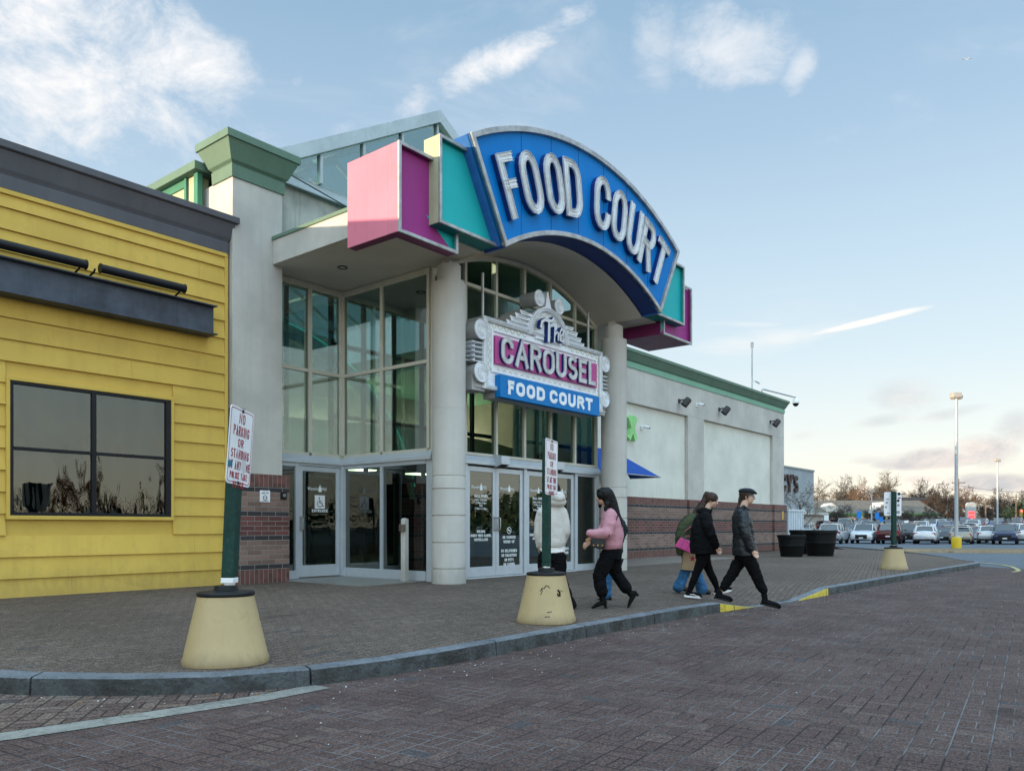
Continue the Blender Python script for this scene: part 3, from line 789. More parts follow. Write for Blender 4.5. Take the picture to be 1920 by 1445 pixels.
def yellow_building():
    r = thing('restaurant_building', 'yellow clapboard building with a grey metal parapet and a dark four pane window', 'building', (0, 0, 0))
    # clapboards: each board leans out at its foot; the window opening is left out
    mb = MB(); zb = GZ-.05; bh = .3272; wx0, wx1, wz0, wz1 = 4.46, 7.07, 1.38, 3.53
    k = 0; z = zb
    while z < 6.30:
        z1 = min(z+bh, 6.31)
        runs = [(-14, 8.06)]
        if z < wz1 and z1 > wz0: runs = [(-14, wx0), (wx1, 8.06)]
        for a, b in runs:
            # butt joints between board lengths
            cuts = [a]; rr = random.Random(k*7+int(a)); p = a+rr.uniform(.8, 3.6)
            while p < b-.5: cuts.append(p); p += 3.66
            cuts.append(b)
            for c0, c1 in zip(cuts, cuts[1:]):
                w = rr.uniform(-.0015, .0015)
                mb.add([(c0+.001, 13.388+w, z+.007), (c1-.001, 13.388+w, z+.007), (c1-.001, 13.421, z1+.002), (c0+.001, 13.421, z1+.002), (c0+.001, 13.46, z+.007), (c1-.001, 13.46, z+.007), (c1-.001, 13.46, z1+.002), (c0+.001, 13.46, z1+.002)],
                       [(0, 1, 2, 3), (4, 7, 6, 5), (0, 4, 5, 1), (3, 2, 6, 7), (0, 3, 7, 4), (1, 5, 6, 2)])
        z = z1; k += 1
    mb.build('siding', M_YELLOW, r)
    mb = MB(); mb.box(-14, wx0+.02, 13.44, 24, GZ-.2, 6.9); mb.box(wx1-.02, 8.12, 13.44, 24, GZ-.2, 6.9)
    mb.box(wx0+.02, wx1-.02, 13.44, 24, GZ-.2, wz0+.02); mb.box(wx0+.02, wx1-.02, 13.44, 24, wz1-.02, 6.9)
    mb.build('wall', M_YTRIM, r)
    mb = MB(); mb.box(8.055, 8.12, 13.385, 13.45, GZ-.05, 6.30); mb.box(-14, 8.10, 13.375, 13.43, 6.245, 6.315)
    mb.build('trim', M_YTRIM, r, bevel=.004)
    mb = MB(); cornice(mb, -14, 8.10, 13.40, 24, [(0, 6.317), (.025, 6.317), (.03, 6.50), (.015, 6.515), (.02, 6.535), (.05, 6.60), (.12, 6.86), (.15, 6.865), (.17, 6.88), (.17, 6.985), (.02, 7.03)], [0]*10)
    mb.build('parapet', M_GREYP, r, bevel=.004)
    # window
    w = MB()
    for a in [(wx0-.0, wx1+.0, wz0-.0, wz0+.06), (wx0-.0, wx1+.0, wz1-.06, wz1), (wx0, wx0+.05, wz0+.06, wz1-.06), (wx1-.05, wx1, wz0+.06, wz1-.06)]:
        w.box(a[0], a[1], 13.36, 13.45, a[2], a[3])
    fr = w.build('window', M_YTRIM, r, bevel=.005)
    w = MB(); i0, i1, j0, j1 = wx0+.05, wx1-.05, wz0+.06, wz1-.06; mx, mz = 5.73, 2.455
    for a in [(i0, i1, j0, j0+.05), (i0, i1, j1-.05, j1), (i0, i0+.05, j0+.05, j1-.05), (i1-.09, i1, j0+.05, j1-.05), (mx-.035, mx+.035, j0+.05, j1-.05)]: w.box(a[0], a[1], 13.375, 13.44, a[2], a[3])
    w.box(i0+.05, mx-.035, 13.38, 13.43, mz-.025, mz+.025); w.box(mx+.035, i1-.09, 13.38, 13.43, mz-.025, mz+.025)
    w.build('window_frame', M_BLACKM, fr, bevel=.004)
    w = MB(); w.box(i0, i1, 13.412, 13.42, j0, j1)
    w.build('pane', glass('dark_wavy_window_glass', (.05, .05, .05), .01, .0, .012, 2.6), fr)
    w = MB(); w.box(i0-.03, i1+.03, 13.43, 13.9, j0-.05, j1+.05); w.build('window_recess', M_INTD, fr)
    # steel channel
    b = MB(); b.box(-14, 7.72, 13.20, 13.235, 4.72, 5.20); b.box(-14, 7.735, 13.08, 13.40, 5.20, 5.222); b.box(-14, 7.735, 13.08, 13.40, 4.698, 4.72); b.box(7.69, 7.715, 13.235, 13.40, 4.72, 5.20)
    b.build('steel_beam', M_STEEL, r, bevel=.003)
    # tubular lamps
    for x0, x1, ms, lb in ((3.6, 5.46, (3.9, 5.30), 'long black tube lamp on the yellow wall running out of view on the left'), (5.66, 7.08, (5.52, 6.93), 'black tube lamp on the yellow wall, the one ending nearer the stucco pier')):
        t = thing('tube_lamp', lb, 'wall lamp', (x0, 13.02, 5.36), group='black tube lamps over the steel beam')
        a = MB(); L = x1-x0; a.tube([(0, 0, 0), (.02, 0, 0), (.025, 0, 0), (L-.025, 0, 0), (L-.02, 0, 0), (L, 0, 0)], [.078, .078, .070, .070, .078, .078], 16); a.build('lamp_tube', M_BLACKM, t, smooth=40)
        for m in ms:
            a = MB(); q = m-x0; a.lathe([(.02, 0), (.075, .0), (.075, .03), (.05, .07)], 16, 0, Matrix.Translation((q, .39, -.17)) @ Matrix.Rotation(R(90), 4, 'X'))
            a.tube([(q, .36, -.17), (q+.03, .18, -.15), (q+.07, .05, -.07), (q+.07, 0, -.03)], .016, 8); a.build('mount', M_BLACKM, t, smooth=50)
    return r


def ring_frame(mb, x, z0, z1, y, w, d, mi=0): mb.box(x-w/2, x+w/2, y-d/2, y+d/2, z0, z1, mi)


ZU = lambda x: 1.59+math.sqrt(max(0, 5.53**2-(x-XC)**2))      # underside arc of the entrance vault
GL_IN = glass('green_tinted_glass', (.11, .22, .215), .20, .0, .004, .8)
GL_DOOR = glass('door_glass', (.07, .13, .12), .06, .0, .006, 1.2)


def entrance_building():
    r = thing('entrance_building', 'stucco mall entrance with a tall glass front, arched canopy and gabled skylight', 'building', (0, 0, 0))
    # ---- pier
    px0, px1, py0, py1 = 8.16, 9.24, 13.3, 13.96
    mb = MB(); mb.box(px0, px1, py0, 14.34, 2.2, 7.76); mb.build('pier', M_STUCCO, r, bevel=.012)
    mb = MB(); mb.box(px0-.07, px1+.11, py0-.07, py1, 0, 2.08); o = mb.build('brick_base', brick_wall_mat('banded_brick'), r, bevel=.006); o.location = (0, 0, GZ-.01)
    mb = MB(); cornice(mb, px0, px1, py0, 13.93, [(.0, 7.74), (.03, 7.74), (.04, 7.96), (.02, 7.97), (.03, 7.99), (.08, 8.03), (.215, 8.34), (.215, 8.345), (.25, 8.35), (.25, 8.49), (.0, 8.50)], [0]*10)
    mb.build('pier_cap', M_GREEN, r, bevel=.006)
    # ---- small green clerestory behind the pier
    mb = MB(); mb.box(8.02, 8.3, 14.36, 24, 6.8, 8.02, 0); mb.box(7.86, 9.2, 14.10, 24, 8.02, 8.18, 1)
    mb.box(7.97, 8.08, 14.20, 14.34, 6.8, 8.02, 2); mb.box(7.97, 8.02, 14.62, 14.70, 6.8, 8.02, 2); mb.box(7.99, 8.02, 14.70, 24, 7.86, 8.02, 2)
    mb.build('clerestory', [M_TEALSIDE, M_GREEN, M_GREEN_D], r, bevel=.01)
    # ---- canopy with vaulted soffit
    n = 24; xs = [11.05+i*(16.85-11.05)/n for i in range(n+1)]
    mb = MB()
    mb.box(9.04, 11.05, 9.72, 13.69, 6.33, 6.83); mb.box(16.85, 18.86, 9.72, 13.59, 6.33, 6.83)
    A = [(x, ZU(x)) for x in xs]; B = [(x, ZU(x)+.35) for x in xs]
    mb.band(A, B, 9.672, 11.06)
    mb.build('soffit', M_SOFFIT, r)
    mb = MB(); mb.box(9.01, 9.04, 9.75, 13.295, 6.328, 6.79, 0); mb.box(8.985, 9.06, 9.75, 13.29, 6.79, 6.86, 1)
    mb.box(18.86, 18.89, 9.75, 13.58, 6.328, 6.79, 0); mb.box(18.85, 18.93, 9.75, 13.58, 6.79, 6.86, 1); mb.box(9.06, 11.0, 9.75, 13.88, 6.835, 6.86, 1); mb.box(16.9, 18.85, 9.75, 13.88, 6.835, 6.86, 1); mb.box(11.0, 16.9, 9.68, 13.88, 7.5, 7.52, 1)
    mb.build('canopy_fascia', [M_STUCCO, M_GREEN], r, bevel=.006)
    mb = MB(); mb.lathe([(.10, 0), (.10, -.015), (.085, -.02), (.085, .06), (.0, .06)], 20, 0, None, (9.97, 12.38, 6.33), caps=False); mb.build('downlight', M_BLACKM, r, smooth=40)
    # ---- upper stucco wall and flashing
    mb = MB(); mb.box(9.24, 18.66, 13.9, 14.15, 6.3, 8.30); mb.build('upper_wall', M_STAINED, r)
    mb = MB(); mb.box(9.0, 18.9, 13.78, 14.15, 8.30, 8.48); mb.box(9.0, 18.9, 13.74, 13.80, 8.24, 8.31); mb.build('flashing', M_SKYM, r, bevel=.006)
    mb = MB(); mb.tube([(9.5, 13.6, 8.38), (10.6, 13.0, 7.85), (11.6, 12.2, 7.1)], .012, 6); mb.build('cable', M_BLACKM, r)
    # ---- gabled skylight
    ap, ez, hw = 11.42, 8.48, 5.05; sl = (ap-ez)/hw
    sk = MB(); t = .30
    sk.prism([(XC-hw-.1, ez), (XC, ap), (XC, ap-t), (XC-hw+.45, ez)], 13.60, 13.90, 'XZ'); sk.prism([(XC, ap), (XC+hw+.1, ez), (XC+hw-.45, ez), (XC, ap-t)], 13.60, 13.90, 'XZ')
    for k in range(-3, 4):
        x = XC+k*1.16; zt = ap-t-abs(x-XC)*sl-.01
        if zt > ez+.1: sk.box(x-.035, x+.035, 13.68, 13.80, ez, zt)
    for k in range(11):                       # rafters
        y = 14.0+k*1.2
        for s in (-1, 1):
            sk.prism([(XC, ap-.03), (XC+s*hw, ez-.03), (XC+s*hw, ez-.17), (XC, ap-.17)], y, y+.08, 'XZ')
    for s in (-1, 1):
        for f in (.33, .66): sk.box(XC+s*hw*f-.03, XC+s*hw*f+.03, 13.9, 26, ap-sl*hw*f-.14, ap-sl*hw*f-.04)
    skf = sk.build('skylight_frame', M_SKYM, r, bevel=.004)
    g = MB(); g.prism([(XC-hw+.3, ez), (XC, ap-.25), (XC+hw-.3, ez)], 13.74, 13.748, 'XZ')
    g.build('skylight_pane', glass('skylight_gable_glass', (.16, .33, .31), .12, .02), skf)
    g = MB()
    for s in (-1, 1): g.add([(XC, 13.9, ap-.01), (XC+s*hw, 13.9, ez-.01), (XC+s*hw, 26, ez-.01), (XC, 26, ap-.01)], [(0, 1, 2, 3)])
    g.build('skylight_pane', glass('skylight_roof_glass', (.22, .32, .32), .08, .05), skf)

    # ---- curtain walls
    def vfr(m, x, y0, y1, z0, z1, w=.06):  m.box(x-w/2, x+w/2, y0, y1, z0, z1)
    YF = 11.0
    fr = MB(); xm = [11.07, 12.0, 12.975, 13.95, 14.93, 15.92, 16.86]
    xt = lambda x: ZU(x)-.01
    for x in xm:
        vfr(fr, x, YF-.03, YF+.10, 2.80, xt(x) if 11.1 < x < 16.8 else 6.32, .07)
    for z in (4.50, 6.24):
        for a, b in zip(xm, xm[1:]): fr.box(a+.035, b-.035, YF-.02, YF+.09, z-.035, z+.035)
    n = 24; xs2 = [11.07+i*(16.86-11.07)/n for i in range(n+1)]
    fr.band([(x, min(ZU(x), ZU(x))-.02) for x in xs2], [(x, ZU(x)-.11) for x in xs2], YF-.035, YF+.105)
    fr.box(11.03, 16.9, YF-.04, YF+.11, 2.74, 2.80)
    f1 = fr.build('window_frame', M_CREAMF, r, bevel=.004)
    g = MB(); A = [(x, ZU(x)-.05) for x in xs2]; B = [(x, 2.78) for x in xs2]
    g.add([(*[a[0]], YF+.03, a[1]) for a in A]+[(b[0], YF+.03, b[1]) for b in B], [(i, i+1, n+i+2, n+i+1) for i in range(n)])
    g.build('pane', GL_IN, f1)
    # transom band in aluminium with a bevelled nose
    tb = MB(); tb.prism([(YF-.10, 2.56), (YF-.10, 2.62), (YF-.04, 2.735), (YF+.11, 2.735), (YF+.11, 2.56)], 11.0, 16.93, 'YZ')
    tb.build('transom', M_ALU, r, bevel=.003)
    # ---- doors
    zt, zb = 2.52, .235

    def leaf(x0, x1, y, lab, rot=None, hinge_side=-1, bottom=.20, handle=True):
        m = MB(); s = .095
        m.box(x0, x0+s, y-.022, y+.022, zb, zt); m.box(x1-s, x1, y-.022, y+.022, zb, zt)
        m.box(x0+s, x1-s, y-.022, y+.022, zt-.10, zt); m.box(x0+s, x1-s, y-.022, y+.022, zb, zb+bottom)
        d = m.build('door', M_ALU, r, bevel=.003); d['label'] = lab
        m = MB(); m.box(x0+s-.005, x1-s+.005, y-.004, y+.004, zb+bottom-.005, zt-.095); m.build('pane', GL_DOOR, d)
        m = MB(); m.box(x0+s, x1-s, y+.012, y+.02, 1.27, 1.36); m.build('push_bar', mat('pale_green_push_bar', (.22, .36, .32), .5), d)
        if handle:
            hx = x1-.05 if hinge_side < 0 else x0+.05; q = MB()
            dx = .10 if hinge_side < 0 else -.10
            dx = -dx*0
            q.tube([(hx, y-.025, 1.46), (hx, y-.085, 1.46), (hx+.0, y-.10, 1.44), (hx, y-.10, 1.22), (hx, y-.085, 1.20), (hx, y-.025, 1.20)], .012, 8)
            q.box(hx-.03, hx+.03, y-.030, y-.022, 1.17, 1.49)
            q.build('handle', M_TRIMM, d, smooth=50)
        return d

    def logo(d, cx, y, z=2.09):
        font_text('lettering', 'Warwick', .098, M_DECAL, d, (cx-.045, y-.0065, z-.03), align='RIGHT', sx=.72)
        font_text('lettering', 'Mall', .098, M_DECAL, d, (cx+.055, y-.0065, z-.03), align='LEFT', sx=.72)
        m = MB()                                              # little building emblem
        m.box(cx-.035, cx+.045, y-.007, y-.0055, z-.06, z+.03); m.box(cx-.02, cx+.03, y-.007, y-.0055, z+.033, z+.055); m.prism([(cx-.012, z+.058), (cx+.022, z+.058), (cx+.005, z+.09)], y-.007, y-.0055)
        m.build('emblem', M_DECAL, d)

    def stack(d, cx, y, lines, z, h, sp, w):
        m = MB()
        for k, ln in enumerate(lines):
            if ln: text_to(m, ln, cx, z-k*sp-h, h, w, w*.30, h*.22, y-.0055, .0012)
        m.build('lettering', M_DECAL, d)

    def nosmoke(d, cx, y, z, rr=.075):
        m = MB(); P = [(cx+rr*math.cos(a), z+rr*math.sin(a)) for a in [i*PI/14 for i in range(28)]]; Q = [(cx+(rr-.014)*math.cos(a), z+(rr-.014)*math.sin(a)) for a in [i*PI/14 for i in range(28)]]
        m.band(P, Q, y-.0055, y-.007, closed=True); L, Rr = ribbon([(cx-rr*.66, z+rr*.66), (cx+rr*.66, z-rr*.66)], .014, False); m.band(L, Rr, y-.0055, y-.0074)
        m.box(cx-.04, cx+.035, y-.0076, y-.0055, z-.009, z+.009); m.build('no_smoking_symbol', M_DECAL, d)
    YD = YF+.01
    left_lab = 'glass door with mall hours and camera surveillance lettering'; right_lab = 'glass door with no smoking, deliveries, pets and vaping lettering'
    for i, (a, b) in enumerate(((12.04, 12.955), (12.965, 13.88), (14.02, 14.935), (14.945, 15.86))):
        d = leaf(a, b, YD, left_lab if i % 2 == 0 else right_lab, hinge_side=-1 if i % 2 == 0 else 1); c = (a+b)/2
        logo(d, c, YD)
        if i % 2 == 0:
            m = MB(); text_to(m, 'MALL HOURS', c, 1.885, .055, .033, .010, .013, YD-.0055, .0012); m.build('lettering', M_DECAL, d)
            font_text('lettering', 'MON. THRU SAT.\n10:00am to 9pm\nSUN.\n11:00am to 6:00pm', .062, M_DECAL, d, (c, YD-.0065, 1.805), sx=.82)
            stack(d, c, YD, ['BUILDING', 'UNDER VIDEO CAMERA', 'SURVEILLANCE'], 1.20, .055, .085, .030)
        else:
            nosmoke(d, c, YD, 1.19)
            stack(d, c, YD, ['NO SMOKING', 'WITHIN 50\'', '', 'NO DELIVERIES', 'NO SOLICITING', 'NO PETS', 'NO VAPING'], 1.075, .062, .098, .037)
        if i == 1:
            m = MB(); m.box(c-.06, c+.10, YD+.006, YD+.008, 1.63, 1.98); m.build('notice', mat('pale_green_notice', (.30, .42, .38), .7), d)
    jb = MB()
    for x in (12.0, 13.95, 15.94): jb.box(x-.05, x+.05, YF-.045, YF+.09, GZ, 2.56) if x != 12.0 else jb.box(11.96, 12.035, YF-.045, YF+.09, GZ, 2.56)
    jb.box(11.0, 11.12, YF-.05, YF+.11, GZ, 2.56); jb.box(16.80, 16.93, YF-.05, YF+.11, GZ, 2.56)
    jb.box(11.12, 11.96, YF-.045, YF+.09, GZ, .40); jb.box(15.99, 16.80, YF-.045, YF+.09, GZ, .36); jb.box(15.99, 16.80, YF-.04, YF+.08, 2.50, 2.56); jb.box(11.12, 11.96, YF-.04, YF+.08, 2.50, 2.56)
    jb.box(12.035, 15.89, YF-.05, YF+.09, GZ-.01, .225); f2 = jb.build('door_frame', M_ALU, r, bevel=.003)
    MB().box(11.11, 11.97, YF+.0, YF+.008, .39, 2.51).build('pane', GL_DOOR, f2); MB().box(15.98, 16.81, YF+.0, YF+.008, .35, 2.51).build('pane', GL_DOOR, f2)
    for x in (12.955, 14.95):                 # motion sensor housings above the doors
        m = MB(); m.prism([(YF-.28, 2.585), (YF-.28, 2.76), (YF-.03, 2.80), (YF-.03, 2.64), (YF-.10, 2.52)], x-.13, x+.15, 'YZ'); q = m.build('door_sensor', M_ALU, r, bevel=.004)
        m = MB(); m.add([(x-.11, YF-.272, 2.578), (x+.13, YF-.272, 2.578), (x+.13, YF-.115, 2.521), (x-.11, YF-.115, 2.521)], [(0, 1, 2, 3)]); m.build('sensor_window', M_BLACKP, q)
    # ---- left bay: back wall
    YB = 13.7; fr = MB()
    for x in (9.27, 10.17, 10.97): fr.box(x-.035, x+.035, YB-.05, YB+.08, 2.80, 6.32)
    for z, h in ((2.775, .03), (4.50, .035), (6.26, .06)): fr.box(9.305, 10.135, YB-.04, YB+.07, z-h, z+h); fr.box(10.205, 10.935, YB-.04, YB+.07, z-h, z+h)
    # side wall x = 11.03
    XB = 11.03
    for y in (13.66, 12.42, 11.06): fr.box(XB-.04, XB+.07, y-.035, y+.035, 2.80, 6.32)
    for z, h in ((2.775, .03), (4.50, .035), (6.26, .06)): fr.box(XB-.03, XB+.06, 12.455, 13.625, z-h, z+h); fr.box(XB-.03, XB+.06, 11.095, 12.385, z-h, z+h)
    f3 = fr.build('window_frame', M_CREAMF, r, bevel=.004)
    g = MB(); g.box(9.26, 10.98, YB+.0, YB+.008, 2.79, 6.3); g.build('pane', GL_IN, f3)
    g = MB(); g.box(XB+.0, XB+.008, 11.05, 13.68, 2.79, 6.3); g.build('pane', GL_IN, f3)
    tb = MB(); tb.prism([(YB-.10, 2.58), (YB-.10, 2.64), (YB-.05, 2.745), (YB+.09, 2.745), (YB+.09, 2.58)], 9.24, XB-.1, 'YZ')
    tb.prism([(XB-.10, 2.58), (XB-.10, 2.64), (XB-.05, 2.745), (XB+.09, 2.745), (XB+.09, 2.58)], 10.93, YB+.05, 'XZ'); tb.build('transom', M_ALU, r, bevel=.003)
    jb = MB(); jb.box(9.33, 9.38, YB-.04, YB+.08, GZ, 2.58); jb.box(9.80, 9.88, YB-.05, YB+.09, GZ, 2.58); jb.box(9.38, 9.80, YB-.04, YB+.08, GZ, .38); jb.box(10.95, 11.10, YB-.11, YB+.09, GZ, 2.58)
    jb.box(9.38, 9.80, YB-.04, YB+.07, 2.50, 2.58); jb.box(9.88, 10.95, YB-.04, YB+.07, 2.53, 2.58)
    jb.box(XB-.04, XB+.08, 12.385, 12.455, .40, 2.50); jb.box(XB-.045, XB+.08, 11.12, 13.59, GZ, .40); jb.box(XB-.045, XB+.08, 11.12, 13.59, 2.50, 2.58); f4 = jb.build('door_frame', M_ALU, r, bevel=.003)
    g = MB(); g.box(9.375, 9.805, YB+.0, YB+.008, .37, 2.51); g.build('pane', GL_DOOR, f4); g = MB(); g.box(XB+.0, XB+.008, 11.1, 13.6, .39, 2.51); g.build('pane', GL_DOOR, f4)
    d = leaf(9.89, 10.94, YB, 'single glass door with a wheelchair symbol and the word entrance', hinge_side=1, bottom=.24)
    logo(d, 10.43, YB, 2.06)
    m = MB(); m.box(10.30, 10.56, YB-.0065, YB-.005, 1.65, 1.93); s = m.build('wheelchair_sticker', M_SIGNW, d)
    m = MB(); cx, cz = 10.44, 1.75; yy = YB-.0066
    P = [(cx-.01+.062*math.cos(a), cz+.062*math.sin(a)) for a in [R(130+i*12) for i in range(21)]]; L, Rr = ribbon(P, .014, False); m.band(L, Rr, yy, yy-.001)
    for P in ([(cx-.02, cz+.095), (cx-.012, cz+.02), (cx+.045, cz+.016), (cx+.07, cz-.055), (cx+.095, cz-.048)], [(cx-.018, cz+.06), (cx+.035, cz+.055)]):
        L, Rr = ribbon(P, .016, False); m.band(L, Rr, yy, yy-.0014)
    m.prism([(cx-.022+.018*math.cos(a), cz+.122+.018*math.sin(a)) for a in [i*PI/6 for i in range(12)]], yy, yy-.001); m.build('wheelchair_symbol', M_BLACKP, d)
    m = MB(); text_to(m, 'ENTRANCE', 10.43, 1.575, .06, .04, .012, .014, YB-.0055, .0012); m.build('lettering', M_DECAL, d)
    # right hand bay, seen past the column only
    fr = MB()
    for y in (11.06, 12.42, 13.66): fr.box(16.87, 16.97, y-.035, y+.035, 2.80, 6.32)
    for z in (2.775, 4.50, 6.26): fr.box(16.88, 16.96, 11.095, 12.385, z-.035, z+.035); fr.box(16.88, 16.96, 12.455, 13.625, z-.035, z+.035)
    for x in (17.0, 17.85, 18.7): fr.box(x-.035, x+.035, 13.65, 13.78, GZ, 6.32)
    for z in (2.65, 4.50, 6.26): fr.box(17.035, 18.66, 13.66, 13.77, z-.035, z+.035)
    fr.box(16.88, 16.96, 11.1, 13.62, .2, .4); f5 = fr.build('window_frame', M_CREAMF, r)
    MB().box(16.92, 16.928, 11.1, 13.62, .4, 6.3).build('pane', GL_IN, f5); MB().box(17.0, 18.7, 13.70, 13.708, GZ, 6.3).build('pane', GL_IN, f5)
    MB().box(18.73, 18.9, 13.62, 13.9, GZ, 6.33).build('wall', M_STUCCO, r)
    # ---- columns
    for x in (11.0, 16.90):
        c = MB(); zz = [GZ-.05, .47, .475, .49, .495, .96, .965, .98, .985, 1.47, 1.475, 1.49, 1.495, 1.97, 1.975, 1.99, 1.995, 2.215, 2.22, 2.235, 2.24, 3.49, 3.493, 3.499, 3.502, 5.88]
        prof = []
        for k, z in enumerate(zz):
            g_ = z in (.475, .49, .965, .98, 1.475, 1.49, 1.975, 1.99, 2.22, 2.235)
            prof.append((.318-(.012 if g_ else 0)-(.004 if z in (3.493, 3.499) else 0)+(.010 if z < 2.2 and not g_ else 0), z))
        c.lathe(prof+[(.30, 5.885)], 40, 0, None, (x, 10.5, 0)); c.lathe([(.225, 5.88), (.225, 6.22)], 32, 0, None, (x, 10.5, 0)); c.box(x-.10, x+.10, 10.4, 10.6, 6.22, 6.335)
        c.build('column', M_COLUMN, r, smooth=35)
    # ---- interior
    m = MB(); m.box(9.3, 26, 11.12, 30, .1, .215); m.build('interior_floor', M_FLOOR, r)
    m = MB(); m.box(9.2, 9.3, 14.36, 30, .2, 8.3); m.box(9.3, 19, 24.0, 24.2, .2, 8.3); m.box(19, 26, 24.0, 24.2, .2, 6.9); m.box(25.9, 26, 14.2, 24, .2, 6.9)
    m.box(19.0, 26.1, 13.95, 24.2, 6.9, 7.0)
    m.build('interior_wall', M_CREAM, r)
    # mezzanine bulkheads that hide a cove lamp
    n = 16; m = MB()
    P = [(12.0+i*13.9/n, 21.0-1.6*math.sin(PI*i/n)) for i in range(n+1)]
    m.add([(x, y, 3.1) for x, y in P]+[(x, y, 4.55) for x, y in P]+[(x, 23.0, 4.55) for x, y in P]+[(x, 24.0, 3.1) for x, y in P],
          [(i, i+1, n+2+i, n+1+i) for i in range(n)]+[(n+1+i, n+2+i, 2*n+3+i, 2*n+2+i) for i in range(n)]+[(i, 3*n+3+i, 3*n+4+i, i+1) for i in range(n)])
    m.box(9.3, 12, 19.5, 24, 3.1, 4.4); m.build('bulkhead', mat('interior_sage_bulkhead', (.30, .38, .34), .7, var=.08, bump=.05), r)
    m = MB()
    for k in range(9): m.box(12.4+k*1.55, 13.7+k*1.55, 23.5, 23.6, 4.62, 4.72)
    m.build('cove_lamp', emit('cove_lamp_glow', (1, .72, .50), 38), r)
    m = MB(); Pn = []
    for i in range(25):
        a = R(100-i*3.6); Pn.append((12.2+6.4*math.cos(a)*.98, 19.0, 1.2+5.9*math.sin(a)))
    m.tube(Pn, .013, 6); m.build('neon_arc', emit('teal_neon', (.08, .85, .68), .6), r)
    m = MB(); m.band([(x, z+.04) for x, y, z in Pn], [(x, z-.42) for x, y, z in Pn], 19.03, 19.25); m.build('arch_beam', mat('interior_grey_arch', (.22, .30, .30), .7), r)
    m = MB()
    for x, y, z, w in ((11.0, 19.2, 5.9, .7), (12.9, 20.2, 2.95, .35), (15.2, 18.0, 2.9, .35), (17.5, 18.0, 2.9, .35), (13.0, 15.5, 2.9, .18), (20, 19, 2.9, .3)): m.box(x-w, x+w, y-.25, y+.25, z, z+.03)
    m.build('ceiling_lamp', emit('ceiling_lamp_glow', (1, .80, .48), 14), r)
    m = MB(); m.box(11.14, 16.8, 11.14, 14.3, 2.62, 2.70); m.box(9.35, 11.0, 13.82, 16.6, 2.60, 2.70); m.build('vestibule_ceiling', M_INTD, r)
    # inner doors and dark counters beyond
    m = MB()
    for x in [11.3+i*.93 for i in range(7)]: m.box(x-.04, x+.04, 14.3, 14.38, GZ, 2.62)
    m.box(11.2, 16.95, 14.3, 14.38, 2.35, 2.45); m.box(11.2, 16.95, 14.3, 14.38, GZ, .4)
    for y in (14.9, 15.9, 16.6): m.box(11.1, 11.18, y-.04, y+.04, GZ, 2.62)
    m.build('inner_door_frame', mat('inner_frame_grey_green', (.20, .26, .25), .5), r)
    m = MB()                                   # dark inner screen that carries the lobby glazing
    for x in [11.25+i*.94 for i in range(7)]: m.box(x-.04, x+.04, 14.32, 14.42, 2.72, 6.9)
    for z in (3.75, 5.35, 6.6): m.box(11.2, 17.0, 14.33, 14.41, z-.045, z+.045)
    for y in (15.6, 17.2): m.box(10.9, 10.98, y-.04, y+.04, 2.72, 7.5)
    m.build('inner_screen', mat('inner_frame_dark', (.03, .045, .042), .5), r)
    m = MB(); m.box(10.0, 15.0, 19.2, 19.8, GZ, 1.2); m.box(16.5, 20, 17.5, 18.1, GZ, 1.25); m.box(9.31, 9.4, 14.5, 19, GZ, 2.6); m.box(10, 25, 23.5, 23.9, GZ, 3.0); m.build('counter', M_INTD, r)
    return r


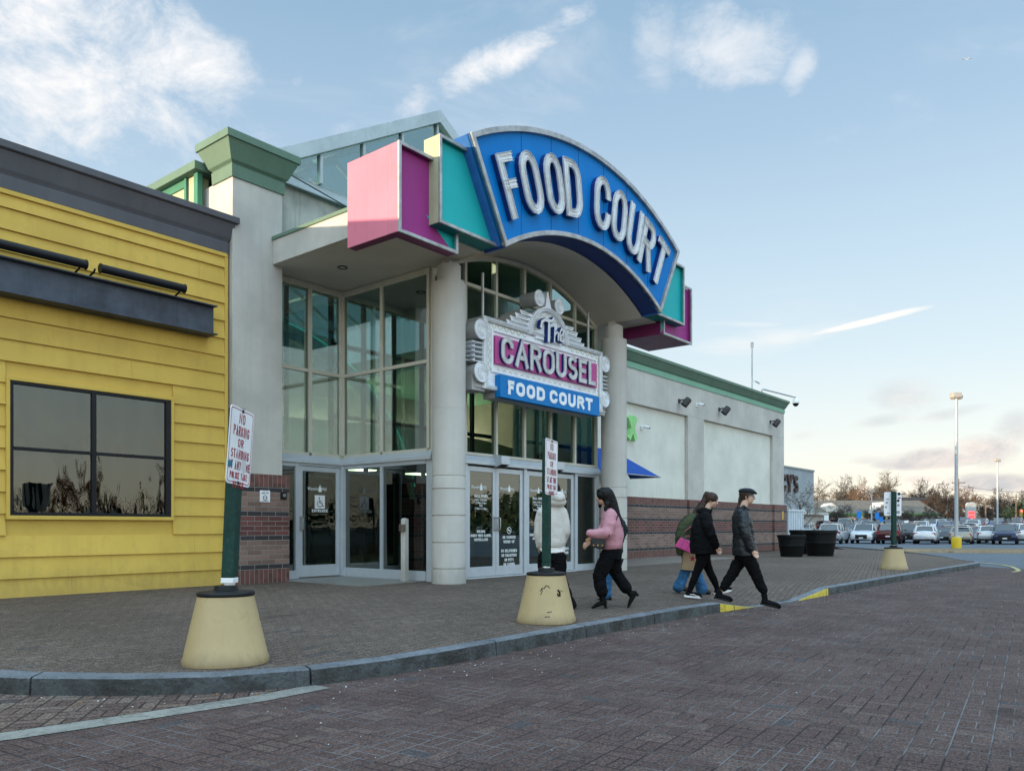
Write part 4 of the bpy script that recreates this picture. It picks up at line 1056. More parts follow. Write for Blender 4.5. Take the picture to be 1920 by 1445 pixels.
def right_building():
    r = thing('mall_wing', 'long pale stucco wing with a sage green cornice and banded brick base', 'building', (0, 0, 0))
    Y0 = 13.6; X0, X1 = 18.9, 36.8
    mb = MB(); mb.box(X0, X1-.13, Y0+.13, Y0+.33, GZ-.2, 6.56); mb.box(26.1, X1-.13, Y0+.33, 45, GZ-.2, 6.56); mb.build('wall_panel', M_STUCCO_P, r)
    mb = MB(); mb.box(X0, X1, Y0, Y0+.125, 5.38, 6.55); mb.box(27.07, 28.41, Y0, Y0+.125, 2.18, 5.38); mb.box(35.42, X1, Y0, Y0+.125, 2.18, 5.38); mb.box(X1-.125, X1, Y0+.125, 45, 2.18, 6.55); mb.box(X0, 19.4, Y0, Y0+.125, 2.18, 5.38)
    mb.build('wall', M_STUCCO, r, bevel=.01)
    mb = MB(); mb.box(X0, 27.0, 13.585, 13.7, 0, 2.08); mb.box(27.0, 28.48, 13.49, 13.7, 0, 2.08); mb.box(28.48, 35.35, 13.585, 13.7, 0, 2.08); mb.box(35.35, X1+.08, 13.49, 13.7, 0, 2.08); mb.box(X1-.05, X1+.08, 13.7, 45, 0, 2.08)
    o = mb.build('brick_base', brick_wall_mat('banded_brick'), r, bevel=.005); o.location = (0, 0, GZ-.01)
    mb = MB(); cornice(mb, X0-.2, X1, Y0, 45, [(.0, 6.53), (.03, 6.53), (.035, 6.70), (.015, 6.71), (.02, 6.73), (.06, 6.77), (.17, 6.99), (.17, 7.0), (.205, 7.005), (.205, 7.11), (0, 7.14)], [0, 0, 0, 0, 1, 1, 1, 1, 1, 1])
    for x in (27.6, 28.85):
        mb.add([(x, Y0-.058, 6.775), (x+.02, Y0-.058, 6.775), (x+.02, Y0-.172, 6.99), (x, Y0-.172, 6.99), (x, Y0-.066, 6.772), (x+.02, Y0-.066, 6.772), (x+.02, Y0-.18, 6.985), (x, Y0-.18, 6.985)], [(0, 1, 2, 3), (4, 7, 6, 5), (0, 3, 7, 4), (1, 5, 6, 2), (0, 4, 5, 1), (3, 2, 6, 7)], 2)
    mb.build('cornice', [mat('pale_sage_band', (.19, .38, .27), .55, var=.05), M_GREEN, M_GREEN_D], r, bevel=.006)
    m = MB(); m.box(36.2, 36.42, 13.47, 13.488, 1.60, 1.98); m.build('hydrant_plate', mat('brass_plate', (.55, .36, .08), .4, .5), r, bevel=.004)
    # blue awning
    a = thing('awning', 'blue fabric awning on the stucco wall behind the right column', 'awning', (0, 0, 0))
    m = MB(); v = [(18.9, 13.58, 3.72), (21.75, 13.58, 3.72), (22.85, 12.45, 2.86), (18.3, 12.45, 2.86), (22.85, 13.58, 2.86), (18.3, 13.58, 2.86)]
    m.add(v, [(0, 1, 2, 3), (1, 4, 2), (0, 3, 5)]); v2 = [(x, y, z-.02) for x, y, z in v]
    m.build('awning_fabric', mat('blue_canvas', (.015, .07, .30), .85, var=.07, vs=2, bump=.3, bs=200), a)
    m = MB(); m.tube([v[3], v[2], v[4]], .02, 6); m.tube([v[3], v[5]], .02, 6); m.build('awning_frame', M_TRIMM, a)
    # green letter on the wall
    l = thing('sign_letter', 'lime green letter X of a shop sign on the stucco panel', 'sign letter', (22.72, 13.72, 4.08))
    m = MB()
    for cl, Q in letter_strokes('X', .62, .92, .17):
        L, Rr = ribbon(Q, .19, cl); m.band(L, Rr, 0, -.16+(.003 if Q[0][1] < .5 else 0), 0)
    m.build('letter_body', [mat('lime_letter_face', (.30, .62, .24), .45)], l, bevel=.004)
    # wall floodlights: dark shrouded cans on short arms
    for k, (x, z, lb) in enumerate(((26.35, 5.80, 'dark wall floodlight nearest the canopy, over the lime letter panel'), (29.75, 5.88, 'dark wall floodlight over the left end of the right hand stucco panel'), (35.1, 5.93, 'dark wall floodlight nearest the far corner of the wing'))):
        t = thing('wall_floodlight', lb, 'floodlight', (x, 13.6, z), group='floodlights along the stucco wing')
        M = Matrix.Translation((.0, -.30, -.02)) @ Matrix.Rotation(R(28), 4, 'Y') @ Matrix.Rotation(R(30), 4, 'X')
        m = MB(); m.lathe([(.0, .16), (.10, .16), (.125, .12), (.135, -.16), (.12, -.16), (.11, -.10), (0, -.10)], 18, 0, M, caps=False); m.build('lamp_housing', mat('bronze_fixture', (.05, .045, .045), .5), t, smooth=40)
        m = MB(); m.tube([(0, 0, .05), (0, -.16, .08), (0, -.28, .06)], .025, 8); m.box(-.07, .07, -.03, 0, -.03, .12); m.build('arm', mat('bronze_fixture', (.05, .045, .045), .5), t)

    def cam_dome(x, z, lb, y=13.6):
        t = thing('security_camera', lb, 'security camera', (x, y, z), group='security cameras on the stucco wing')
        m = MB(); m.box(-.06, .06, -.03, 0, -.06, .08); m.tube([(0, -.02, .03), (0, -.14, .05)], .022, 8); m.build('bracket', M_WHITE, t)
        m = MB(); m.tube([(.0, -.12, .04), (.07, -.27, -.01)], .045, 12); m.tube([(.07, -.27, -.01), (.078, -.29, -.017)], .036, 12, 1); m.build('camera_body', [M_WHITE, M_BLACKP], t, smooth=40)
    cam_dome(27.75, 5.86, 'small white security camera between the two left floodlights')
    cam_dome(23.85, 4.63, 'small security camera on the stucco panel right of the lime letter', 13.72)
    # roof mast and long camera arm
    t = thing('roof_mast', 'thin white antenna mast with a small camera on the green cornice', 'mast', (33.3, 13.7, 7.12))
    m = MB(); m.tube([(0, 0, 0), (0, 0, 2.0)], .035, 8); m.box(-.05, .05, -.05, .05, 1.92, 2.12); m.box(-.12, .12, -.12, .12, 0, .05); m.build('mast_pole', M_POLE, t)
    m = MB(); m.tube([(0, 0, .42), (.25, -.1, .46)], .02, 6); m.tube([(.16, -.05, .50), (.42, -.16, .40)], .05, 10); m.build('camera_body', M_WHITE, t, smooth=40)
    t = thing('camera_arm', 'long horizontal roof arm ending in a white dome camera past the corner', 'security camera', (34.9, 13.9, 7.2))
    m = MB(); m.tube([(0, 0, 0), (0, 0, .22), (.05, -.02, .26), (3.3, -.35, .26)], .035, 8); m.build('arm', M_POLE, t)
    m = MB(); m.lathe([(.0, .12), (.06, .10), (.15, .02), (.17, -.10), (.17, -.16), (.15, -.17)], 16, 0, None, (3.3, -.35, .14)); m.build('camera_housing', M_WHITE, t, smooth=40)
    m = MB(); m.lathe([(.14, 0), (.12, -.08), (.06, -.13), (.0, -.145)], 16, 0, None, (3.3, -.35, -.03)); m.build('camera_dome', M_BLACKP, t, smooth=60)
    return r


def shade_block():
    r = thing('plaza_shade_block', 'unseen stucco block added beyond the yellow building to shade the plaza', 'building', (0, 0, 0))
    m = MB(); m.box(-80, -14.1, 13.8, 60, -.1, 7.1); m.box(-14, 36.5, 30.3, 60, -.1, 7.0); m.build('wall', M_STUCCO, r)  # out of view, added to keep the low sun off the plaza


yellow_building(); entrance_building(); right_building(); shade_block()


# ------------------------------------------------------------------ the big arched sign
def frame_rect(mb, x0, x1, z0, z1, y0, y1, w, mi):
    mb.box(x0, x1, y0, y1, z0, z0+w, mi); mb.box(x0, x1, y0, y1, z1-w, z1, mi); mb.box(x0, x0+w, y0, y1, z0+w, z1-w, mi); mb.box(x1-w, x1, y0, y1, z0+w, z1-w, mi)


def arch_sign():
    r = thing('food_court_sign', 'big blue arched sign reading FOOD COURT with teal and pink side boxes', 'sign', (XC, 9.4, 6.33))
    T = Matrix.Translation((-XC, -9.4, -6.33))
    n = 40; YB0, YB1 = 9.15, 9.66
    up = [(XC-3.82+7.64*i/n, 1.68+math.sqrt(7.40**2-(-3.82+7.64*i/n)**2)) for i in range(n+1)]
    lo = [(XC-2.88+5.76*i/n, 1.59+math.sqrt(5.53**2-(-2.88+5.76*i/n)**2)) for i in range(n+1)]
    zl, zu = lo[0][1], up[0][1]
    # recessed face
    m = MB(); m.band(up, lo, YB0+.06, YB0+.10, 0, T)
    for k in range(1, 7):
        a = -3.3+k*.94; d = math.atan2(a, 6.4); p0 = (XC+math.sin(d)*5.58, 1.62+math.cos(d)*5.58); p1 = (XC+math.sin(d)*7.3, 1.68+math.cos(d)*7.3)
        x = XC+a; m.box(x-.005, x+.005, YB0+.056, YB0+.06, 1.62+math.sqrt(5.6**2-a*a), 1.64+math.sqrt(7.35**2-a*a), 1, T)
    m.build('sign_face', [M_BLUE, M_NAVY], r)
    # returns: top, sides and underside
    m = MB()
    def rim(P, dd, mi):
        Q = []
        for i, p in enumerate(P):
            c = (XC, 1.65); v = Vector((p[0]-c[0], p[1]-c[1])).normalized(); Q.append((p[0]+v.x*dd, p[1]+v.y*dd))
        m.band(P, Q, YB0+.02, YB1, mi, T)
    rim(up, -.04, 0); rim(lo, .04, 1)
    for s in (-1, 1):
        m.add([(XC+s*2.88, y, zl) for y in (YB0+.02, YB1)]+[(XC+s*3.82, y, zu) for y in (YB1, YB0+.02)]+[(XC+s*2.84, y, zl) for y in (YB0+.02, YB1)]+[(XC+s*3.78, y, zu) for y in (YB1, YB0+.02)],
              [(0, 1, 2, 3), (4, 7, 6, 5), (0, 3, 7, 4), (1, 5, 6, 2), (0, 4, 5, 1), (3, 2, 6, 7)], 0, T)
    m.band(up, lo, YB1-.04, YB1, 1, T)
    m.build('sign_return', [mat('sign_blue_side', (.03, .14, .42), .45), M_NAVY], r)
    # silver edge trim
    m = MB()
    def trim(P, dd, y0, y1):
        Q = []
        for p in P: v = Vector((p[0]-XC, p[1]-1.65)).normalized(); Q.append((p[0]+v.x*dd, p[1]+v.y*dd))
        m.band(P, Q, y0, y1, 0, T)
    trim(up, -.10, YB0-.01, YB0+.07); trim(lo, .09, YB0-.01, YB0+.07)
    for s in (-1, 1):
        a = Vector((XC+s*2.88, zl)); b = Vector((XC+s*3.82, zu)); t = (b-a).normalized(); nn = Vector((-t.y, t.x))*s; w = .085
        q = [a, b, b+nn*w, a+nn*w]; m.prism([tuple(p) for p in q], YB0-.012, YB0+.068, 'XZ', 0, T)
    m.build('edge_trim', M_TRIMM, r, bevel=.006)
    # teal boxes
    for s in (-1, 1):
        xa, xb = (9.57, 11.14) if s < 0 else (16.76, 18.40); y0, y1, z0, z1 = 9.35, 9.72, 6.37, 7.84
        m = MB(); m.box(xa+.02, xb, y0+.09, y1, z0, z1, 0, T)
        m.box(xa, xa+.02, y0+.02, y1, z0, z1, 1 if s < 0 else 0, T) if s < 0 else m.box(xb, xb+.02, y0+.02, y1, z0, z1, 0, T)
        m.box(xa+.02, xb, y0+.02, y0+.09, z0, z0+.02, 2, T); m.box(xa+.02, xb, y0+.02, y0+.09, z1-.02, z1, 0, T)
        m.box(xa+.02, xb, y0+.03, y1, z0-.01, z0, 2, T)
        d = m.build('side_box', [M_TEAL, M_TEALSIDE, M_TEALD], r); d['label'] = 'teal box on the %s end of the arch' % ('left' if s < 0 else 'right')
        m = MB(); frame_rect(m, xa, xb+.02 if s > 0 else xb, z0-.012, z1+.01, y0-.01, y0+.03, .055, 0)
        m.v = [tuple(T @ Vector(p)) for p in m.v]; m.build('edge_trim', M_TRIMM, d, bevel=.005)
    # pink boxes
    y0, z0, z1 = 9.5, 6.03, 7.48
    for s in (-1, 1):
        m = MB()
        if s < 0:
            xa, xb = 8.79, 10.18
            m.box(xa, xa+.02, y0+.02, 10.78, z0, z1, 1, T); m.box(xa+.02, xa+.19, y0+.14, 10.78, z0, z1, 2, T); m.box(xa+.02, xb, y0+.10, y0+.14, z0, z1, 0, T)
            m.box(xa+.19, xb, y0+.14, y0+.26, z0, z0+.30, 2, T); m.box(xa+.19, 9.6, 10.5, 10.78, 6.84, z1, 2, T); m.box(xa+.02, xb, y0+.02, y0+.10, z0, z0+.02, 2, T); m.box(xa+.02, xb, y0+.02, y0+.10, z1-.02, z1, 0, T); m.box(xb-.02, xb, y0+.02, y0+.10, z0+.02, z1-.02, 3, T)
            # teal corner panel under the teal box
            m.prism([(9.50, 6.52), (10.16, 6.06), (10.16, 6.52)], y0+.095, y0+.10, 'XZ', 3, T)
        else:
            xa, xb = 17.6, 19.13
            m.box(xa, xb-.02, y0+.10, 10.78, z0, z1-.01, 2, T); m.box(xa, xb-.02, y0+.096, y0+.0995, z0+.02, z1-.03, 0, T); m.box(xb-.02, xb, y0+.02, 10.78, z0, z1, 0, T); m.box(xa, xb-.02, y0+.02, y0+.095, z0, z0+.02, 2, T)
            m.prism([(17.62, 6.5), (17.62, 6.08), (18.0, 6.5)], y0+.092, y0+.0955, 'XZ', 3, T)
        d = m.build('side_box', [M_MAG, M_PINK, M_MAGD, M_TEAL], r); d['label'] = 'pink and magenta box at the %s end of the sign' % ('left' if s < 0 else 'right')
        m = MB(); frame_rect(m, xa-.003, xb+.003, z0-.012, z1+.01, y0-.01, y0+.03, .055, 0)
        if s < 0: m.box(xa-.004, xa+.0, y0+.20, y0+.206, z0+.02, z1-.02, 0)
        m.v = [tuple(T @ Vector(p)) for p in m.v]; m.build('edge_trim', M_TRIMM, d, bevel=.005)
    # channel letters fanned on the arc
    for ch, ang, w in (('F', -25.6, .50), ('O', -20.0, .58), ('O', -13.3, .58), ('D', -7.5, .58), ('C', 2.2, .60), ('O', 8.2, .58), ('U', 14.1, .58), ('R', 19.4, .58), ('T', 25.2, .56)):
        h, sw = 1.13, .165; rad = 6.42; a = R(ang)
        cx, cz = XC+rad*math.sin(a), 1.65+rad*math.cos(a)
        M = Matrix.Translation((cx-XC, YB0+.06-9.4, cz-6.33)) @ Matrix.Rotation(a, 4, 'Y') @ Matrix.Translation((-w/2, 0, -h/2))
        m = MB(); k = 0; st = letter_strokes(ch, w, h, sw)
        for cl, Q in st:
            L, Rr = ribbon(Q, sw, cl); e = k*.002
            m.band(L, Rr, 0, -.10-e, 0, M, closed=cl)                     # blue can
            L2, R2 = ribbon(Q, sw-.016, cl); m.band(L2, R2, -.10-e, -.106-e, 1, M, closed=cl)
            Ls, Rs = ribbon(Q, sw-.014, cl)
            for S, S2 in ((Ls, L), (Rs, Rr)): m.band(S, S2, -.096-e, -.136-e, 2, M, closed=cl)   # raised rim
            if not cl:
                for i0 in (0, -1): m.band([L[i0], Rr[i0]], [Ls[i0] if False else (L[i0][0]*.93+L[i0+1 if i0 == 0 else i0-1][0]*.07, L[i0][1]*.93+L[i0+1 if i0 == 0 else i0-1][1]*.07), (Rr[i0][0]*.93+Rr[i0+1 if i0 == 0 else i0-1][0]*.07, Rr[i0][1]*.93+Rr[i0+1 if i0 == 0 else i0-1][1]*.07)], -.097-e, -.134-e, 2, M) if k == 0 and len(Q) > 20 else None
            k += 1
        lt = m.build('letter', [M_NAVY, M_WHITEL, M_RIML], r); lt['label'] = 'letter '+ch
        m = MB()
        for cl, Q in st:
            L, Rr = ribbon(Q, sw*.42, cl)
            for S in (L, Rr): m.tube([(x, -.125, z) for x, z in S], .0095, 6, 0, M, closed=cl)
        m.build('neon_tube', M_NEONOFF, lt, smooth=60)
    return r


def carousel_sign():
    Y0, Y1 = 10.30, 10.78; cx, cz = 13.93, 4.7
    r = thing('carousel_sign', 'ornate white marquee reading The CAROUSEL with a blue FOOD COURT panel below', 'sign', (cx, Y0, cz))
    T = Matrix.Translation((-cx, -Y0, -cz))
    xa, xb, z0, z1 = 11.80, 16.06, 3.99, 5.42
    # body
    m = MB(); m.box(xa, xb, Y0+.06, Y1, z0, z1, 1, T); m.box(xa+.10, xb-.10, Y0+.045, Y0+.0601, z0+.10, z1-.10, 0, T)
    # arched crest
    n = 20; ro, ri = .72, .60
    ar = [(cx+ro*math.cos(R(180-180*i/n)), 5.30+ro*math.sin(R(180-180*i/n))*.97) for i in range(n+1)]
    m.prism(ar, Y0+.06, Y1, 'XZ', 0, T, side=1)
    for s in (-1, 1):                          # stepped rays beside the crest
        for k, (a, b, zz0, zz1) in enumerate(((.55, 1.38, 5.42, 5.50), (.55, 1.26, 5.50, 5.60), (.55, 1.10, 5.60, 5.70), (.50, .94, 5.70, 5.79))):
            m.prism([(cx+s*a, zz0), (cx+s*b, zz0), (cx+s*(b+.05), zz1), (cx+s*a, zz1-.03)], Y0+.03-k*.002, Y1-.05, 'XZ', 0, T, side=1)
    m.box(xa-.28, xa+.1, Y0+.08, Y1-.03, z0-.05, z0+.30, 1, T); m.box(xb-.1, xb+.24, Y0+.08, Y1-.03, z0-.05, z0+.30, 1, T)
    m.build('sign_body', [M_WHITES, M_WHITEG], r, bevel=.006)
    # frames: outer rim, inner rim, crest rim
    m = MB(); q = []
    frame_rect(m, xa, xb, z0, z1, Y0, Y0+.061, .085, 0); frame_rect(m, xa+.23, xb-.21, z0+.36, z1-.20, Y0+.005, Y0+.05, .05, 0)
    m.v = [tuple(T @ Vector(p)) for p in m.v]
    ao = [(cx+ro*math.cos(R(180-180*i/n)), 5.32+ro*math.sin(R(180-180*i/n))*.97) for i in range(n+1)]; ai = [(cx+(ro-.09)*math.cos(R(180-180*i/n)), 5.32+(ro-.09)*math.sin(R(180-180*i/n))*.97) for i in range(n+1)]
    m.band(ao, ai, Y0-.02, Y0+.062, 0, T)
    ao = [(cx+.47*math.cos(R(180-180*i/n)), 5.28+.50*math.sin(R(180-180*i/n))) for i in range(n+1)]
    m.prism(ao, Y0-.005, Y0+.059, 'XZ', 0, T)
    # little spike between the medallions
    m.prism([(cx-.10, 6.0), (cx-.03, 6.36), (cx, 6.38), (cx+.13, 6.0)], Y0+.02, Y0+.12, 'XZ', 0, T)
    m.build('frame', M_WHITES, r, bevel=.006)
    # medallion drums
    for x, z, rr in ((13.57, 6.15, .175), (14.30, 6.13, .175), (11.70, 5.13, .20), (11.69, 4.29, .20), (16.17, 5.15, .19), (16.16, 4.31, .19)):
        M = T @ Matrix.Translation((x, Y0, z)) @ Matrix.Rotation(R(90), 4, 'X')
        m = MB(); m.lathe([(rr-.02, 0), (rr-.02, -.42)], 26, 1, M); m.lathe([(rr, .0), (rr, .025), (rr-.012, .03), (rr-.015, .005), (0, .006)], 26, 0, M, caps=False); d = m.build('medallion', [M_WHITES, M_WHITEG], r, smooth=40)
        m = MB(); 
        for q in (.62, .40): m.tube([(x+rr*q*math.cos(a)-cx, -.045, z+rr*q*math.sin(a)-cz) for a in [i*PI/10+.3 for i in range(18)]], .008, 5)
        m.build('neon_tube', M_NEONOFF, d)
    # slatted fins between the side drums
    for x0, x1 in ((11.48, 11.80), (16.06, 16.36)):
        m = MB()
        for k in range(5): m.box(x0, x1, Y0+.04, Y1-.1, 4.50+k*.092, 4.515+k*.092, 0, T)
        m.box((x0+x1)/2-.01, (x0+x1)/2+.01, Y0+.12, Y1-.12, 4.49, 4.90, 0, T); m.build('fin_stack', M_WHITES, r)
    # pink panel with CAROUSEL
    m = MB(); m.box(12.11, 15.80, Y0-.02, Y0+.055, 4.53, 5.09, 0, T); m.build('name_panel', mat('carousel_pink', (.50, .085, .28), .5, var=.05, bump=0), r, bevel=.004)
    x = 12.22; ws = dict(C=.385, A=.43, R=.385, O=.41, U=.39, S=.365, E=.335, L=.32); gap = .062
    hs = .54
    for ch in 'CAROUSEL':
        w = ws[ch]; m = MB(); k = 0; M = T @ Matrix.Translation((x, Y0-.02, 4.55)); st = letter_strokes(ch, w, hs, .098)
        for cl, Q in st:
            L, Rr = ribbon(Q, .098, cl); e = k*.002; m.band(L, Rr, 0, -.055-e, 0, M, closed=cl); L2, R2 = ribbon(Q, .088, cl); m.band(L2, R2, -.055-e, -.059-e, 1, M, closed=cl)
            for S, S2 in ((L2, L), (R2, Rr)): m.band(S, S2, -.053-e, -.076-e, 2, M, closed=cl)
            k += 1
        lt = m.build('letter', [M_NAVY, M_WHITEL, M_RIML], r); lt['label'] = 'letter '+ch
        m = MB()
        for cl, Q in st:
            L, Rr = ribbon(Q, .040, cl)
            for S in (L, Rr): m.tube([(a, -.072, b) for a, b in S], .0065, 5, 0, M, closed=cl)
        m.build('neon_tube', M_NEONOFF, lt)
        x += w+gap
    # blue panel with FOOD COURT
    m = MB(); m.box(12.17, 13.985, Y0-.10, Y0+.055, 3.86, 4.31, 0, T); m.box(13.99, 15.78, Y0-.10, Y0+.055, 3.86, 4.31, 0, T); m.build('name_panel', mat('carousel_blue', (.005, .18, .50), .5, spec=.2, var=.04, bump=0), r, bevel=.006)
    m = MB(); yb = Y0-.10
    x = 12.40
    for ch in 'FOOD COURT':
        w = .28 if ch not in ' F' else (.20 if ch == 'F' else .05)
        if ch != ' ':
            k = 0
            for cl, Q in letter_strokes(ch, w, .285, .078):
                L, Rr = ribbon(Q, .078, cl); m.band(L, Rr, yb, yb-.012-.002*k, 0, T @ Matrix.Translation((x, 0, 3.94)), closed=cl); k += 1
        x += w+.065
    m.build('lettering', M_WHITES, r)
    MB().box(12.2, 15.75, Y0+.06, Y1-.1, 3.86, 3.985, 0, T).build('backing', M_WHITEG, r)
    # script word
    m = MB()
    St = [[(-.42, .02), (-.38, .16), (-.28, .22), (-.02, .24), (.05, .32)], [(-.13, .22), (-.15, -.24)], [(.08, .14), (.06, -.20)], [(.07, -.05), (.15, .04), (.20, .02), (.20, -.14)], [(.26, -.03), (.36, .02), (.40, .10), (.32, .14), (.25, .02), (.27, -.12), (.38, -.14)]]
    for k, P in enumerate(St):
        L, Rr = ribbon(P, .085 if k < 2 else .055, False); M = T @ Matrix.Translation((cx, Y0-.005, 5.47)); m.band(L, Rr, 0, -.09-.002*k, 0, M); L, Rr = ribbon(P, .06 if k < 2 else .035, False); m.band(L, Rr, -.09-.002*k, -.098-.002*k, 1, M)
    m.build('script_lettering', [M_NAVY, M_WHITEL], r)
    # neon lines on the frame and looped bulb string
    m = MB(); y = Y0-.02
    for d in (.025, .06): m.tube([(xa+d-cx, y-Y0, z0+d-cz), (xb-d-cx, y-Y0, z0+d-cz), (xb-d-cx, y-Y0, z1-d-cz), (xa+d-cx, y-Y0, z1-d-cz)], .009, 5, closed=True)
    for rr in (.69, .66): m.tube([(rr*math.cos(a), -.04, 5.32+rr*math.sin(a)*.97-cz) for a in [PI*i/24 for i in range(25)]], .009, 5)
    for s in (-1, 1):
        for (a, b, z) in ((.75, 1.34, 5.46), (.75, 1.22, 5.55), (.74, 1.06, 5.65), (.70, .92, 5.74)): m.tube([(s*a, .0, z-cz), (s*b, .0, z-cz+.01)], .010, 5)
        for zz in (4.02, 4.12, 4.20): m.tube([(s*1.95, .03, zz-cz), (s*2.34, .03, zz-cz)], .009, 5)
    m.build('neon_tube', M_NEONOFF, r)
    m = MB()
    def loops(P0, P1, nl, amp):
        P0, P1 = Vector(P0), Vector(P1); t = (P1-P0); l = t.length; t.normalize(); nn = Vector((-t.y, t.x)); pts = []
        for i in range(nl*8+1): f = i/(nl*8); p = P0+t*l*f+nn*amp*math.sin(f*nl*2*PI); pts.append((p.x-cx, .02, p.y-cz))
        m.tube(pts, .0055, 4)
    loops((xa+.16, z1-.15), (13.15, z1-.15), 6, .045); loops((14.7, z1-.15), (xb-.15, z1-.15), 6, .045); loops((xa+.16, z1-.15), (xa+.16, z0+.3), 6, .03); loops((xb-.14, z1-.15), (xb-.14, z0+.3), 6, .03); loops((xa+.2, 4.40), (xb-.2, 4.40), 20, .035)
    pts = []
    for i in range(121): a = PI-PI*i/120; rr = .54+.035*math.sin(i/120*2*PI*9); pts.append((rr*math.cos(a), .02, 5.30+rr*math.sin(a)-cz))
    m.tube(pts, .0055, 4); m.build('light_string', M_ROPE, r)
    # hangers
    m = MB(); m.tube([(-1.9, .25, 5.42-cz), (-1.9, .25, 6.36-cz)], .03, 8); m.tube([(1.9, .25, 5.42-cz), (1.9, .25, 6.36-cz)], .03, 8); m.box(-2.45, -2.1, .20, .26, -.2, -.15); m.tube([(-2.65, .2, 0), (-2.1, .25, 0)], .025, 6); m.tube([(2.65, .2, 0), (2.1, .25, 0)], .025, 6); m.build('hanger', M_TRIMM, r)
    return r


arch_sign(); carousel_sign()


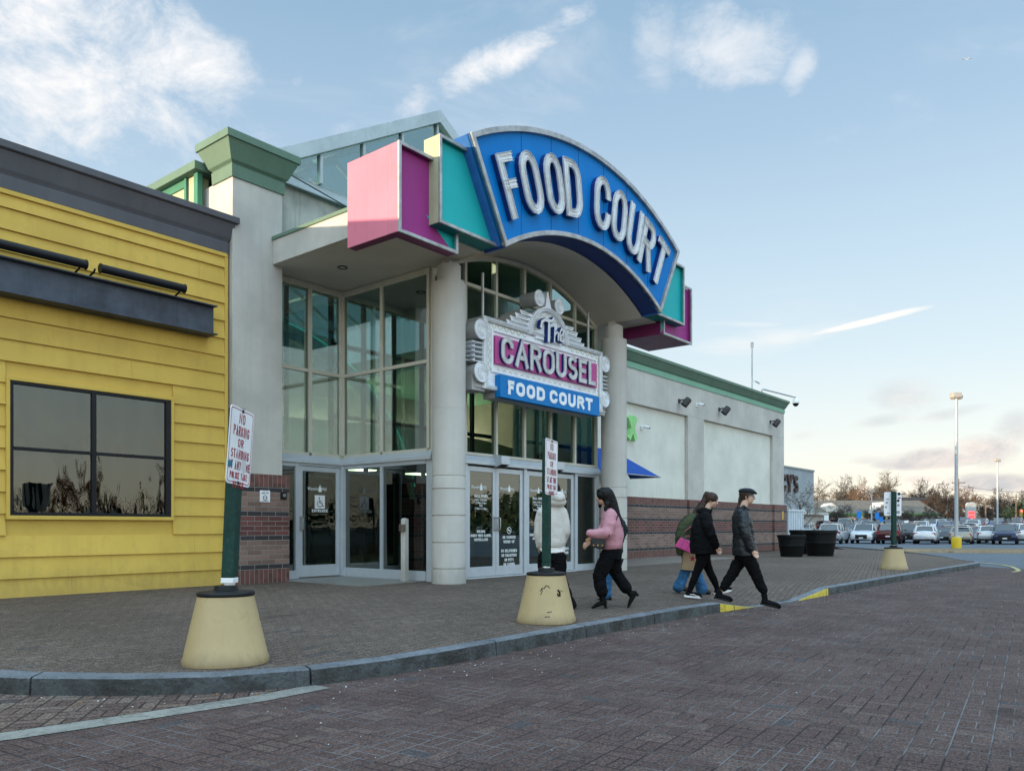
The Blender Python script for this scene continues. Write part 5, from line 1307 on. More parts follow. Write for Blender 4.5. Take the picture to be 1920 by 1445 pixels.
# ------------------------------------------------------------------ no parking posts on yellow bases
def sign_post(name, label, loc, lean, wv, sign_z, back=False, wear=0, br=20):
    """green timber post in a weighted yellow base; wv = horizontal direction of the plate width; lean = sideways shift of the head (x, y)"""
    r = thing(name, label, 'sign post', loc, group='no parking posts on yellow bases')
    m = MB(); m.lathe([(.30, 0), (.345, .0), (.347, .03), (.335, .06), (.228, .535), (.222, .56), (.20, .565)], 48, 0, Matrix.Rotation(R(br), 4, 'Z'), sq=2.35)
    base = m.build('base', cone_mat(name, wear), r, smooth=40)
    m = MB(); m.lathe([(.226, .552), (.232, .56), (.232, .575), (.222, .585), (.10, .60), (.09, .635), (.05, .64)], 40, 0, Matrix.Rotation(R(br), 4, 'Z'), sq=2.3); m.build('lid', M_BLACKP, r, smooth=30)
    lx, ly = lean; H = sign_z[1]+.0
    wx, wy = wv; M = Matrix(((wx, -wy, 0, 0), (wy, wx, 0, 0), (0, 0, 1, 0), (0, 0, 0, 1)))
    Sh = Matrix(((1, 0, lx/H, 0), (0, 1, ly/H, 0), (0, 0, 1, 0), (0, 0, 0, 1)))
    m = MB(); s = .045 if wear == 2 else .052; m.box(-s, s, -s, s, .70, H+.01, 0, Sh @ M); m.box(-s-.002, s+.002, -s-.002, s+.002, .655, .70, 1 if wear == 1 else 0, Sh @ M); m.lathe([(.045, .60), (.045, .66)], 12, 1, Sh)
    m.build('post', [M_GREENPOST, M_WHITE], r, bevel=.006)
    off = -s-.004 if not back else s+.006
    z0, z1 = sign_z; w = .46; rr = .035
    def plate(w_, z0_, z1_, r_):
        P = []
        for cx_, cz_, a0 in ((w_/2-r_, z1_-r_, 0), (-w_/2+r_, z1_-r_, 90), (-w_/2+r_, z0_+r_, 180), (w_/2-r_, z0_+r_, 270)): P += [(cx_+r_*math.cos(R(a0+k*22.5)), cz_+r_*math.sin(R(a0+k*22.5))) for k in range(5)]
        return P
    tilt = Matrix.Rotation(R(0 if back else (3.2 if wear == 1 else .8)), 4, 'Y')
    TM = Sh @ M @ Matrix.Translation((0.0 if back else (-.035 if wear == 1 else .03), 0, (z0+z1)/2)) @ tilt @ Matrix.Translation((0, 0, -(z0+z1)/2))
    m = MB(); m.prism(plate(w, z0, z1, rr), off-.004 if not back else off, off if not back else off+.004, 'XZ', 0, TM)
    pl = m.build('sign_plate', M_SIGNW, r)
    if not back:
        m = MB(); y = off-.0045; P = plate(w-.03, z0+.015, z1-.015, rr*.8); Q = plate(w-.044, z0+.022, z1-.022, rr*.7); m.band(P, Q, y+.0003, y-.0006, 0, TM, closed=True)
        rows = [('NO', .085, .048), ('PARKING', .085, .036), ('OR', .07, .045), ('STANDING', .075, .035)]
        zz = z1-.045
        for tx, h, cw in rows:
            text_to(m, tx, .0, zz-h, h, cw, cw*.36, .0115, y, .0008, 0, TM); zz -= h+.021
        if wear == 1:
            text_to(m, 'AT ANY', -.085, zz-.072, .072, .032, .011, .0115, y, .0008, 0, TM); text_to(m, 'ME', .165, zz-.072, .072, .030, .011, .0115, y, .0008, 0, TM)
        else: text_to(m, 'AT ANY TIME', .0, zz-.072, .072, .026, .009, .0105, y, .0008, 0, TM)
        zz -= .093; text_to(m, 'POLICE TAKE', 0, zz-.055, .055, .025, .009, .0095, y, .0008, 0, TM); zz -= .073; text_to(m, 'NOTICE', 0, zz-.055, .055, .030, .010, .0095, y, .0008, 0, TM)
        m.build('lettering', M_RED, pl)
        m = MB(); 
        for zb in (z1-.02, z0+.02): m.box(-.012, .012, off-.012, off-.004, zb-.014, zb+.010, 0, TM)
        m.build('bolt', M_BLACKM, pl)
        if wear == 1:
            m = MB(); m.prism([(.05, z0+.22), (.13, z0+.20), (.13, z0+.13), (.09, z0+.10), (.04, z0+.15)], off-.0062, off-.0056, 'XZ', 0, TM); m.build('paint_patch', mat('grey_patch', (.60, .60, .63), .6), pl)
            m = MB(); m.box(-.215, -.135, off-.0064, off-.0050, z0+.135, z0+.185, 0, TM); m.build('sticker', mat('teal_sticker', (.02, .16, .22), .5), pl)
    else:
        m = MB(); y = off-.001
        def disc(x, z, a, b, mi): m.prism([(x+a*math.cos(k*PI/8), z+b*math.sin(k*PI/8)) for k in range(16)], y-.002, y, 'XZ', mi, TM)
        disc(.165, z1-.05, .045, .036, 0); disc(.145, z1-.23, .036, .036, 0); m.box(.14, .21, y-.002, y, z1-.175, z1-.14, 1, TM); m.box(.10, .19, y-.002, y, z0+.06, z0+.13, 2, TM)
        disc(.15, z1-.35, .035, .035, 2); disc(-.16, z1-.28, .03, .03, 2); disc(-.18, z1-.40, .025, .03, 2); m.box(-.19, -.10, y-.002, y, z1-.20, z1-.17, 2, TM); m.box(-.15, -.08, y-.002, y, z0+.06, z0+.085, 2, TM)
        m.build('stickers', [M_BLACKP, mat('maroon_sticker', (.20, .03, .07), .5), mat('grey_sticker', (.32, .33, .36), .6)], pl)
    return r, base


def cone_mat(name, wear):
    if wear == 0: return M_CONE
    m = mat('yellow_base_'+name, (.43, .32, .165), .42, streak=.16, spec=.3, foot=(-.02, .14, .45), var=.05, vs=2.5, bump=.05, bs=12, dirt=(.24, .20, .10), dirt_amt=.35)
    return m


def add_cracks(base):
    """the middle base is split: two open cracks and a missing chip in its wall facing the camera"""
    m = MB()
    def surf(a, z, d=.0015):
        rr = .335-(z-.06)*(.107/.475); sq = 2.35; aa = R(a)-R(20); k = (abs(math.cos(aa))**sq+abs(math.sin(aa))**sq)**(-1/sq); q = (rr+d)*k; return (q*math.cos(R(a)), q*math.sin(R(a)), z)
    for P, w in (([(200, .38), (203, .385), (206, .42), (211, .41), (216, .445), (222, .435), (226, .41)], .011), ([(206, .42), (207, .38), (204, .35), (201, .335)], .007), ([(243, .385), (247, .39), (250, .36), (249, .325), (245, .33), (243, .36)], .026), ([(249, .375), (255, .385), (262, .37)], .007)):
        pts = [surf(a, z) for a, z in P]; vs = []
        for i, p in enumerate(pts):
            t = Vector(pts[min(i+1, len(pts)-1)])-Vector(pts[max(i-1, 0)]); n = Vector((p[0], p[1], .1)).normalized(); s = t.cross(n).normalized()*w*(.35 if i in (0, len(pts)-1) else 1)*.5
            vs += [tuple(Vector(p)+s+n*.001), tuple(Vector(p)-s+n*.001)]
        m.add(vs, [(2*i, 2*i+1, 2*i+3, 2*i+2) for i in range(len(pts)-1)], 0)
    m.build('crack', mat('crack_black', (.02, .014, .008), .9, bump=0), base)
    m = MB()
    for a0, a1, z, dz in ((218, 228, .135, .010), (214, 224, .085, .004)):
        vs = []
        for i in range(6):
            a = a0+(a1-a0)*i/5; vs += [surf(a, z+dz*i/5, .002), surf(a, z+.012+dz*i/5, .002)]
        m.add(vs, [(2*i, 2*i+2, 2*i+3, 2*i+1) for i in range(5)])
    m.build('scuff', mat('scuff_grey', (.12, .11, .10), .8, bump=0), base)


sign_post('sign_post', 'leaning green post with a no parking sign, nearest the yellow wall', (3.65, 6.05, .145), (.085, -.03), (.83, .56), (1.47, 2.11), wear=1, br=57)
_, b2 = sign_post('sign_post', 'upright green post on a cracked yellow base in front of the entrance doors', (7.60, 5.66, .145), (.01, 0), (.951, .31), (1.50, 2.16), wear=2)
add_cracks(b2)
sign_post('sign_post', 'green post near the far kerb corner showing the back of its stickered sign', (22.72, 5.47, .14), (.02, 0), (RX, RY), (1.42, 2.05), back=True)

# push-button bollard by the left bay
t_ = thing('door_button_post', 'slim pale bollard with a square push plate beside the left door', 'button post', (10.72, 11.42, GZ))
m_ = MB(); m_.box(-.055, .055, -.055, .055, 0, 1.16); m_.prism([(-.055, 1.16), (.055, 1.16), (.055, 1.10+.12), (-.02, 1.24), (-.055, 1.20)], -.055, .055, 'XZ'); m_.build('bollard_post', M_COLUMN, t_, bevel=.008)
m_ = MB(); m_.box(-.13, -.055, -.09, .03, .98, 1.12); m_.build('push_plate', mat('bronze_push_plate', (.22, .18, .15), .4, .6), t_, bevel=.008)
# small notices on the brick pier
t_ = tag(MB().box(8.68, 8.90, 13.212, 13.222, 1.74, 1.96).build('notice_sign', M_SIGNW), 'small white smoke free notice on the banded brick pier', 'notice')
m_ = MB(); P_ = [(8.79+.05*math.cos(a), 1.82+.05*math.sin(a)) for a in [i*PI/10 for i in range(20)]]; Q_ = [(8.79+.038*math.cos(a), 1.82+.038*math.sin(a)) for a in [i*PI/10 for i in range(20)]]
m_.band(P_, Q_, 13.2115, 13.2095, closed=True); m_.box(8.755, 8.825, 13.2092, 13.2115, 1.815, 1.826); text_to(m_, 'SMOKE FREE', 8.79, 1.895, .022, .013, .004, .004, 13.2115, .001); text_to(m_, 'ENVIRONMENT', 8.79, 1.755, .014, .011, .004, .003, 13.2115, .001); text_to(m_, 'THIS IS A', 8.79, 1.93, .015, .011, .004, .003, 13.2115, .001)
m_.build('lettering', M_BLACKP, t_)
t_ = thing('keypad', 'small black keypad box on the brick pier next to the door', 'keypad', (9.20, 13.23, 1.87))
MB().box(-.06, .06, -.05, 0, -.07, .07).build('keypad_body', M_BLACKP, t_, bevel=.008); MB().box(-.035, .035, -.054, -.05, -.02, .04).build('keypad_face', mat('keypad_grey', (.16, .17, .18), .4), t_)


# ------------------------------------------------------------------ planters, container
def planter(label, x, y, r, h, z=.16):
    t = thing('planter', label, 'planter', (x, y, z), group='round black planters by the corner')
    m = MB(); prof = [(r*.76, 0), (r*.78, .02), (r*.90, h*.50), (r*.915, h*.51), (r*.915, h*.53), (r*.905, h*.54), (r*.95, h*.80), (r*.985, h*.805), (r*.985, h*.83), (r*.96, h*.84), (r*.98, h*.88), (r*1.03, h*.885), (r*1.04, h*.985), (r*1.02, h), (r*.95, h), (r*.93, h*.93)]
    m.lathe(prof, 40, caps=False); m.add([(r*.77*math.cos(i*PI/12), r*.77*math.sin(i*PI/12), .001) for i in range(24)], [tuple(range(24))]); m.build('pot', mat('black_resin', (.006, .007, .008), .55, spec=.2, var=.1, bump=.1), t, smooth=35)
    m = MB(); m.add([(r*.94*math.cos(i*PI/12), r*.94*math.sin(i*PI/12), h*.93) for i in range(24)], [tuple(range(24))]); m.build('soil', mat('potting_soil', (.03, .022, .016), .95, bump=.8), t)


def at(px, d, z=0):
    """ground position at a measured bearing and depth"""
    u = (px-960)/1493.; return (d*(FX+RX*u), d*(FY+RY*u), z)


x_, y_, _ = at(1484, 29.6); planter('smaller round black planter, the left one in front of the brick wall', x_, y_, .50, .81)
x_, y_, _ = at(1538, 30.4); planter('largest round black planter, the right hand one', x_, y_, .60, .98)
x_, y_, _ = at(1507, 32.5); planter('round black planter standing behind the other two', x_, y_, .55, .98)
x_, y_, _ = at(1482, 46)
t_ = thing('storage_container', 'white corrugated storage container past the corner of the wing', 'container', (x_, y_, -.15), R(-20)); t_.scale = (.62, .8, 1)
m_ = MB()
for k in range(9): m_.box(-1.1+k*.24, -1.1+k*.24+.13, -.55, .55, .1, 2.3, 0)
m_.box(-1.1, 1.02, -.5, .5, .1, 2.3, 0); m_.build('container_wall', mat('container_white', (.56, .60, .64), .5, var=.05), t_, bevel=.01)
m_ = MB(); m_.box(-1.14, 1.08, -.58, .58, 0, .12); m_.box(-1.14, 1.08, -.58, .58, 2.3, 2.40); m_.build('container_frame', mat('container_white', (.6, .66, .72), .5), t_, bevel=.01)


# ------------------------------------------------------------------ people
def cap_pts(p0, r0, p1, r1, k=4):
    p0, p1 = Vector(p0), Vector(p1); d = (p1-p0); L = d.length; d = d/L if L > 1e-6 else Vector((0, 0, 1)); P = []; Q = []
    for i in range(k, 0, -1): a = i/k*PI/2*.97; P.append(p0-d*r0*math.sin(a)); Q.append(r0*math.cos(a))
    P.append(p0); Q.append(r0); P.append(p1); Q.append(r1)
    for i in range(1, k+1): a = i/k*PI/2*.97; P.append(p1+d*r1*math.sin(a)); Q.append(r1*math.cos(a))
    return P, Q


class Blob:
    """overlapping tapered forms fused into one continuous skin by a voxel remesh"""
    def __init__(s): s.m = MB()
    def limb(s, P, r):
        for (p0, p1, r0, r1) in zip(P, P[1:], r, r[1:]): a, b = cap_pts(p0, r0, p1, r1); s.m.tube(a, b, 14)
        return s
    def ell(s, c, r, rot=(0, 0, 0)):
        M = Matrix.Translation(c) @ (Matrix.Rotation(rot[2], 4, 'Z') @ Matrix.Rotation(rot[1], 4, 'Y') @ Matrix.Rotation(rot[0], 4, 'X')) @ Matrix.Diagonal((*r, 1))
        s.m.lathe([(math.sin(i*PI/10), -math.cos(i*PI/10)) for i in range(1, 10)], 18, 0, M); return s
    def loft(s, secs, phi, cap=.6):
        """secs: (centre, half width across, half depth fore-aft); phi = facing angle"""
        n = 24; vs = []; f = Vector((math.cos(phi), math.sin(phi), 0)); l = Vector((-math.sin(phi), math.cos(phi), 0))
        for c, w, d in secs:
            c = Vector(c)
            for j in range(n):
                a = 2*PI*j/n; ca, sa = math.cos(a), math.sin(a); k = (abs(ca)**2.4+abs(sa)**2.4)**(-1/2.4); vs.append(c+f*d*ca*k+l*w*sa*k)
        k = len(secs); fs = [(i*n+j, i*n+(j+1) % n, (i+1)*n+(j+1) % n, (i+1)*n+j) for i in range(k-1) for j in range(n)]+[tuple(range(n-1, -1, -1)), tuple(range((k-1)*n, k*n))]
        s.m.add(vs, fs); return s
    def done(s, name, material, parent, vox=.010, sm=3, wr=0, ws=9, seed=0, cut=None):
        me = bpy.data.meshes.new('tmp'); me.from_pydata(s.m.v, [], s.m.f); o = bpy.data.objects.new('tmp', me); col.objects.link(o)
        bm = bmesh.new(); bm.from_mesh(me); bmesh.ops.recalc_face_normals(bm, faces=bm.faces); bm.to_mesh(me); bm.free()
        q = o.modifiers.new('r', 'REMESH'); q.mode = 'VOXEL'; q.voxel_size = vox
        if sm: q = o.modifiers.new('s', 'SMOOTH'); q.factor = .5; q.iterations = sm
        dg = bpy.context.evaluated_depsgraph_get(); me2 = bpy.data.meshes.new_from_object(o.evaluated_get(dg)); bpy.data.objects.remove(o); bpy.data.meshes.remove(me)
        if wr:
            nn = [v.normal.copy() for v in me2.vertices]
            for v, n in zip(me2.vertices, nn):
                p = v.co; k = noise.noise(Vector((p.x*ws+seed, p.y*ws, p.z*ws*1.7))); k2 = 1-abs(noise.noise(Vector((p.x*ws*1.6, p.y*ws*1.6+seed, p.z*ws*2.6))))*2.2
                v.co = p+n*(k*wr+k2*wr*.7)
        me2.name = name; me2.materials.clear(); me2.materials.append(material); me2.polygons.foreach_set('use_smooth', [True]*len(me2.polygons))
        r = bpy.data.objects.new(name, me2); col.objects.link(r); r.parent = parent; return r


M_SKIN = mat('skin', (.50, .29, .20), .5, var=.05, vs=20, bump=.05, bs=200)
M_SKIN2 = mat('skin_fair', (.56, .36, .27), .5, var=.05, vs=20, bump=.05, bs=200)
M_HAIRK = mat('black_hair', (.006, .005, .005), .5, spec=.2, var=.3, vs=30, bump=.5, bs=160)
M_HAIRB = mat('brown_hair', (.045, .027, .018), .5, spec=.2, var=.3, vs=30, bump=.5, bs=160)
M_BLACKC = mat('black_cloth', (.005, .005, .006), .85, spec=.12, var=.2, vs=8, bump=.4, bs=180)
M_TROU = mat('black_trousers', (.004, .004, .005), .9, spec=.12, var=.2, vs=8, bump=.3, bs=160)
M_LEATH = mat('black_leather', (.008, .012, .015), .42, var=.3, vs=8, bump=.4, bs=60, spec=.4)
M_PINKS = mat('pink_fleece', (.50, .24, .28), .95, var=.06, vs=8, bump=.5, bs=260)
M_CREAMH = mat('cream_fleece', (.56, .53, .49), .95, var=.04, vs=8, bump=.5, bs=260)
M_OLIVE = mat('olive_cloth', (.045, .055, .025), .9, var=.15, vs=8, bump=.4, bs=150)
M_DENIM = mat('blue_denim', (.035, .12, .25), .9, var=.2, vs=10, bump=.4, bs=220)
M_PLAID = mat('dark_plaid', (.018, .026, .028), .9, var=.5, vs=26, bump=.3)


class Person:
    def __init__(s, label, cx, gy, d, phi, skin, group=None):
        """stands at bearing cx and depth d; gy fixes its footing; phi = facing angle in the frame (right of view, away from view)"""
        s.sc = 1493./d; s.cx, s.gy, s.phi, s.skin = cx, gy, phi, skin
        x, y, _ = at(cx, d); z = CAMZ+(987-gy)/s.sc
        s.r = thing('person', label, 'person', (x, y, z), math.atan2(RY, RX), group)
        s.f = Vector((math.cos(phi), math.sin(phi), 0)); s.l = Vector((-math.sin(phi), math.cos(phi), 0)); s.body = Blob(); s.gy = gy
    def J(s, px, py, b=0.): return Vector(((px-s.cx)/s.sc, b, (s.gy-py)/s.sc))
    def head(s, c, phi, pitch=0., k=1.0):
        """skull, jaw, nose, ears, brow in the body skin, eyes and lips on top"""
        f = Vector((math.cos(phi), math.sin(phi), 0)); l = Vector((-math.sin(phi), math.cos(phi), 0)); u = Vector((0, 0, 1))
        f2 = f*math.cos(pitch)-u*math.sin(pitch); u2 = u*math.cos(pitch)+f*math.sin(pitch)
        P = lambda a, b_, h: c+(f2*a+l*b_+u2*h)*k
        B = s.body; B.ell(P(-.012, 0, .03), (.098*k, .076*k, .095*k), (0, pitch, phi)); B.ell(P(.030, 0, -.035), (.062*k, .058*k, .078*k), (0, pitch, phi)); B.ell(P(.055, 0, -.085), (.028*k, .028*k, .024*k))
        B.limb([P(.085, 0, .018), P(.108, 0, -.024)], [.010*k, .015*k]); B.ell(P(.080, 0, .035), (.018*k, .045*k, .012*k), (0, 0, phi))
        for sg in (-1, 1): B.ell(P(-.008, sg*.078, -.006), (.018*k, .009*k, .032*k), (0, 0, phi)); B.ell(P(.062, sg*.035, -.02), (.025*k, .02*k, .022*k))
        B.ell(P(.086, 0, -.058), (.011*k, .024*k, .008*k), (0, 0, phi))
        m = MB()
        for sg in (-1, 1): m.lathe([(.009*math.sin(i*PI/6), -.009*math.cos(i*PI/6)) for i in range(1, 6)], 8, 0, Matrix.Translation(P(.083, sg*.031, .012)))
        s.eyes = m; s.headP = P
        return P
    def hand(s, w, d, curl=.5, side=1, n=None):
        k_ = .86
        """wrist w, pointing along d; side = which way the thumb leaves"""
        d = Vector(d).normalized(); n = Vector(n).normalized() if n else s.f; n = (n-d*n.dot(d)).normalized(); l = d.cross(n)*side; B = s.body
        B.limb([w, w+d*.03], [.022, .023])
        for k in range(4):
            o = (k-1.5)*.0195*k_; L = (.070, .080, .076, .060)[k]*k_; b0 = w+d*.075*k_+n*o
            B.limb([w+d*.02+n*o*.8, b0], [.0125, .0115]); m1 = b0+(d*math.cos(curl*.6)+l*math.sin(curl*.6))*L*.5; m2 = m1+(d*math.cos(curl*1.5)+l*math.sin(curl*1.5))*L*.5; B.limb([b0, m1, m2], [.0088, .0082, .0072])
        t0 = w+d*.022+n*.024; t1 = t0+(d*.7+n*.6+l*.2).normalized()*.030; t2 = t1+(d*.9+l*.4+n*.1).normalized()*.026; B.limb([w+d*.01, t0, t1, t2], [.015, .013, .010, .0085])
    def finish(s):
        s.b = s.body.done('body', s.skin, s.r, .0068, 3)
        s.eyes.build('eyes', M_BLACKP, s.b, smooth=60)
        return s.r
    def garment(s, name, material, vox=.011, sm=4, wr=.006, ws=9, seed=0): return _G(s, name, material, vox, sm, wr, ws, seed)
    def shoe(s, heel, toe, ankle, material, sole=None, kind='boot'):
        heel, toe, ankle = Vector(heel), Vector(toe), Vector(ankle); d = (toe-heel).normalized(); lat = d.cross(Vector((0, 0, 1))).normalized(); up = lat.cross(d)
        B = Blob(); L = (toe-heel).length
        kk = 1.10 if kind == 'boot' else 1.0; B.limb([heel+up*.050+d*.03, heel+up*.042+d*L*.45, toe-d*.05+up*.040, toe-d*.02+up*.034], [.042*kk, .041*kk, .040*kk, .032*kk])
        B.limb([heel+up*.05+d*L*.25, toe-d*.11+up*.055], [.045, .034])
        B.limb([ankle+Vector((0, 0, 0)), heel+up*.06+d*.045], [.046 if kind == 'boot' else .036, .044])
        o = B.done('shoe', material, s.r, .008, 2)
        m = MB(); n = 14; vs = []
        for i in range(n):
            a = 2*PI*i/n; e = L/2; c = heel+d*(e-.01); w = .043; p = c+d*(e+.012)*math.cos(a)*(1 if abs(math.cos(a)) < .9 else 1.0)+lat*w*math.sin(a)*(1.12 if math.cos(a) > .1 else .92); vs += [p-up*.004, p+up*(.024 if kind == 'boot' else .028)]
        m.add([tuple(v) for v in vs], [(2*i, (2*i+2) % (2*n), (2*i+3) % (2*n), 2*i+1) for i in range(n)]+[tuple(2*i for i in range(n))[::-1], tuple(2*i+1 for i in range(n))]); m.build('sole', sole or M_BLACKP, o, smooth=50)
        return o


class _G(Blob):
    def __init__(s, p, name, material, vox, sm, wr, ws, seed): super().__init__(); s.a = (p, name, material, vox, sm, wr, ws, seed)
    def end(s): p, n, m, vox, sm, wr, ws, seed = s.a; return s.done(n, m, p.r, vox, sm, wr, ws, seed)


def man_cap():
    p = Person('person in a flat cap and black leather jacket striding off the kerb', 1397, 1133, 12.2, 0, M_SKIN2, 'people walking out to the road'); J = p.J; V = Vector
    h = J(1401, 931); p.head(h, -.25, .05, 1.02); B = p.body
    B.limb([J(1391, 958), J(1397, 941)], [.062, .055]); B.loft([(J(1397, 1035), .15, .10), (J(1395, 1000), .14, .10), (J(1391, 970), .17, .10)], 0)
    B.limb([J(1397, 1030, -.09), J(1412, 1072, -.10), J(1427, 1112, -.12)], [.075, .052, .034]); B.limb([J(1393, 1030, .09), J(1378, 1070, .09), J(1355, 1108, .08)], [.075, .052, .034])
    B.limb([J(1389, 968, -.19), J(1388, 1000, -.27), J(1401, 1030, -.26)], [.05, .042, .030]); B.limb([J(1392, 968, .19), J(1404, 1000, .25), J(1415, 1022, .22)], [.05, .042, .03])
    p.hand(J(1402, 1032, -.26), V((.55, -.05, -.8)), .7, 1); p.hand(J(1415, 1024, .22), V((.4, 0, -.9)), .6, -1); p.finish()
    g = p.garment('jacket', M_LEATH, wr=.009, ws=8, seed=4)
    g.loft([(J(1398, 1041), .225, .185), (J(1396, 1030), .22, .175), (J(1394, 1005), .20, .155), (J(1392, 985), .215, .15), (J(1390, 968), .215, .13), (J(1390, 958), .15, .10), (J(1392, 951), .085, .085)], -.1)
    g.limb([J(1388, 967, -.175), J(1386, 985, -.235), J(1389, 1002, -.265), J(1398, 1026, -.262)], [.085, .080, .074, .060]); g.limb([J(1392, 967, .175), J(1400, 985, .23), J(1406, 1002, .25), J(1414, 1018, .23)], [.085, .08, .07, .06])
    g.end()
    g = p.garment('collar', M_LEATH, vox=.009, wr=.003); g.limb([J(1387, 955, -.08), J(1391, 949, -.085), J(1400, 955, -.07)], [.026, .026, .02]); g.limb([J(1387, 955, .08), J(1391, 949, .085), J(1400, 955, .07)], [.026, .026, .02]); g.limb([J(1386, 953, -.07), J(1385, 952, .07)], [.024, .024]); g.end()
    g = p.garment('trousers', M_TROU, wr=.009, ws=11, seed=1)
    g.loft([(J(1396, 1048), .17, .12), (J(1396, 1030), .165, .125)], 0)
    g.limb([J(1398, 1044, -.09), J(1406, 1058, -.095), J(1413, 1074, -.10), J(1420, 1092, -.11), J(1426, 1104, -.12)], [.105, .098, .085, .075, .064]); g.limb([J(1394, 1044, .09), J(1386, 1058, .09), J(1379, 1072, .09), J(1367, 1089, .085), J(1359, 1102, .08)], [.105, .098, .085, .075, .062]); g.end()
    p.shoe(J(1423, 1131, -.12), J(1456, 1139, -.14), J(1428, 1113, -.12), M_BLACKC); p.shoe(J(1343, 1122, .08), J(1374, 1129, .08), J(1352, 1110, .08), M_BLACKC)
    P = p.headP
    g = Blob(); g.ell(P(-.015, 0, .045), (.112, .090, .078), (0, 0, -.25)); g.ell(P(-.055, 0, .0), (.055, .075, .07)); g.limb([P(-.09, 0, -.03), P(-.10, 0, -.10), J(1384, 958, 0), J(1383, 964, 0)], [.04, .032, .036, .022]); g.limb([P(.0, -.075, .03), P(.0, -.08, -.02)], [.02, .012]); g.done('hair', M_HAIRB, p.r, .009, 2, .003, 30)
    g = Blob(); g.ell(P(-.012, 0, .082), (.125, .102, .052), (0, .06, -.25)); g.ell(P(.055, 0, .078), (.082, .078, .026), (0, .22, -.25)); g.limb([P(.075, -.04, .060), P(.135, 0, .050), P(.075, .04, .060)], [.012, .012, .012]); g.done('flat_cap', mat('grey_wool', (.018, .024, .032), .9, var=.3, vs=40, bump=.5, bs=200), p.r, .009, 3)
    m = MB(); a, b_, c_ = P(-.01, -.083, .014), P(.092, -.058, .016), P(.096, .058, .016)
    m.tube([a, b_], .004, 6)
    for sg in (-1, 1): q = P(.098, sg*.034, .010); m.lathe([(.0, 0), (.024, .0), (.024, .006), (0, .006)], 12, 0, Matrix.Translation(q) @ Matrix.Rotation(-.25, 4, 'Z') @ Matrix.Rotation(R(90), 4, 'Y'))
    m.build('glasses', M_TRIMM, p.r)


def woman_black():
    p = Person('person in a black coat and black leggings with dark tied-back hair, looking down', 1318, 1119, 12.8, 0, M_SKIN2, 'people walking out to the road'); J = p.J; V = Vector
    h = J(1334, 938); p.head(h, -.45, .32, .97); B = p.body
    B.limb([J(1322, 960), J(1330, 946)], [.055, .048]); B.loft([(J(1318, 1035), .14, .10), (J(1318, 1000), .13, .09), (J(1319, 970), .15, .09)], 0)
    B.limb([J(1316, 1035, -.08), J(1304, 1072, -.08), J(1290, 1106, -.08)], [.07, .048, .032]); B.limb([J(1321, 1035, .08), J(1333, 1072, .08), J(1347, 1102, .08)], [.07, .048, .032])
    B.limb([J(1318, 970, -.16), J(1327, 1000, -.24), J(1337, 1024, -.20)], [.045, .038, .027]); B.limb([J(1320, 970, .16), J(1330, 1000, .2), J(1338, 1020, .16)], [.045, .038, .027])
    p.hand(J(1338, 1026, -.20), V((.5, .1, -.75)), .9, 1); p.hand(J(1339, 1022, .15), V((.5, 0, -.7)), .8, -1); p.finish()
    g = p.garment('coat', M_BLACKC, wr=.010, ws=7, seed=9)
    g.loft([(J(1319, 1037), .225, .20), (J(1317, 1020), .225, .195), (J(1316, 995), .215, .175), (J(1318, 975), .20, .145), (J(1320, 964), .15, .11), (J(1324, 955), .095, .09)], -.1)
    g.limb([J(1317, 970, -.16), J(1320, 985, -.22), J(1326, 1001, -.24), J(1336, 1021, -.205)], [.085, .085, .078, .062]); g.limb([J(1320, 970, .16), J(1330, 1000, .2), J(1337, 1018, .17)], [.08, .07, .06])
    g.ell(J(1318, 958), (.11, .12, .06)); g.end()
    g = p.garment('leggings', M_TROU, wr=.005, ws=11); g.loft([(J(1318, 1048), .15, .11), (J(1318, 1030), .15, .12)], 0)
    g.limb([J(1316, 1042, -.08), J(1304, 1072, -.08), J(1298, 1088, -.08), J(1291, 1105, -.08)], [.095, .062, .058, .044]); g.limb([J(1321, 1042, .08), J(1333, 1072, .08), J(1340, 1086, .08), J(1346, 1100, .08)], [.095, .062, .058, .044]); g.end()
    o = p.shoe(J(1283, 1117, -.08), J(1312, 1120, -.09), J(1290, 1108, -.08), M_BLACKC, M_WHITE, 'low'); o2 = p.shoe(J(1344, 1115, .08), J(1374, 1107, .07), J(1348, 1103, .08), M_BLACKC, M_WHITE, 'low')
    m = MB(); q = [J(1290, 1112.5, -.145), J(1296, 1112, -.146), J(1302, 1115, -.147), J(1308, 1116, -.145)]; m.tube(q, [.004, .007, .006, .003], 6); m.build('side_stripe', M_WHITE, o)
    P = p.headP; g = Blob(); g.ell(P(-.018, 0, .045), (.108, .086, .090), (0, .3, -.45)); g.ell(P(-.105, 0, .075), (.045, .045, .05)); g.ell(P(-.06, 0, .0), (.06, .07, .07)); g.limb([P(-.12, 0, .06), J(1318, 946, .02), J(1312, 958, .0), J(1307, 972, -.02)], [.035, .05, .055, .035]); g.limb([P(.0, -.075, .05), P(-.02, -.082, -.01)], [.022, .016]); g.done('hair', M_HAIRB, p.r, .009, 2, .004, 30)


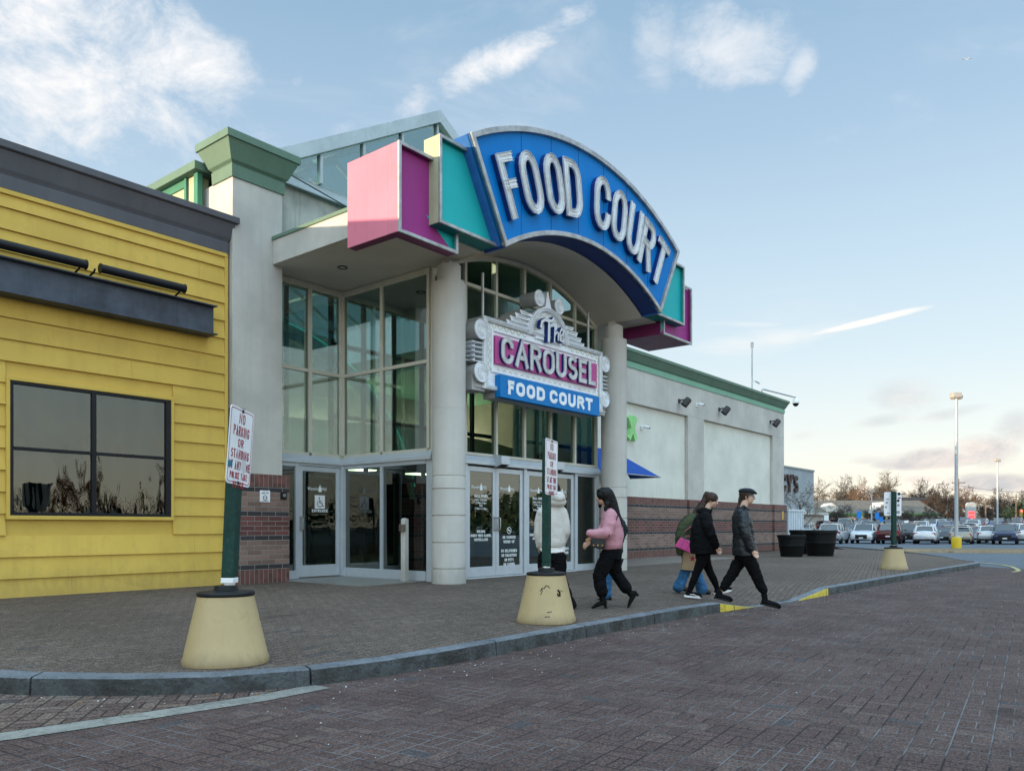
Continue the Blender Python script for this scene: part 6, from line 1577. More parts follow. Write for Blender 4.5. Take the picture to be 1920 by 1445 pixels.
def person_olive():
    p = Person('person in an olive coat and blue jeans carrying a pink handbag and paper bag', 1296, 1111, 13.7, 0, M_SKIN2, 'people walking out to the road'); J = p.J; V = Vector
    h = J(1320, 951); p.head(h, -.1, .45, .93); B = p.body
    B.limb([J(1302, 968), J(1316, 958)], [.055, .048]); B.loft([(J(1291, 1035), .14, .10), (J(1291, 1000), .14, .1), (J(1298, 975), .15, .09)], 0)
    B.limb([J(1290, 1035, -.08), J(1283, 1070, -.08), J(1272, 1097, -.08)], [.07, .05, .034]); B.limb([J(1294, 1035, .08), J(1308, 1070, .08), J(1318, 1104, .08)], [.07, .05, .034])
    B.limb([J(1290, 978, -.17), J(1272, 1002, -.24), J(1284, 1018, -.28)], [.045, .038, .027]); B.limb([J(1300, 978, .17), J(1296, 1010, .2), J(1293, 1034, .02)], [.045, .038, .027])
    p.hand(J(1285, 1019, -.28), V((.8, -.1, -.3)), 1.1, 1); p.hand(J(1292, 1034, .0), V((.1, -.1, -.9)), 1.0, 1); p.finish()
    g = p.garment('coat', M_OLIVE, wr=.010, ws=7, seed=2)
    g.loft([(J(1290, 1040), .21, .19), (J(1288, 1020), .21, .195), (J(1287, 1000), .205, .185), (J(1291, 980), .19, .16), (J(1297, 968), .15, .12), (J(1302, 962), .09, .08)], -.1)
    g.limb([J(1288, 978, -.16), J(1275, 992, -.22), J(1270, 1006, -.25), J(1281, 1015, -.28)], [.085, .085, .08, .065]); g.limb([J(1300, 978, .16), J(1297, 1005, .2), J(1293, 1028, .05)], [.08, .07, .06]); g.end()
    g = p.garment('jeans', M_DENIM, wr=.008, ws=11, seed=5); g.loft([(J(1291, 1050), .15, .11), (J(1291, 1032), .15, .12)], 0)
    g.limb([J(1290, 1045, -.08), J(1284, 1068, -.08), J(1277, 1085, -.08), J(1270, 1099, -.08)], [.095, .085, .085, .098]); g.limb([J(1294, 1045, .08), J(1307, 1070, .08), J(1313, 1088, .08), J(1318, 1105, .08)], [.095, .085, .085, .10]); g.end()
    ms = mat('brown_suede', (.07, .045, .03), .9); p.shoe(J(1263, 1102, -.08), J(1287, 1108, -.08), J(1270, 1095, -.08), ms, M_BLACKC, 'low'); p.shoe(J(1311, 1112, .08), J(1334, 1114, .07), J(1317, 1105, .08), ms, M_BLACKC, 'low')
    P = p.headP; g = Blob(); g.ell(P(-.02, 0, .04), (.105, .09, .095)); g.limb([P(-.07, 0, .0), J(1303, 962, 0)], [.055, .05]); g.done('hair', M_HAIRB, p.r, .010, 2); g = Blob(); g.ell(P(-.03, 0, .070), (.098, .090, .055), (0, .3, 0)); g.done('beanie', mat('pink_knit', (.42, .04, .16), .95, bump=.6, bs=120), p.r, .010, 2)
    # handbag
    o = J(1277, 1020, -.30)+p.r.location*0; t = thing('handbag', 'bright pink structured handbag hanging at the olive coat', 'handbag', p.r.matrix_basis @ o, p.r.rotation_euler.z)
    Mr = Matrix.Rotation(R(24), 4, 'Y'); m = MB(); m.prism([(-.125, .085), (.125, .085), (.135, -.095), (-.135, -.095)], -.045, .045, 'XZ', 0, Mr); b = m.build('bag_body', mat('hot_pink_leather', (.68, .09, .30), .45, var=.05), t, bevel=.012)
    m = MB(); m.tube([tuple(Mr @ Vector((.055*math.cos(a), -.02, .085+.075*math.sin(a)))) for a in [PI*i/10 for i in range(11)]], .008, 6); m.tube([tuple(Mr @ Vector(q)) for q in ((-.11, 0, .08), (-.10, 0, .20), (-.02, .03, .33))], .007, 6); m.build('strap', mat('pink_strap', (.40, .07, .16), .5), t)
    m = MB()
    for x in (-.05, .05): m.box(x-.004, x+.004, -.049, -.044, -.095, .085, 0, Mr)
    m.build('seam', mat('pink_strap', (.42, .07, .18), .5), b)
    # paper bag
    o = J(1288, 1050, -.18); t = thing('paper_bag', 'brown paper shopping bag with a dark red star held low by the blue jeans', 'paper bag', p.r.matrix_basis @ o, p.r.rotation_euler.z)
    m = MB(); Mr = Matrix.Rotation(R(6), 4, 'Y'); m.prism([(-.11, .15), (.11, .16), (.115, -.16), (-.125, -.16)], -.06, .06, 'XZ', 0, Mr); m.build('bag_body', mat('kraft_paper', (.36, .25, .15), .85, var=.08, vs=8, bump=.6, bs=20), t, bevel=.004)
    m = MB(); st = []
    for i in range(10): rr = .062 if i % 2 == 0 else .025; a = PI/2+i*PI/5; st.append((.04+rr*math.cos(a), .045+rr*math.sin(a)))
    m.prism(st, -.0625, -.0605, 'XZ', 0, Mr); m.build('star', mat('dark_red_print', (.28, .02, .04), .7, bump=0), t)
    m = MB(); m.tube([tuple(Mr @ Vector((.05*math.cos(a), -.05, .15+.10*math.sin(a)))) for a in [PI*i/8 for i in range(9)]], .004, 5); m.build('strap', mat('kraft_paper', (.36, .25, .15), .85), t)


def woman_pink():
    p = Person('person in a pink sweatshirt and black heeled boots with long black hair, walking left', 1145, 1140, 11.1, PI-.25, M_SKIN, 'people walking to the entrance'); J = p.J; V = Vector
    h = J(1132, 931); p.head(h, PI-.35, .1, .98); B = p.body
    B.limb([J(1142, 958), J(1136, 942)], [.055, .048]); B.loft([(J(1147, 1035), .15, .11), (J(1146, 1000), .135, .1), (J(1143, 970), .16, .09)], PI-.25)
    B.limb([J(1140, 1035, -.06), J(1124, 1080, -.08), J(1127, 1118, -.10)], [.075, .052, .034]); B.limb([J(1150, 1035, .08), J(1154, 1078, .08), J(1180, 1112, .06)], [.075, .052, .034])
    B.limb([J(1141, 966, -.18), J(1136, 1000, -.26), J(1110, 1003, -.20)], [.045, .038, .027]); B.limb([J(1144, 966, .16), J(1126, 1002, .16), J(1104, 1016, .02)], [.045, .038, .027])
    p.hand(J(1106, 1007, -.18), V((-.35, .4, -.75)), 1.0, -1); p.hand(J(1104, 1017, .0), V((-.6, -.1, -.5)), .9, 1); p.finish()
    g = p.garment('sweatshirt', M_PINKS, wr=.008, ws=5.5, seed=7)
    g.loft([(J(1146, 1029), .165, .135), (J(1146.5, 1022), .185, .155), (J(1147, 1005), .20, .16), (J(1147, 985), .20, .145), (J(1145, 968), .195, .12), (J(1143, 958), .13, .09), (J(1142, 953), .075, .07)], PI-.25)
    g.limb([J(1142, 967, -.16), J(1139, 984, -.22), J(1134, 999, -.25), J(1118, 1001, -.24), J(1103, 999, -.22)], [.082, .085, .080, .070, .050]); g.limb([J(1146, 967, .16), J(1135, 990, .17), J(1126, 1003, .15), J(1108, 1013, .04)], [.08, .075, .065, .05]); g.end()
    g = p.garment('trousers', M_TROU, wr=.011, ws=9, seed=3); g.loft([(J(1147, 1048), .165, .13), (J(1147, 1026), .15, .13)], PI-.25)
    g.limb([J(1140, 1040, -.06), J(1130, 1062, -.08), J(1122, 1078, -.09), J(1124, 1096, -.10), J(1127, 1108, -.10)], [.115, .105, .09, .082, .080]); g.limb([J(1152, 1040, .08), J(1152, 1060, .08), J(1157, 1076, .08), J(1168, 1092, .07), J(1176, 1103, .06)], [.115, .105, .085, .08, .078]); g.end()
    # heeled boots
    def hb(top, ank, heel, toe, spike):
        B = Blob(); B.limb([top, ank], [.055, .044]); B.limb([ank, heel, (heel+toe)*.5+Vector((0, 0, .012)), toe], [.044, .038, .034, .016]); o = B.done('boot', mat('black_suede', (.005, .005, .005), .7, spec=.12, var=.2, bump=.1), p.r, .008, 3)
        m = MB(); m.tube([heel, (heel+spike)*.5, spike], [.030, .024, .022], 10); m.build('heel', M_BLACKP, o, smooth=40)
    hb(J(1128, 1106, -.10), J(1128, 1122, -.10), J(1132, 1127, -.10), J(1109, 1137, -.12), J(1135, 1139, -.09)); hb(J(1175, 1102, .06), J(1183, 1113, .06), J(1191, 1112, .06), J(1178, 1139, .04), J(1198, 1116, .07))
    P = p.headP; g = Blob(); g.ell(P(-.02, 0, .035), (.118, .100, .102), (0, 0, -.35)); g.ell(P(.03, 0, .085), (.06, .075, .04)); g.limb([P(-.05, 0, .02), J(1146, 945, .0), J(1152, 962, -.02), J(1160, 975, -.04), J(1164, 986, -.06)], [.10, .092, .075, .05, .022]); g.limb([P(-.01, -.085, .03), J(1137, 945, -.10), J(1133, 956, -.11)], [.04, .035, .02])
    g.limb([P(.02, .07, .03), J(1126, 948, .07)], [.035, .025]); g.done('hair', M_HAIRK, p.r, .009, 3, .005, 22)
    # cross-body bag
    o = J(1117, 1017, -.22); t = thing('handbag', 'small black cross body bag at the hip of the pink sweatshirt', 'handbag', p.r.matrix_basis @ o, p.r.rotation_euler.z)
    m = MB(); m.prism([(-.095, .06), (.10, .075), (.105, -.07), (.03, -.085), (-.085, -.05)], -.05, .06, 'XZ'); m.build('bag_body', M_LEATH, t, bevel=.018); 
    s1 = J(1159, 968, -.20)-o; m = MB(); m.tube([(.09, -.03, .06), tuple((J(1136, 1004, -.34))-o), tuple(J(1146, 985, -.245)-o), tuple(J(1153, 972, -.20)-o), tuple(J(1158, 962, -.10)-o), tuple(J(1152, 955, .0)-o)], .006, 6); m.build('strap', M_BLACKC, t)
    m = MB(); 
    for x in (-.06, .0, .06): m.box(x-.008, x+.008, -.054, -.05, -.035, -.02)
    m.build('stud', mat('gold_stud', (.5, .3, .08), .3, .9), t)


def person_plaid():
    p = Person('person mostly hidden behind the pink sweatshirt, dark checked sleeve and raised boot showing', 1151, 1131, 12.3, PI-.2, M_SKIN, 'people walking to the entrance'); J = p.J; V = Vector
    h = J(1140, 940); p.head(h, PI-.2, 0, .98); B = p.body
    B.limb([J(1148, 964), J(1143, 950)], [.055, .048]); B.loft([(J(1152, 1035), .14, .10), (J(1151, 1000), .135, .1), (J(1149, 974), .15, .09)], PI-.2)
    B.limb([J(1148, 1035, -.07), J(1138, 1078, -.07), J(1137, 1120, -.07)], [.075, .05, .034]); B.limb([J(1154, 1035, .08), J(1150, 1076, .08), J(1163, 1058, .1)], [.07, .05, .034])
    B.limb([J(1151, 970, -.16), J(1167, 992, -.2), J(1160, 1016, -.16)], [.045, .038, .028]); B.limb([J(1149, 970, .16), J(1135, 1000, .2), J(1128, 1010, .1)], [.045, .038, .028])
    p.hand(J(1159, 1017, -.16), V((-.3, 0, -.9)), .6, -1); p.hand(J(1128, 1011, .1), V((-.8, 0, -.3)), .6, 1); p.finish()
    g = p.garment('shirt', M_PLAID, wr=.007); g.loft([(J(1152, 1035), .17, .13), (J(1152, 1005), .17, .13), (J(1151, 985), .175, .12), (J(1149, 970), .17, .10), (J(1148, 960), .08, .07)], PI-.2)
    g.limb([J(1151, 971, -.15), J(1160, 980, -.2), J(1167, 992, -.2), J(1161, 1013, -.17)], [.075, .065, .058, .045]); g.limb([J(1149, 970, .16), J(1137, 997, .19), J(1130, 1008, .1)], [.07, .06, .045]); g.end()
    g = p.garment('jeans', M_DENIM, wr=.006); g.loft([(J(1152, 1046), .15, .11), (J(1152, 1030), .15, .12)], PI-.2); g.limb([J(1148, 1040, -.07), J(1138, 1076, -.07), J(1137, 1116, -.07)], [.095, .075, .066]); g.limb([J(1154, 1040, .08), J(1150, 1074, .08), J(1161, 1060, .1)], [.09, .068, .055]); g.end()
    p.shoe(J(1145, 1128, -.07), J(1117, 1131, -.09), J(1139, 1116, -.07), M_BLACKC); p.shoe(J(1170, 1050, .1), J(1159, 1078, .1), J(1160, 1056, .1), M_BLACKC)
    P = p.headP; g = Blob(); g.ell(P(-.02, 0, .04), (.11, .092, .098)); g.done('hair', M_HAIRB, p.r, .010, 2)


def person_hoodie():
    p = Person('person in a cream hoodie seen from behind, partly hidden by the middle post', 1036, 1141, 11.0, PI/2+.25, M_SKIN, 'people walking to the entrance'); J = p.J; V = Vector
    h = J(1036, 921, .03); p.head(h, PI/2+.35, .25, .98); B = p.body
    B.limb([J(1036, 948), J(1036, 934)], [.06, .052]); B.loft([(J(1034, 1035), .15, .10), (J(1035, 1000), .15, .1), (J(1035, 965), .18, .10)], PI/2+.2)
    B.limb([J(1022, 1035, .05), J(1022, 1085, .08), J(1020, 1122, .05)], [.08, .055, .036]); B.limb([J(1046, 1035, -.03), J(1049, 1082, -.02), J(1064, 1118, -.08)], [.08, .055, .036])
    B.limb([J(1017, 962, 0), J(1011, 998, .0), J(1012, 1026, .02)], [.05, .042, .03]); B.limb([J(1053, 962, -.02), J(1060, 996, -.02), J(1055, 1020, .10)], [.05, .042, .03])
    p.hand(J(1012, 1026, .02), V((.05, .1, -1)), .5, 1); p.hand(J(1056, 1021, .11), V((-.2, .3, -.8)), .5, -1); p.finish()
    g = p.garment('hoodie', M_CREAMH, wr=.006, ws=4.5, seed=12)
    g.loft([(J(1035, 1025), .18, .145), (J(1035, 1017), .20, .155), (J(1035, 1000), .20, .15), (J(1035, 978), .20, .145), (J(1035, 960), .195, .125), (J(1036, 948), .15, .105), (J(1037, 940), .10, .09)], PI/2+.2)
    g.limb([J(1017, 961, 0), J(1012, 978, 0), J(1010, 998, 0), J(1012, 1021, .02)], [.078, .074, .070, .052]); g.limb([J(1053, 960, -.02), J(1058, 978, -.03), J(1060, 997, -.03), J(1055, 1015, .07)], [.078, .074, .070, .054])
    g.ell(J(1040, 941, -.05), (.16, .12, .085)); g.ell(J(1047, 937, -.06), (.09, .09, .09)); g.end()
    g = p.garment('hood', M_CREAMH, vox=.009, wr=.005, seed=3); g.ell(J(1043, 933, -.09), (.125, .10, .085)); g.ell(J(1036, 938, -.06), (.13, .10, .06)); g.end()
    g = p.garment('shirt_hem', M_WHITE, wr=.005); g.loft([(J(1036, 1036), .175, .13), (J(1036, 1022), .18, .13)], PI/2+.2); g.end()
    g = p.garment('trousers', M_TROU, wr=.009, ws=9); g.loft([(J(1034, 1050), .165, .12), (J(1034, 1028), .16, .12)], PI/2+.2); g.limb([J(1023, 1045, .05), J(1022, 1085, .08), J(1021, 1120, .05)], [.11, .09, .075]); g.limb([J(1047, 1045, -.03), J(1049, 1082, -.02), J(1062, 1114, -.07)], [.11, .09, .075]); g.end()
    p.shoe(J(1022, 1136, -.02), J(1018, 1126, .22), J(1021, 1120, .03), M_BLACKC); p.shoe(J(1074, 1140, -.14), J(1070, 1126, .12), J(1068, 1120, -.10), M_BLACKC)
    P = p.headP; g = Blob(); g.ell(P(-.02, 0, .035), (.108, .092, .1)); g.done('hair', M_HAIRK, p.r, .010, 2)


for f_ in (man_cap, woman_black, person_olive, woman_pink, person_plaid, person_hoodie): f_()


# ------------------------------------------------------------------ parked cars
def paint(name, c, metal=.25, rough=.28):
    return mat('car_paint_'+name, c, rough, metal, var=.05, vs=2, bump=0, coat=.6)


PAINTS = {'white': (.62, .64, .66), 'silver': (.36, .38, .40), 'grey': (.14, .15, .165), 'black': (.012, .013, .015), 'navy': (.012, .022, .06), 'dark red': (.055, .006, .009), 'beige': (.34, .30, .24), 'blue': (.03, .09, .22), 'red': (.16, .010, .012)}
M_CGLASS = mat('car_glass', (.012, .016, .018), .05, var=0, bump=0, spec=.9)
M_TYRE = mat('tyre_rubber', (.012, .012, .012), .85, bump=0)
M_RIM = mat('alloy_rim', (.32, .33, .35), .35, .8, bump=0)
M_LAMP = mat('headlight_glass', (.62, .64, .66), .12, .2, var=.1, bump=0, spec=.9)
M_TAIL = mat('tail_light_red', (.30, .008, .012), .18, bump=0)
M_PLATE = mat('number_plate', (.62, .64, .68), .5, bump=0)
M_TRIMB = mat('car_black_trim', (.012, .012, .013), .5, bump=0)

CARS = {   # stations along the length, front at +x: x, bottom z, shoulder z, half width ; then cabin x positions and roof height
    'saloon car': (4.7, [(2.33, .38, .55, .62), (2.22, .24, .68, .76), (1.75, .22, .80, .86), (.95, .21, .93, .90), (-.2, .21, .96, .90), (-1.35, .22, .98, .89), (-2.05, .26, .99, .84), (-2.28, .34, .93, .76), (-2.36, .42, .72, .68)], (1.02, .25, -1.05, -1.75), 1.44, .66),
    'hatchback': (4.3, [(2.13, .40, .60, .66), (2.02, .26, .74, .80), (1.55, .23, .90, .88), (.90, .22, 1.0, .91), (-.2, .22, 1.03, .91), (-1.3, .24, 1.07, .90), (-1.92, .28, 1.06, .86), (-2.08, .38, .98, .80), (-2.14, .46, .74, .74)], (1.05, .35, -1.35, -2.0), 1.55, .68),
    'sport utility car': (4.6, [(2.28, .46, .72, .72), (2.18, .30, .90, .85), (1.70, .27, 1.03, .92), (1.0, .26, 1.10, .94), (-.2, .26, 1.12, .94), (-1.5, .28, 1.15, .93), (-2.12, .32, 1.15, .90), (-2.26, .42, 1.08, .86), (-2.31, .50, .82, .82)], (1.12, .50, -1.70, -2.18), 1.70, .74),
}


def make_car(kind):
    L, st, (c1, c2, c3, c4), H, rw = CARS[kind]
    r = thing('parked_car', 'x', kind); n = len(st)
    # body shell
    vs = []; k = 9
    for x, zb, zt, hw in st:
        half = [(hw*.86, zb), (hw*.985, zb+.10), (hw, zb+(zt-zb)*.48), (hw*.975, zt-.07), (hw*.86, zt+.01)]
        ring = [(-y, z) for y, z in half]+[(0, zt+.045)]+[(y, z) for y, z in reversed(half)]
        vs += [(x, y, z) for y, z in ring]
    k = 11; fs = [(i*k+j, i*k+(j+1) % k, (i+1)*k+(j+1) % k, (i+1)*k+j) for i in range(n-1) for j in range(k)]+[tuple(range(k)), tuple(range((n-1)*k, n*k))]
    m = MB(); m.add(vs, fs); b = m.build('body', paint('white', PAINTS['white']), r, smooth=38)
    zt = lambda x: next((a[2]+(bb[2]-a[2])*(a[0]-x)/(a[0]-bb[0]) for a, bb in zip(st, st[1:]) if a[0] >= x >= bb[0]), 1.0)
    hwf = lambda x: next((a[3]+(bb[3]-a[3])*(a[0]-x)/(a[0]-bb[0]) for a, bb in zip(st, st[1:]) if a[0] >= x >= bb[0]), .8)
    # greenhouse
    zr = H-.045; B = [(c1, hwf(c1)*.80, zt(c1)), (c2-.1, hwf(c2)*.93, zt(c2)), ((c2+c3)/2, hwf(0)*.94, zt(0)), (c3, hwf(c3)*.93, zt(c3)), (c4, hwf(c4)*.82, zt(c4))]
    T_ = [(c2, rw*.90, zr-.02), (c2-.25, rw, zr), ((c2+c3)/2, rw, zr+.01), (c3+.2, rw*.98, zr-.01), (c3-.05 if kind == 'saloon car' else (c3+c4)/2+.08, rw*.86, zr-.06)]
    m = MB(); v = [(x, -y, z) for x, y, z in B]+[(x, -y, z) for x, y, z in T_]+[(x, y, z) for x, y, z in T_]+[(x, y, z) for x, y, z in B]
    f = []
    for i in range(4): f += [(i, i+1, 6+i, 5+i), (5+i, 6+i, 11+i, 10+i), (10+i, 11+i, 16+i, 15+i)]
    f += [(0, 5, 10, 15), (4, 19, 14, 9)]; m.add(v, f); m.build('windows', M_CGLASS, r, smooth=25)
    m = MB(); w = []                          # roof skin and pillars
    for x, y, z in T_: w += [(x, -y*.985, z+.012), (x, 0, z+.045), (x, y*.985, z+.012)]
    m.add(w, [(i*3+j, i*3+j+1, i*3+j+4, i*3+j+3) for i in range(4) for j in range(2)])
    for sg in (-1, 1):
        for (a, t, wd) in ((B[0], T_[0], .035), (B[2], T_[2], .035), (B[3], T_[3], .05), (B[4], T_[4], .045)):
            m.tube([(a[0], sg*a[1], a[2]), (t[0], sg*t[1], t[2]+.01)], wd, 5)
        m.tube([(x, sg*y, z+.01) for x, y, z in T_], .025, 5)
    m.build('roof', paint('white', PAINTS['white']), r, smooth=40)
    # wheels and arches
    for x in (L*.5-.88, -L*.5+.90):
        for sg in (-1, 1):
            hw = hwf(x); M = Matrix.Translation((x, sg*(hw-.12), .33)) @ Matrix.Rotation(R(90), 4, 'X')
            m = MB(); m.lathe([(.20, -.11), (.315, -.11), (.33, -.09), (.33, .09), (.315, .11), (.20, .11)], 20, 0, M); wq = m.build('tyre', M_TYRE, r, smooth=40)
            m = MB(); m.lathe([(.0, .06), (.05, .075), (.06, .09), (.19, .10), (.215, .112)] if sg < 0 else [(.215, -.112), (.19, -.10), (.06, -.09), (.05, -.075), (.0, -.06)], 15, 0, M, caps=False); m.build('rim', M_RIM, wq)
        m = MB(); hw = hwf(x)
        for sg in (-1, 1): m.prism([(x+.41*math.cos(a), max(.24, .34+.41*math.sin(a))) for a in [PI*i/14 for i in range(15)]], sg*(hw-.02), sg*(hw*.985+.005), 'XZ')
        m.build('wheel_arch', M_TRIMB, r)
    # ends
    xf, xb = st[1][0], st[-2][0]; zf, zbk = st[1][2], st[-2][2]; hf, hb_ = st[1][3], st[-2][3]
    for sg in (-1, 1):
        m = MB(); m.prism([(sg*(hf*.50), zf-.10), (sg*hf*1.0, zf-.03), (sg*hf*1.02, zf-.15), (sg*hf*.60, zf-.20)], xf-.32, xf+.03, 'YZ'); m.build('headlight', M_LAMP, r, bevel=.02)
        m = MB(); m.prism([(sg*(hb_*.62), zbk-.05), (sg*hb_*1.01, zbk-.04), (sg*hb_*1.03, zbk-.24), (sg*hb_*.72, zbk-.20)], xb-.03, xb+.30, 'YZ'); m.build('tail_light', M_TAIL, r, bevel=.02)
        m = MB(); m.lathe([(.0, -.07), (.06, -.05), (.075, 0), (.06, .05), (.0, .07)], 10, 0, Matrix.Translation((c1-.25, sg*(hwf(c1)+.06), zt(c1)+.06)), caps=False); m.build('wing_mirror', paint('white', PAINTS['white']), r, smooth=50)
    m = MB(); m.box(st[0][0]-.05, st[0][0]+.012, -hf*.55, hf*.55, .42, zf-.14); m.box(st[0][0]-.1, st[0][0]-.0, -hf*.8, hf*.8, .27, .36); m.build('grille', M_TRIMB, r, bevel=.01)
    m = MB(); m.box(st[0][0]+.012, st[0][0]+.022, -.16, .16, .44, .54); m.build('front_plate', M_PLATE, r)
    m = MB(); m.box(st[-1][0]-.03, st[-1][0]+.04, -.17, .17, .58, .69) ; m.build('rear_plate', M_PLATE, r)
    m = MB(); m.box(st[-1][0]-.012, st[-1][0]+.06, -hb_*.92, hb_*.92, .28, .42); m.build('bumper_trim', M_TRIMB, r, bevel=.01)
    return r


PROTO = {k: make_car(k) for k in CARS}
used_ = set(); PAINTED = ('body', 'roof', 'wing_mirror')


def place_car(kind, colour, px, d, yaw, label, group):
    if kind not in used_: o = PROTO[kind]; used_.add(kind)
    else: o = copy_tree(PROTO[kind])
    x, y, _ = at(px, d); o.location = (x, y, lot_z(x, y)-.012); o.rotation_euler = (0, 0, yaw); o['label'] = label; o['group'] = group; o['category'] = kind
    for ch in o.children:
        if ch.name.split('.')[0] in PAINTED: ch.material_slots[0].link = 'OBJECT'; ch.material_slots[0].material = paint(colour, PAINTS[colour])


FRONT = [   # kind, colour, bearing, depth, nose towards viewer?, remark
    ('sport utility car', 'silver', 1563, 61, 0, 'seen from behind, left end of the front row'),
    ('sport utility car', 'white', 1622, 62, 1, 'with its headlights towards the road, second in the front row'),
    ('sport utility car', 'dark red', 1671, 61, 0, 'seen from behind beside the far sign post'),
    ('sport utility car', 'black', 1701, 66, 1, 'facing the road just right of the far sign post'),
    ('hatchback', 'white', 1737, 60, 0, 'seen from behind, just left of the tall light pole'),
    ('saloon car', 'black', 1768, 65, 1, 'facing the road, immediately left of the tall light pole'),
    ('saloon car', 'beige', 1803, 60, 0, 'seen from behind, directly behind the tall light pole'),
    ('saloon car', 'grey', 1832, 66, 1, 'tucked in just right of the beige saloon'),
    ('hatchback', 'white', 1855, 61, 0, 'seen from behind beside the navy car'),
    ('sport utility car', 'navy', 1884, 59, 1, 'large, facing the road near the right edge'),
    ('sport utility car', 'white', 1928, 60, 0, 'cut by the right edge of the picture'),
]
rc = random.Random(11)
for kind, c, px, d, nose, rem in FRONT:
    d += 7
    yaw = math.atan2(-FY, -FX)+(R(-32) if nose else R(148)); place_car(kind, c, px, d, yaw, '%s %s %s' % (c, kind, rem), 'cars in the front row of the lot')
# rows further back
cols_ = ['white', 'silver', 'grey', 'black', 'white', 'silver', 'navy', 'dark red', 'black', 'white', 'blue', 'grey', 'beige', 'silver', 'red']
ORD = ['first', 'second', 'third', 'fourth', 'fifth', 'sixth', 'seventh', 'eighth', 'ninth', 'tenth', 'eleventh', 'twelfth', 'thirteenth', 'fourteenth', 'fifteenth', 'sixteenth', 'seventeenth', 'eighteenth', 'nineteenth', 'twentieth']
for rname, d, p0, p1 in (('second', 80, 1503, 1925), ('third', 88, 1500, 1925), ('fourth', 99, 1506, 1925), ('fifth', 108, 1503, 1925), ('sixth', 121, 1505, 1925), ('seventh', 132, 1503, 1922)):
    step = 1493/d*2.9; px = p0+rc.uniform(0, step*.4); k = 0
    while px < p1 and k < 20:
        kind = rc.choice(list(CARS)); c = rc.choice(cols_); nose = rc.random() < .5; yaw = math.atan2(-FY, -FX)+(R(-32) if nose else R(148))+R(rc.uniform(-2, 2))
        place_car(kind, c, px, d+rc.uniform(-.5, .5), yaw, '%s %s, %s from the left in the %s row of cars' % (c, kind, ORD[k], rname), 'cars in the rear rows of the lot')
        px += step*(1 if rc.random() > .12 else 2); k += 1


# ------------------------------------------------------------------ lamp posts, poles, signs of the lot
def light_pole(label, px, d, h, base=True, z0=.02, heads=2):
    x, y, _ = at(px, d); t = thing('light_pole', label, 'light pole', (x, y, z0), math.atan2(RY, RX), 'light poles of the parking lot')
    m = MB(); m.tube([(0, 0, .0), (0, 0, h-.1)], [.115, .075], 12); m.build('pole', M_POLE, t, smooth=40)
    if base: m = MB(); m.lathe([(.27, -.1), (.27, .60), (.25, .63), (.0, .64)], 24, caps=False); m.build('yellow_base', mat('yellow_base_paint', (.62, .42, .02), .5, var=.1, dirt=(.2, .16, .08), dirt_amt=.3), t, smooth=35)
    m = MB(); m.box(-.30, .22, -.20, .20, h-.10, h+.20); m.box(-.22, .34, -.10, .30, h-.16, h+.04) if heads > 1 else None; m.box(-.2, .2, -.03, .03, h-.2, h-.1); hd = m.build('lamp_head', mat('lamp_head_tan', (.40, .36, .32), .5), t, bevel=.02)
    return t


light_pole('tall white light pole with a yellow round base on the traffic island', 1793, 47, 8.95)
light_pole('white light pole with two flat heads standing among the parked cars on the right', 1870, 91, 9.0, False, -.15)
light_pole('thin tan light pole in front of the long shingle roofed building', 1634, 118, 6.6, False, -.15, 1)


def post_sign(label, px, d, z, w, h, m_, zb=-.15):
    x, y, _ = at(px, d); t = thing('parking_sign', label, 'parking sign', (x, y, zb), math.atan2(RY, RX), 'small signs standing among the cars')
    m = MB(); m.tube([(0, 0, 0), (0, 0, z+h)], .035, 6); m.build('post', M_POLE, t); m = MB(); m.box(-w/2, w/2, -.05, -.035, z, z+h); m.build('sign_plate', m_, t)


M_BLUESIGN = mat('blue_parking_sign', (.02, .20, .60), .5)
post_sign('blue parking sign left of the others in front of the long building', 1610, 112, 2.6, .6, 1.0, M_BLUESIGN)
post_sign('blue parking sign between the long building door and the far sign post', 1644, 112, 2.5, .6, .9, M_BLUESIGN)
post_sign('lower blue parking sign just left of the far sign post', 1652, 96, 2.0, .45, .6, M_BLUESIGN)
post_sign('small white parking sign right of the far sign post', 1699, 88, 1.4, .45, .7, M_SIGNW)
post_sign('pale blue sign nearest the left end of the long building', 1549, 118, 2.2, .7, 1.0, M_SIGNW)

x_, y_, _ = at(1820, 140)
t_ = thing('pylon_sign', 'roadside pylon sign with two rows of lit red lettering', 'pylon sign', (x_, y_, .75), math.atan2(RY, RX))
m_ = MB(); m_.box(-.85, -.65, -.2, .2, -.8, 4.4); m_.box(.65, .85, -.2, .2, -.8, 4.4); m_.prism([(-.85, 4.4), (.85, 4.4), (.6, 4.75), (0, 4.85), (-.6, 4.75)], -.22, .22, 'XZ'); m_.box(-.65, .65, -.18, .18, 1.2, 4.4); m_.build('cabinet', mat('pylon_grey', (.40, .41, .40), .6), t_)
m_ = MB()
for z in (2.75, 2.05):
    xx = -.5
    for w in (.22, .12, .2, .16, .2): m_.box(xx, xx+w, -.22, -.185, z+rc.uniform(-.04, .04), z+.42); xx += w+.03
m_.build('lit_lettering', emit('red_sign_light', (1, .03, .03), 2.0), t_)


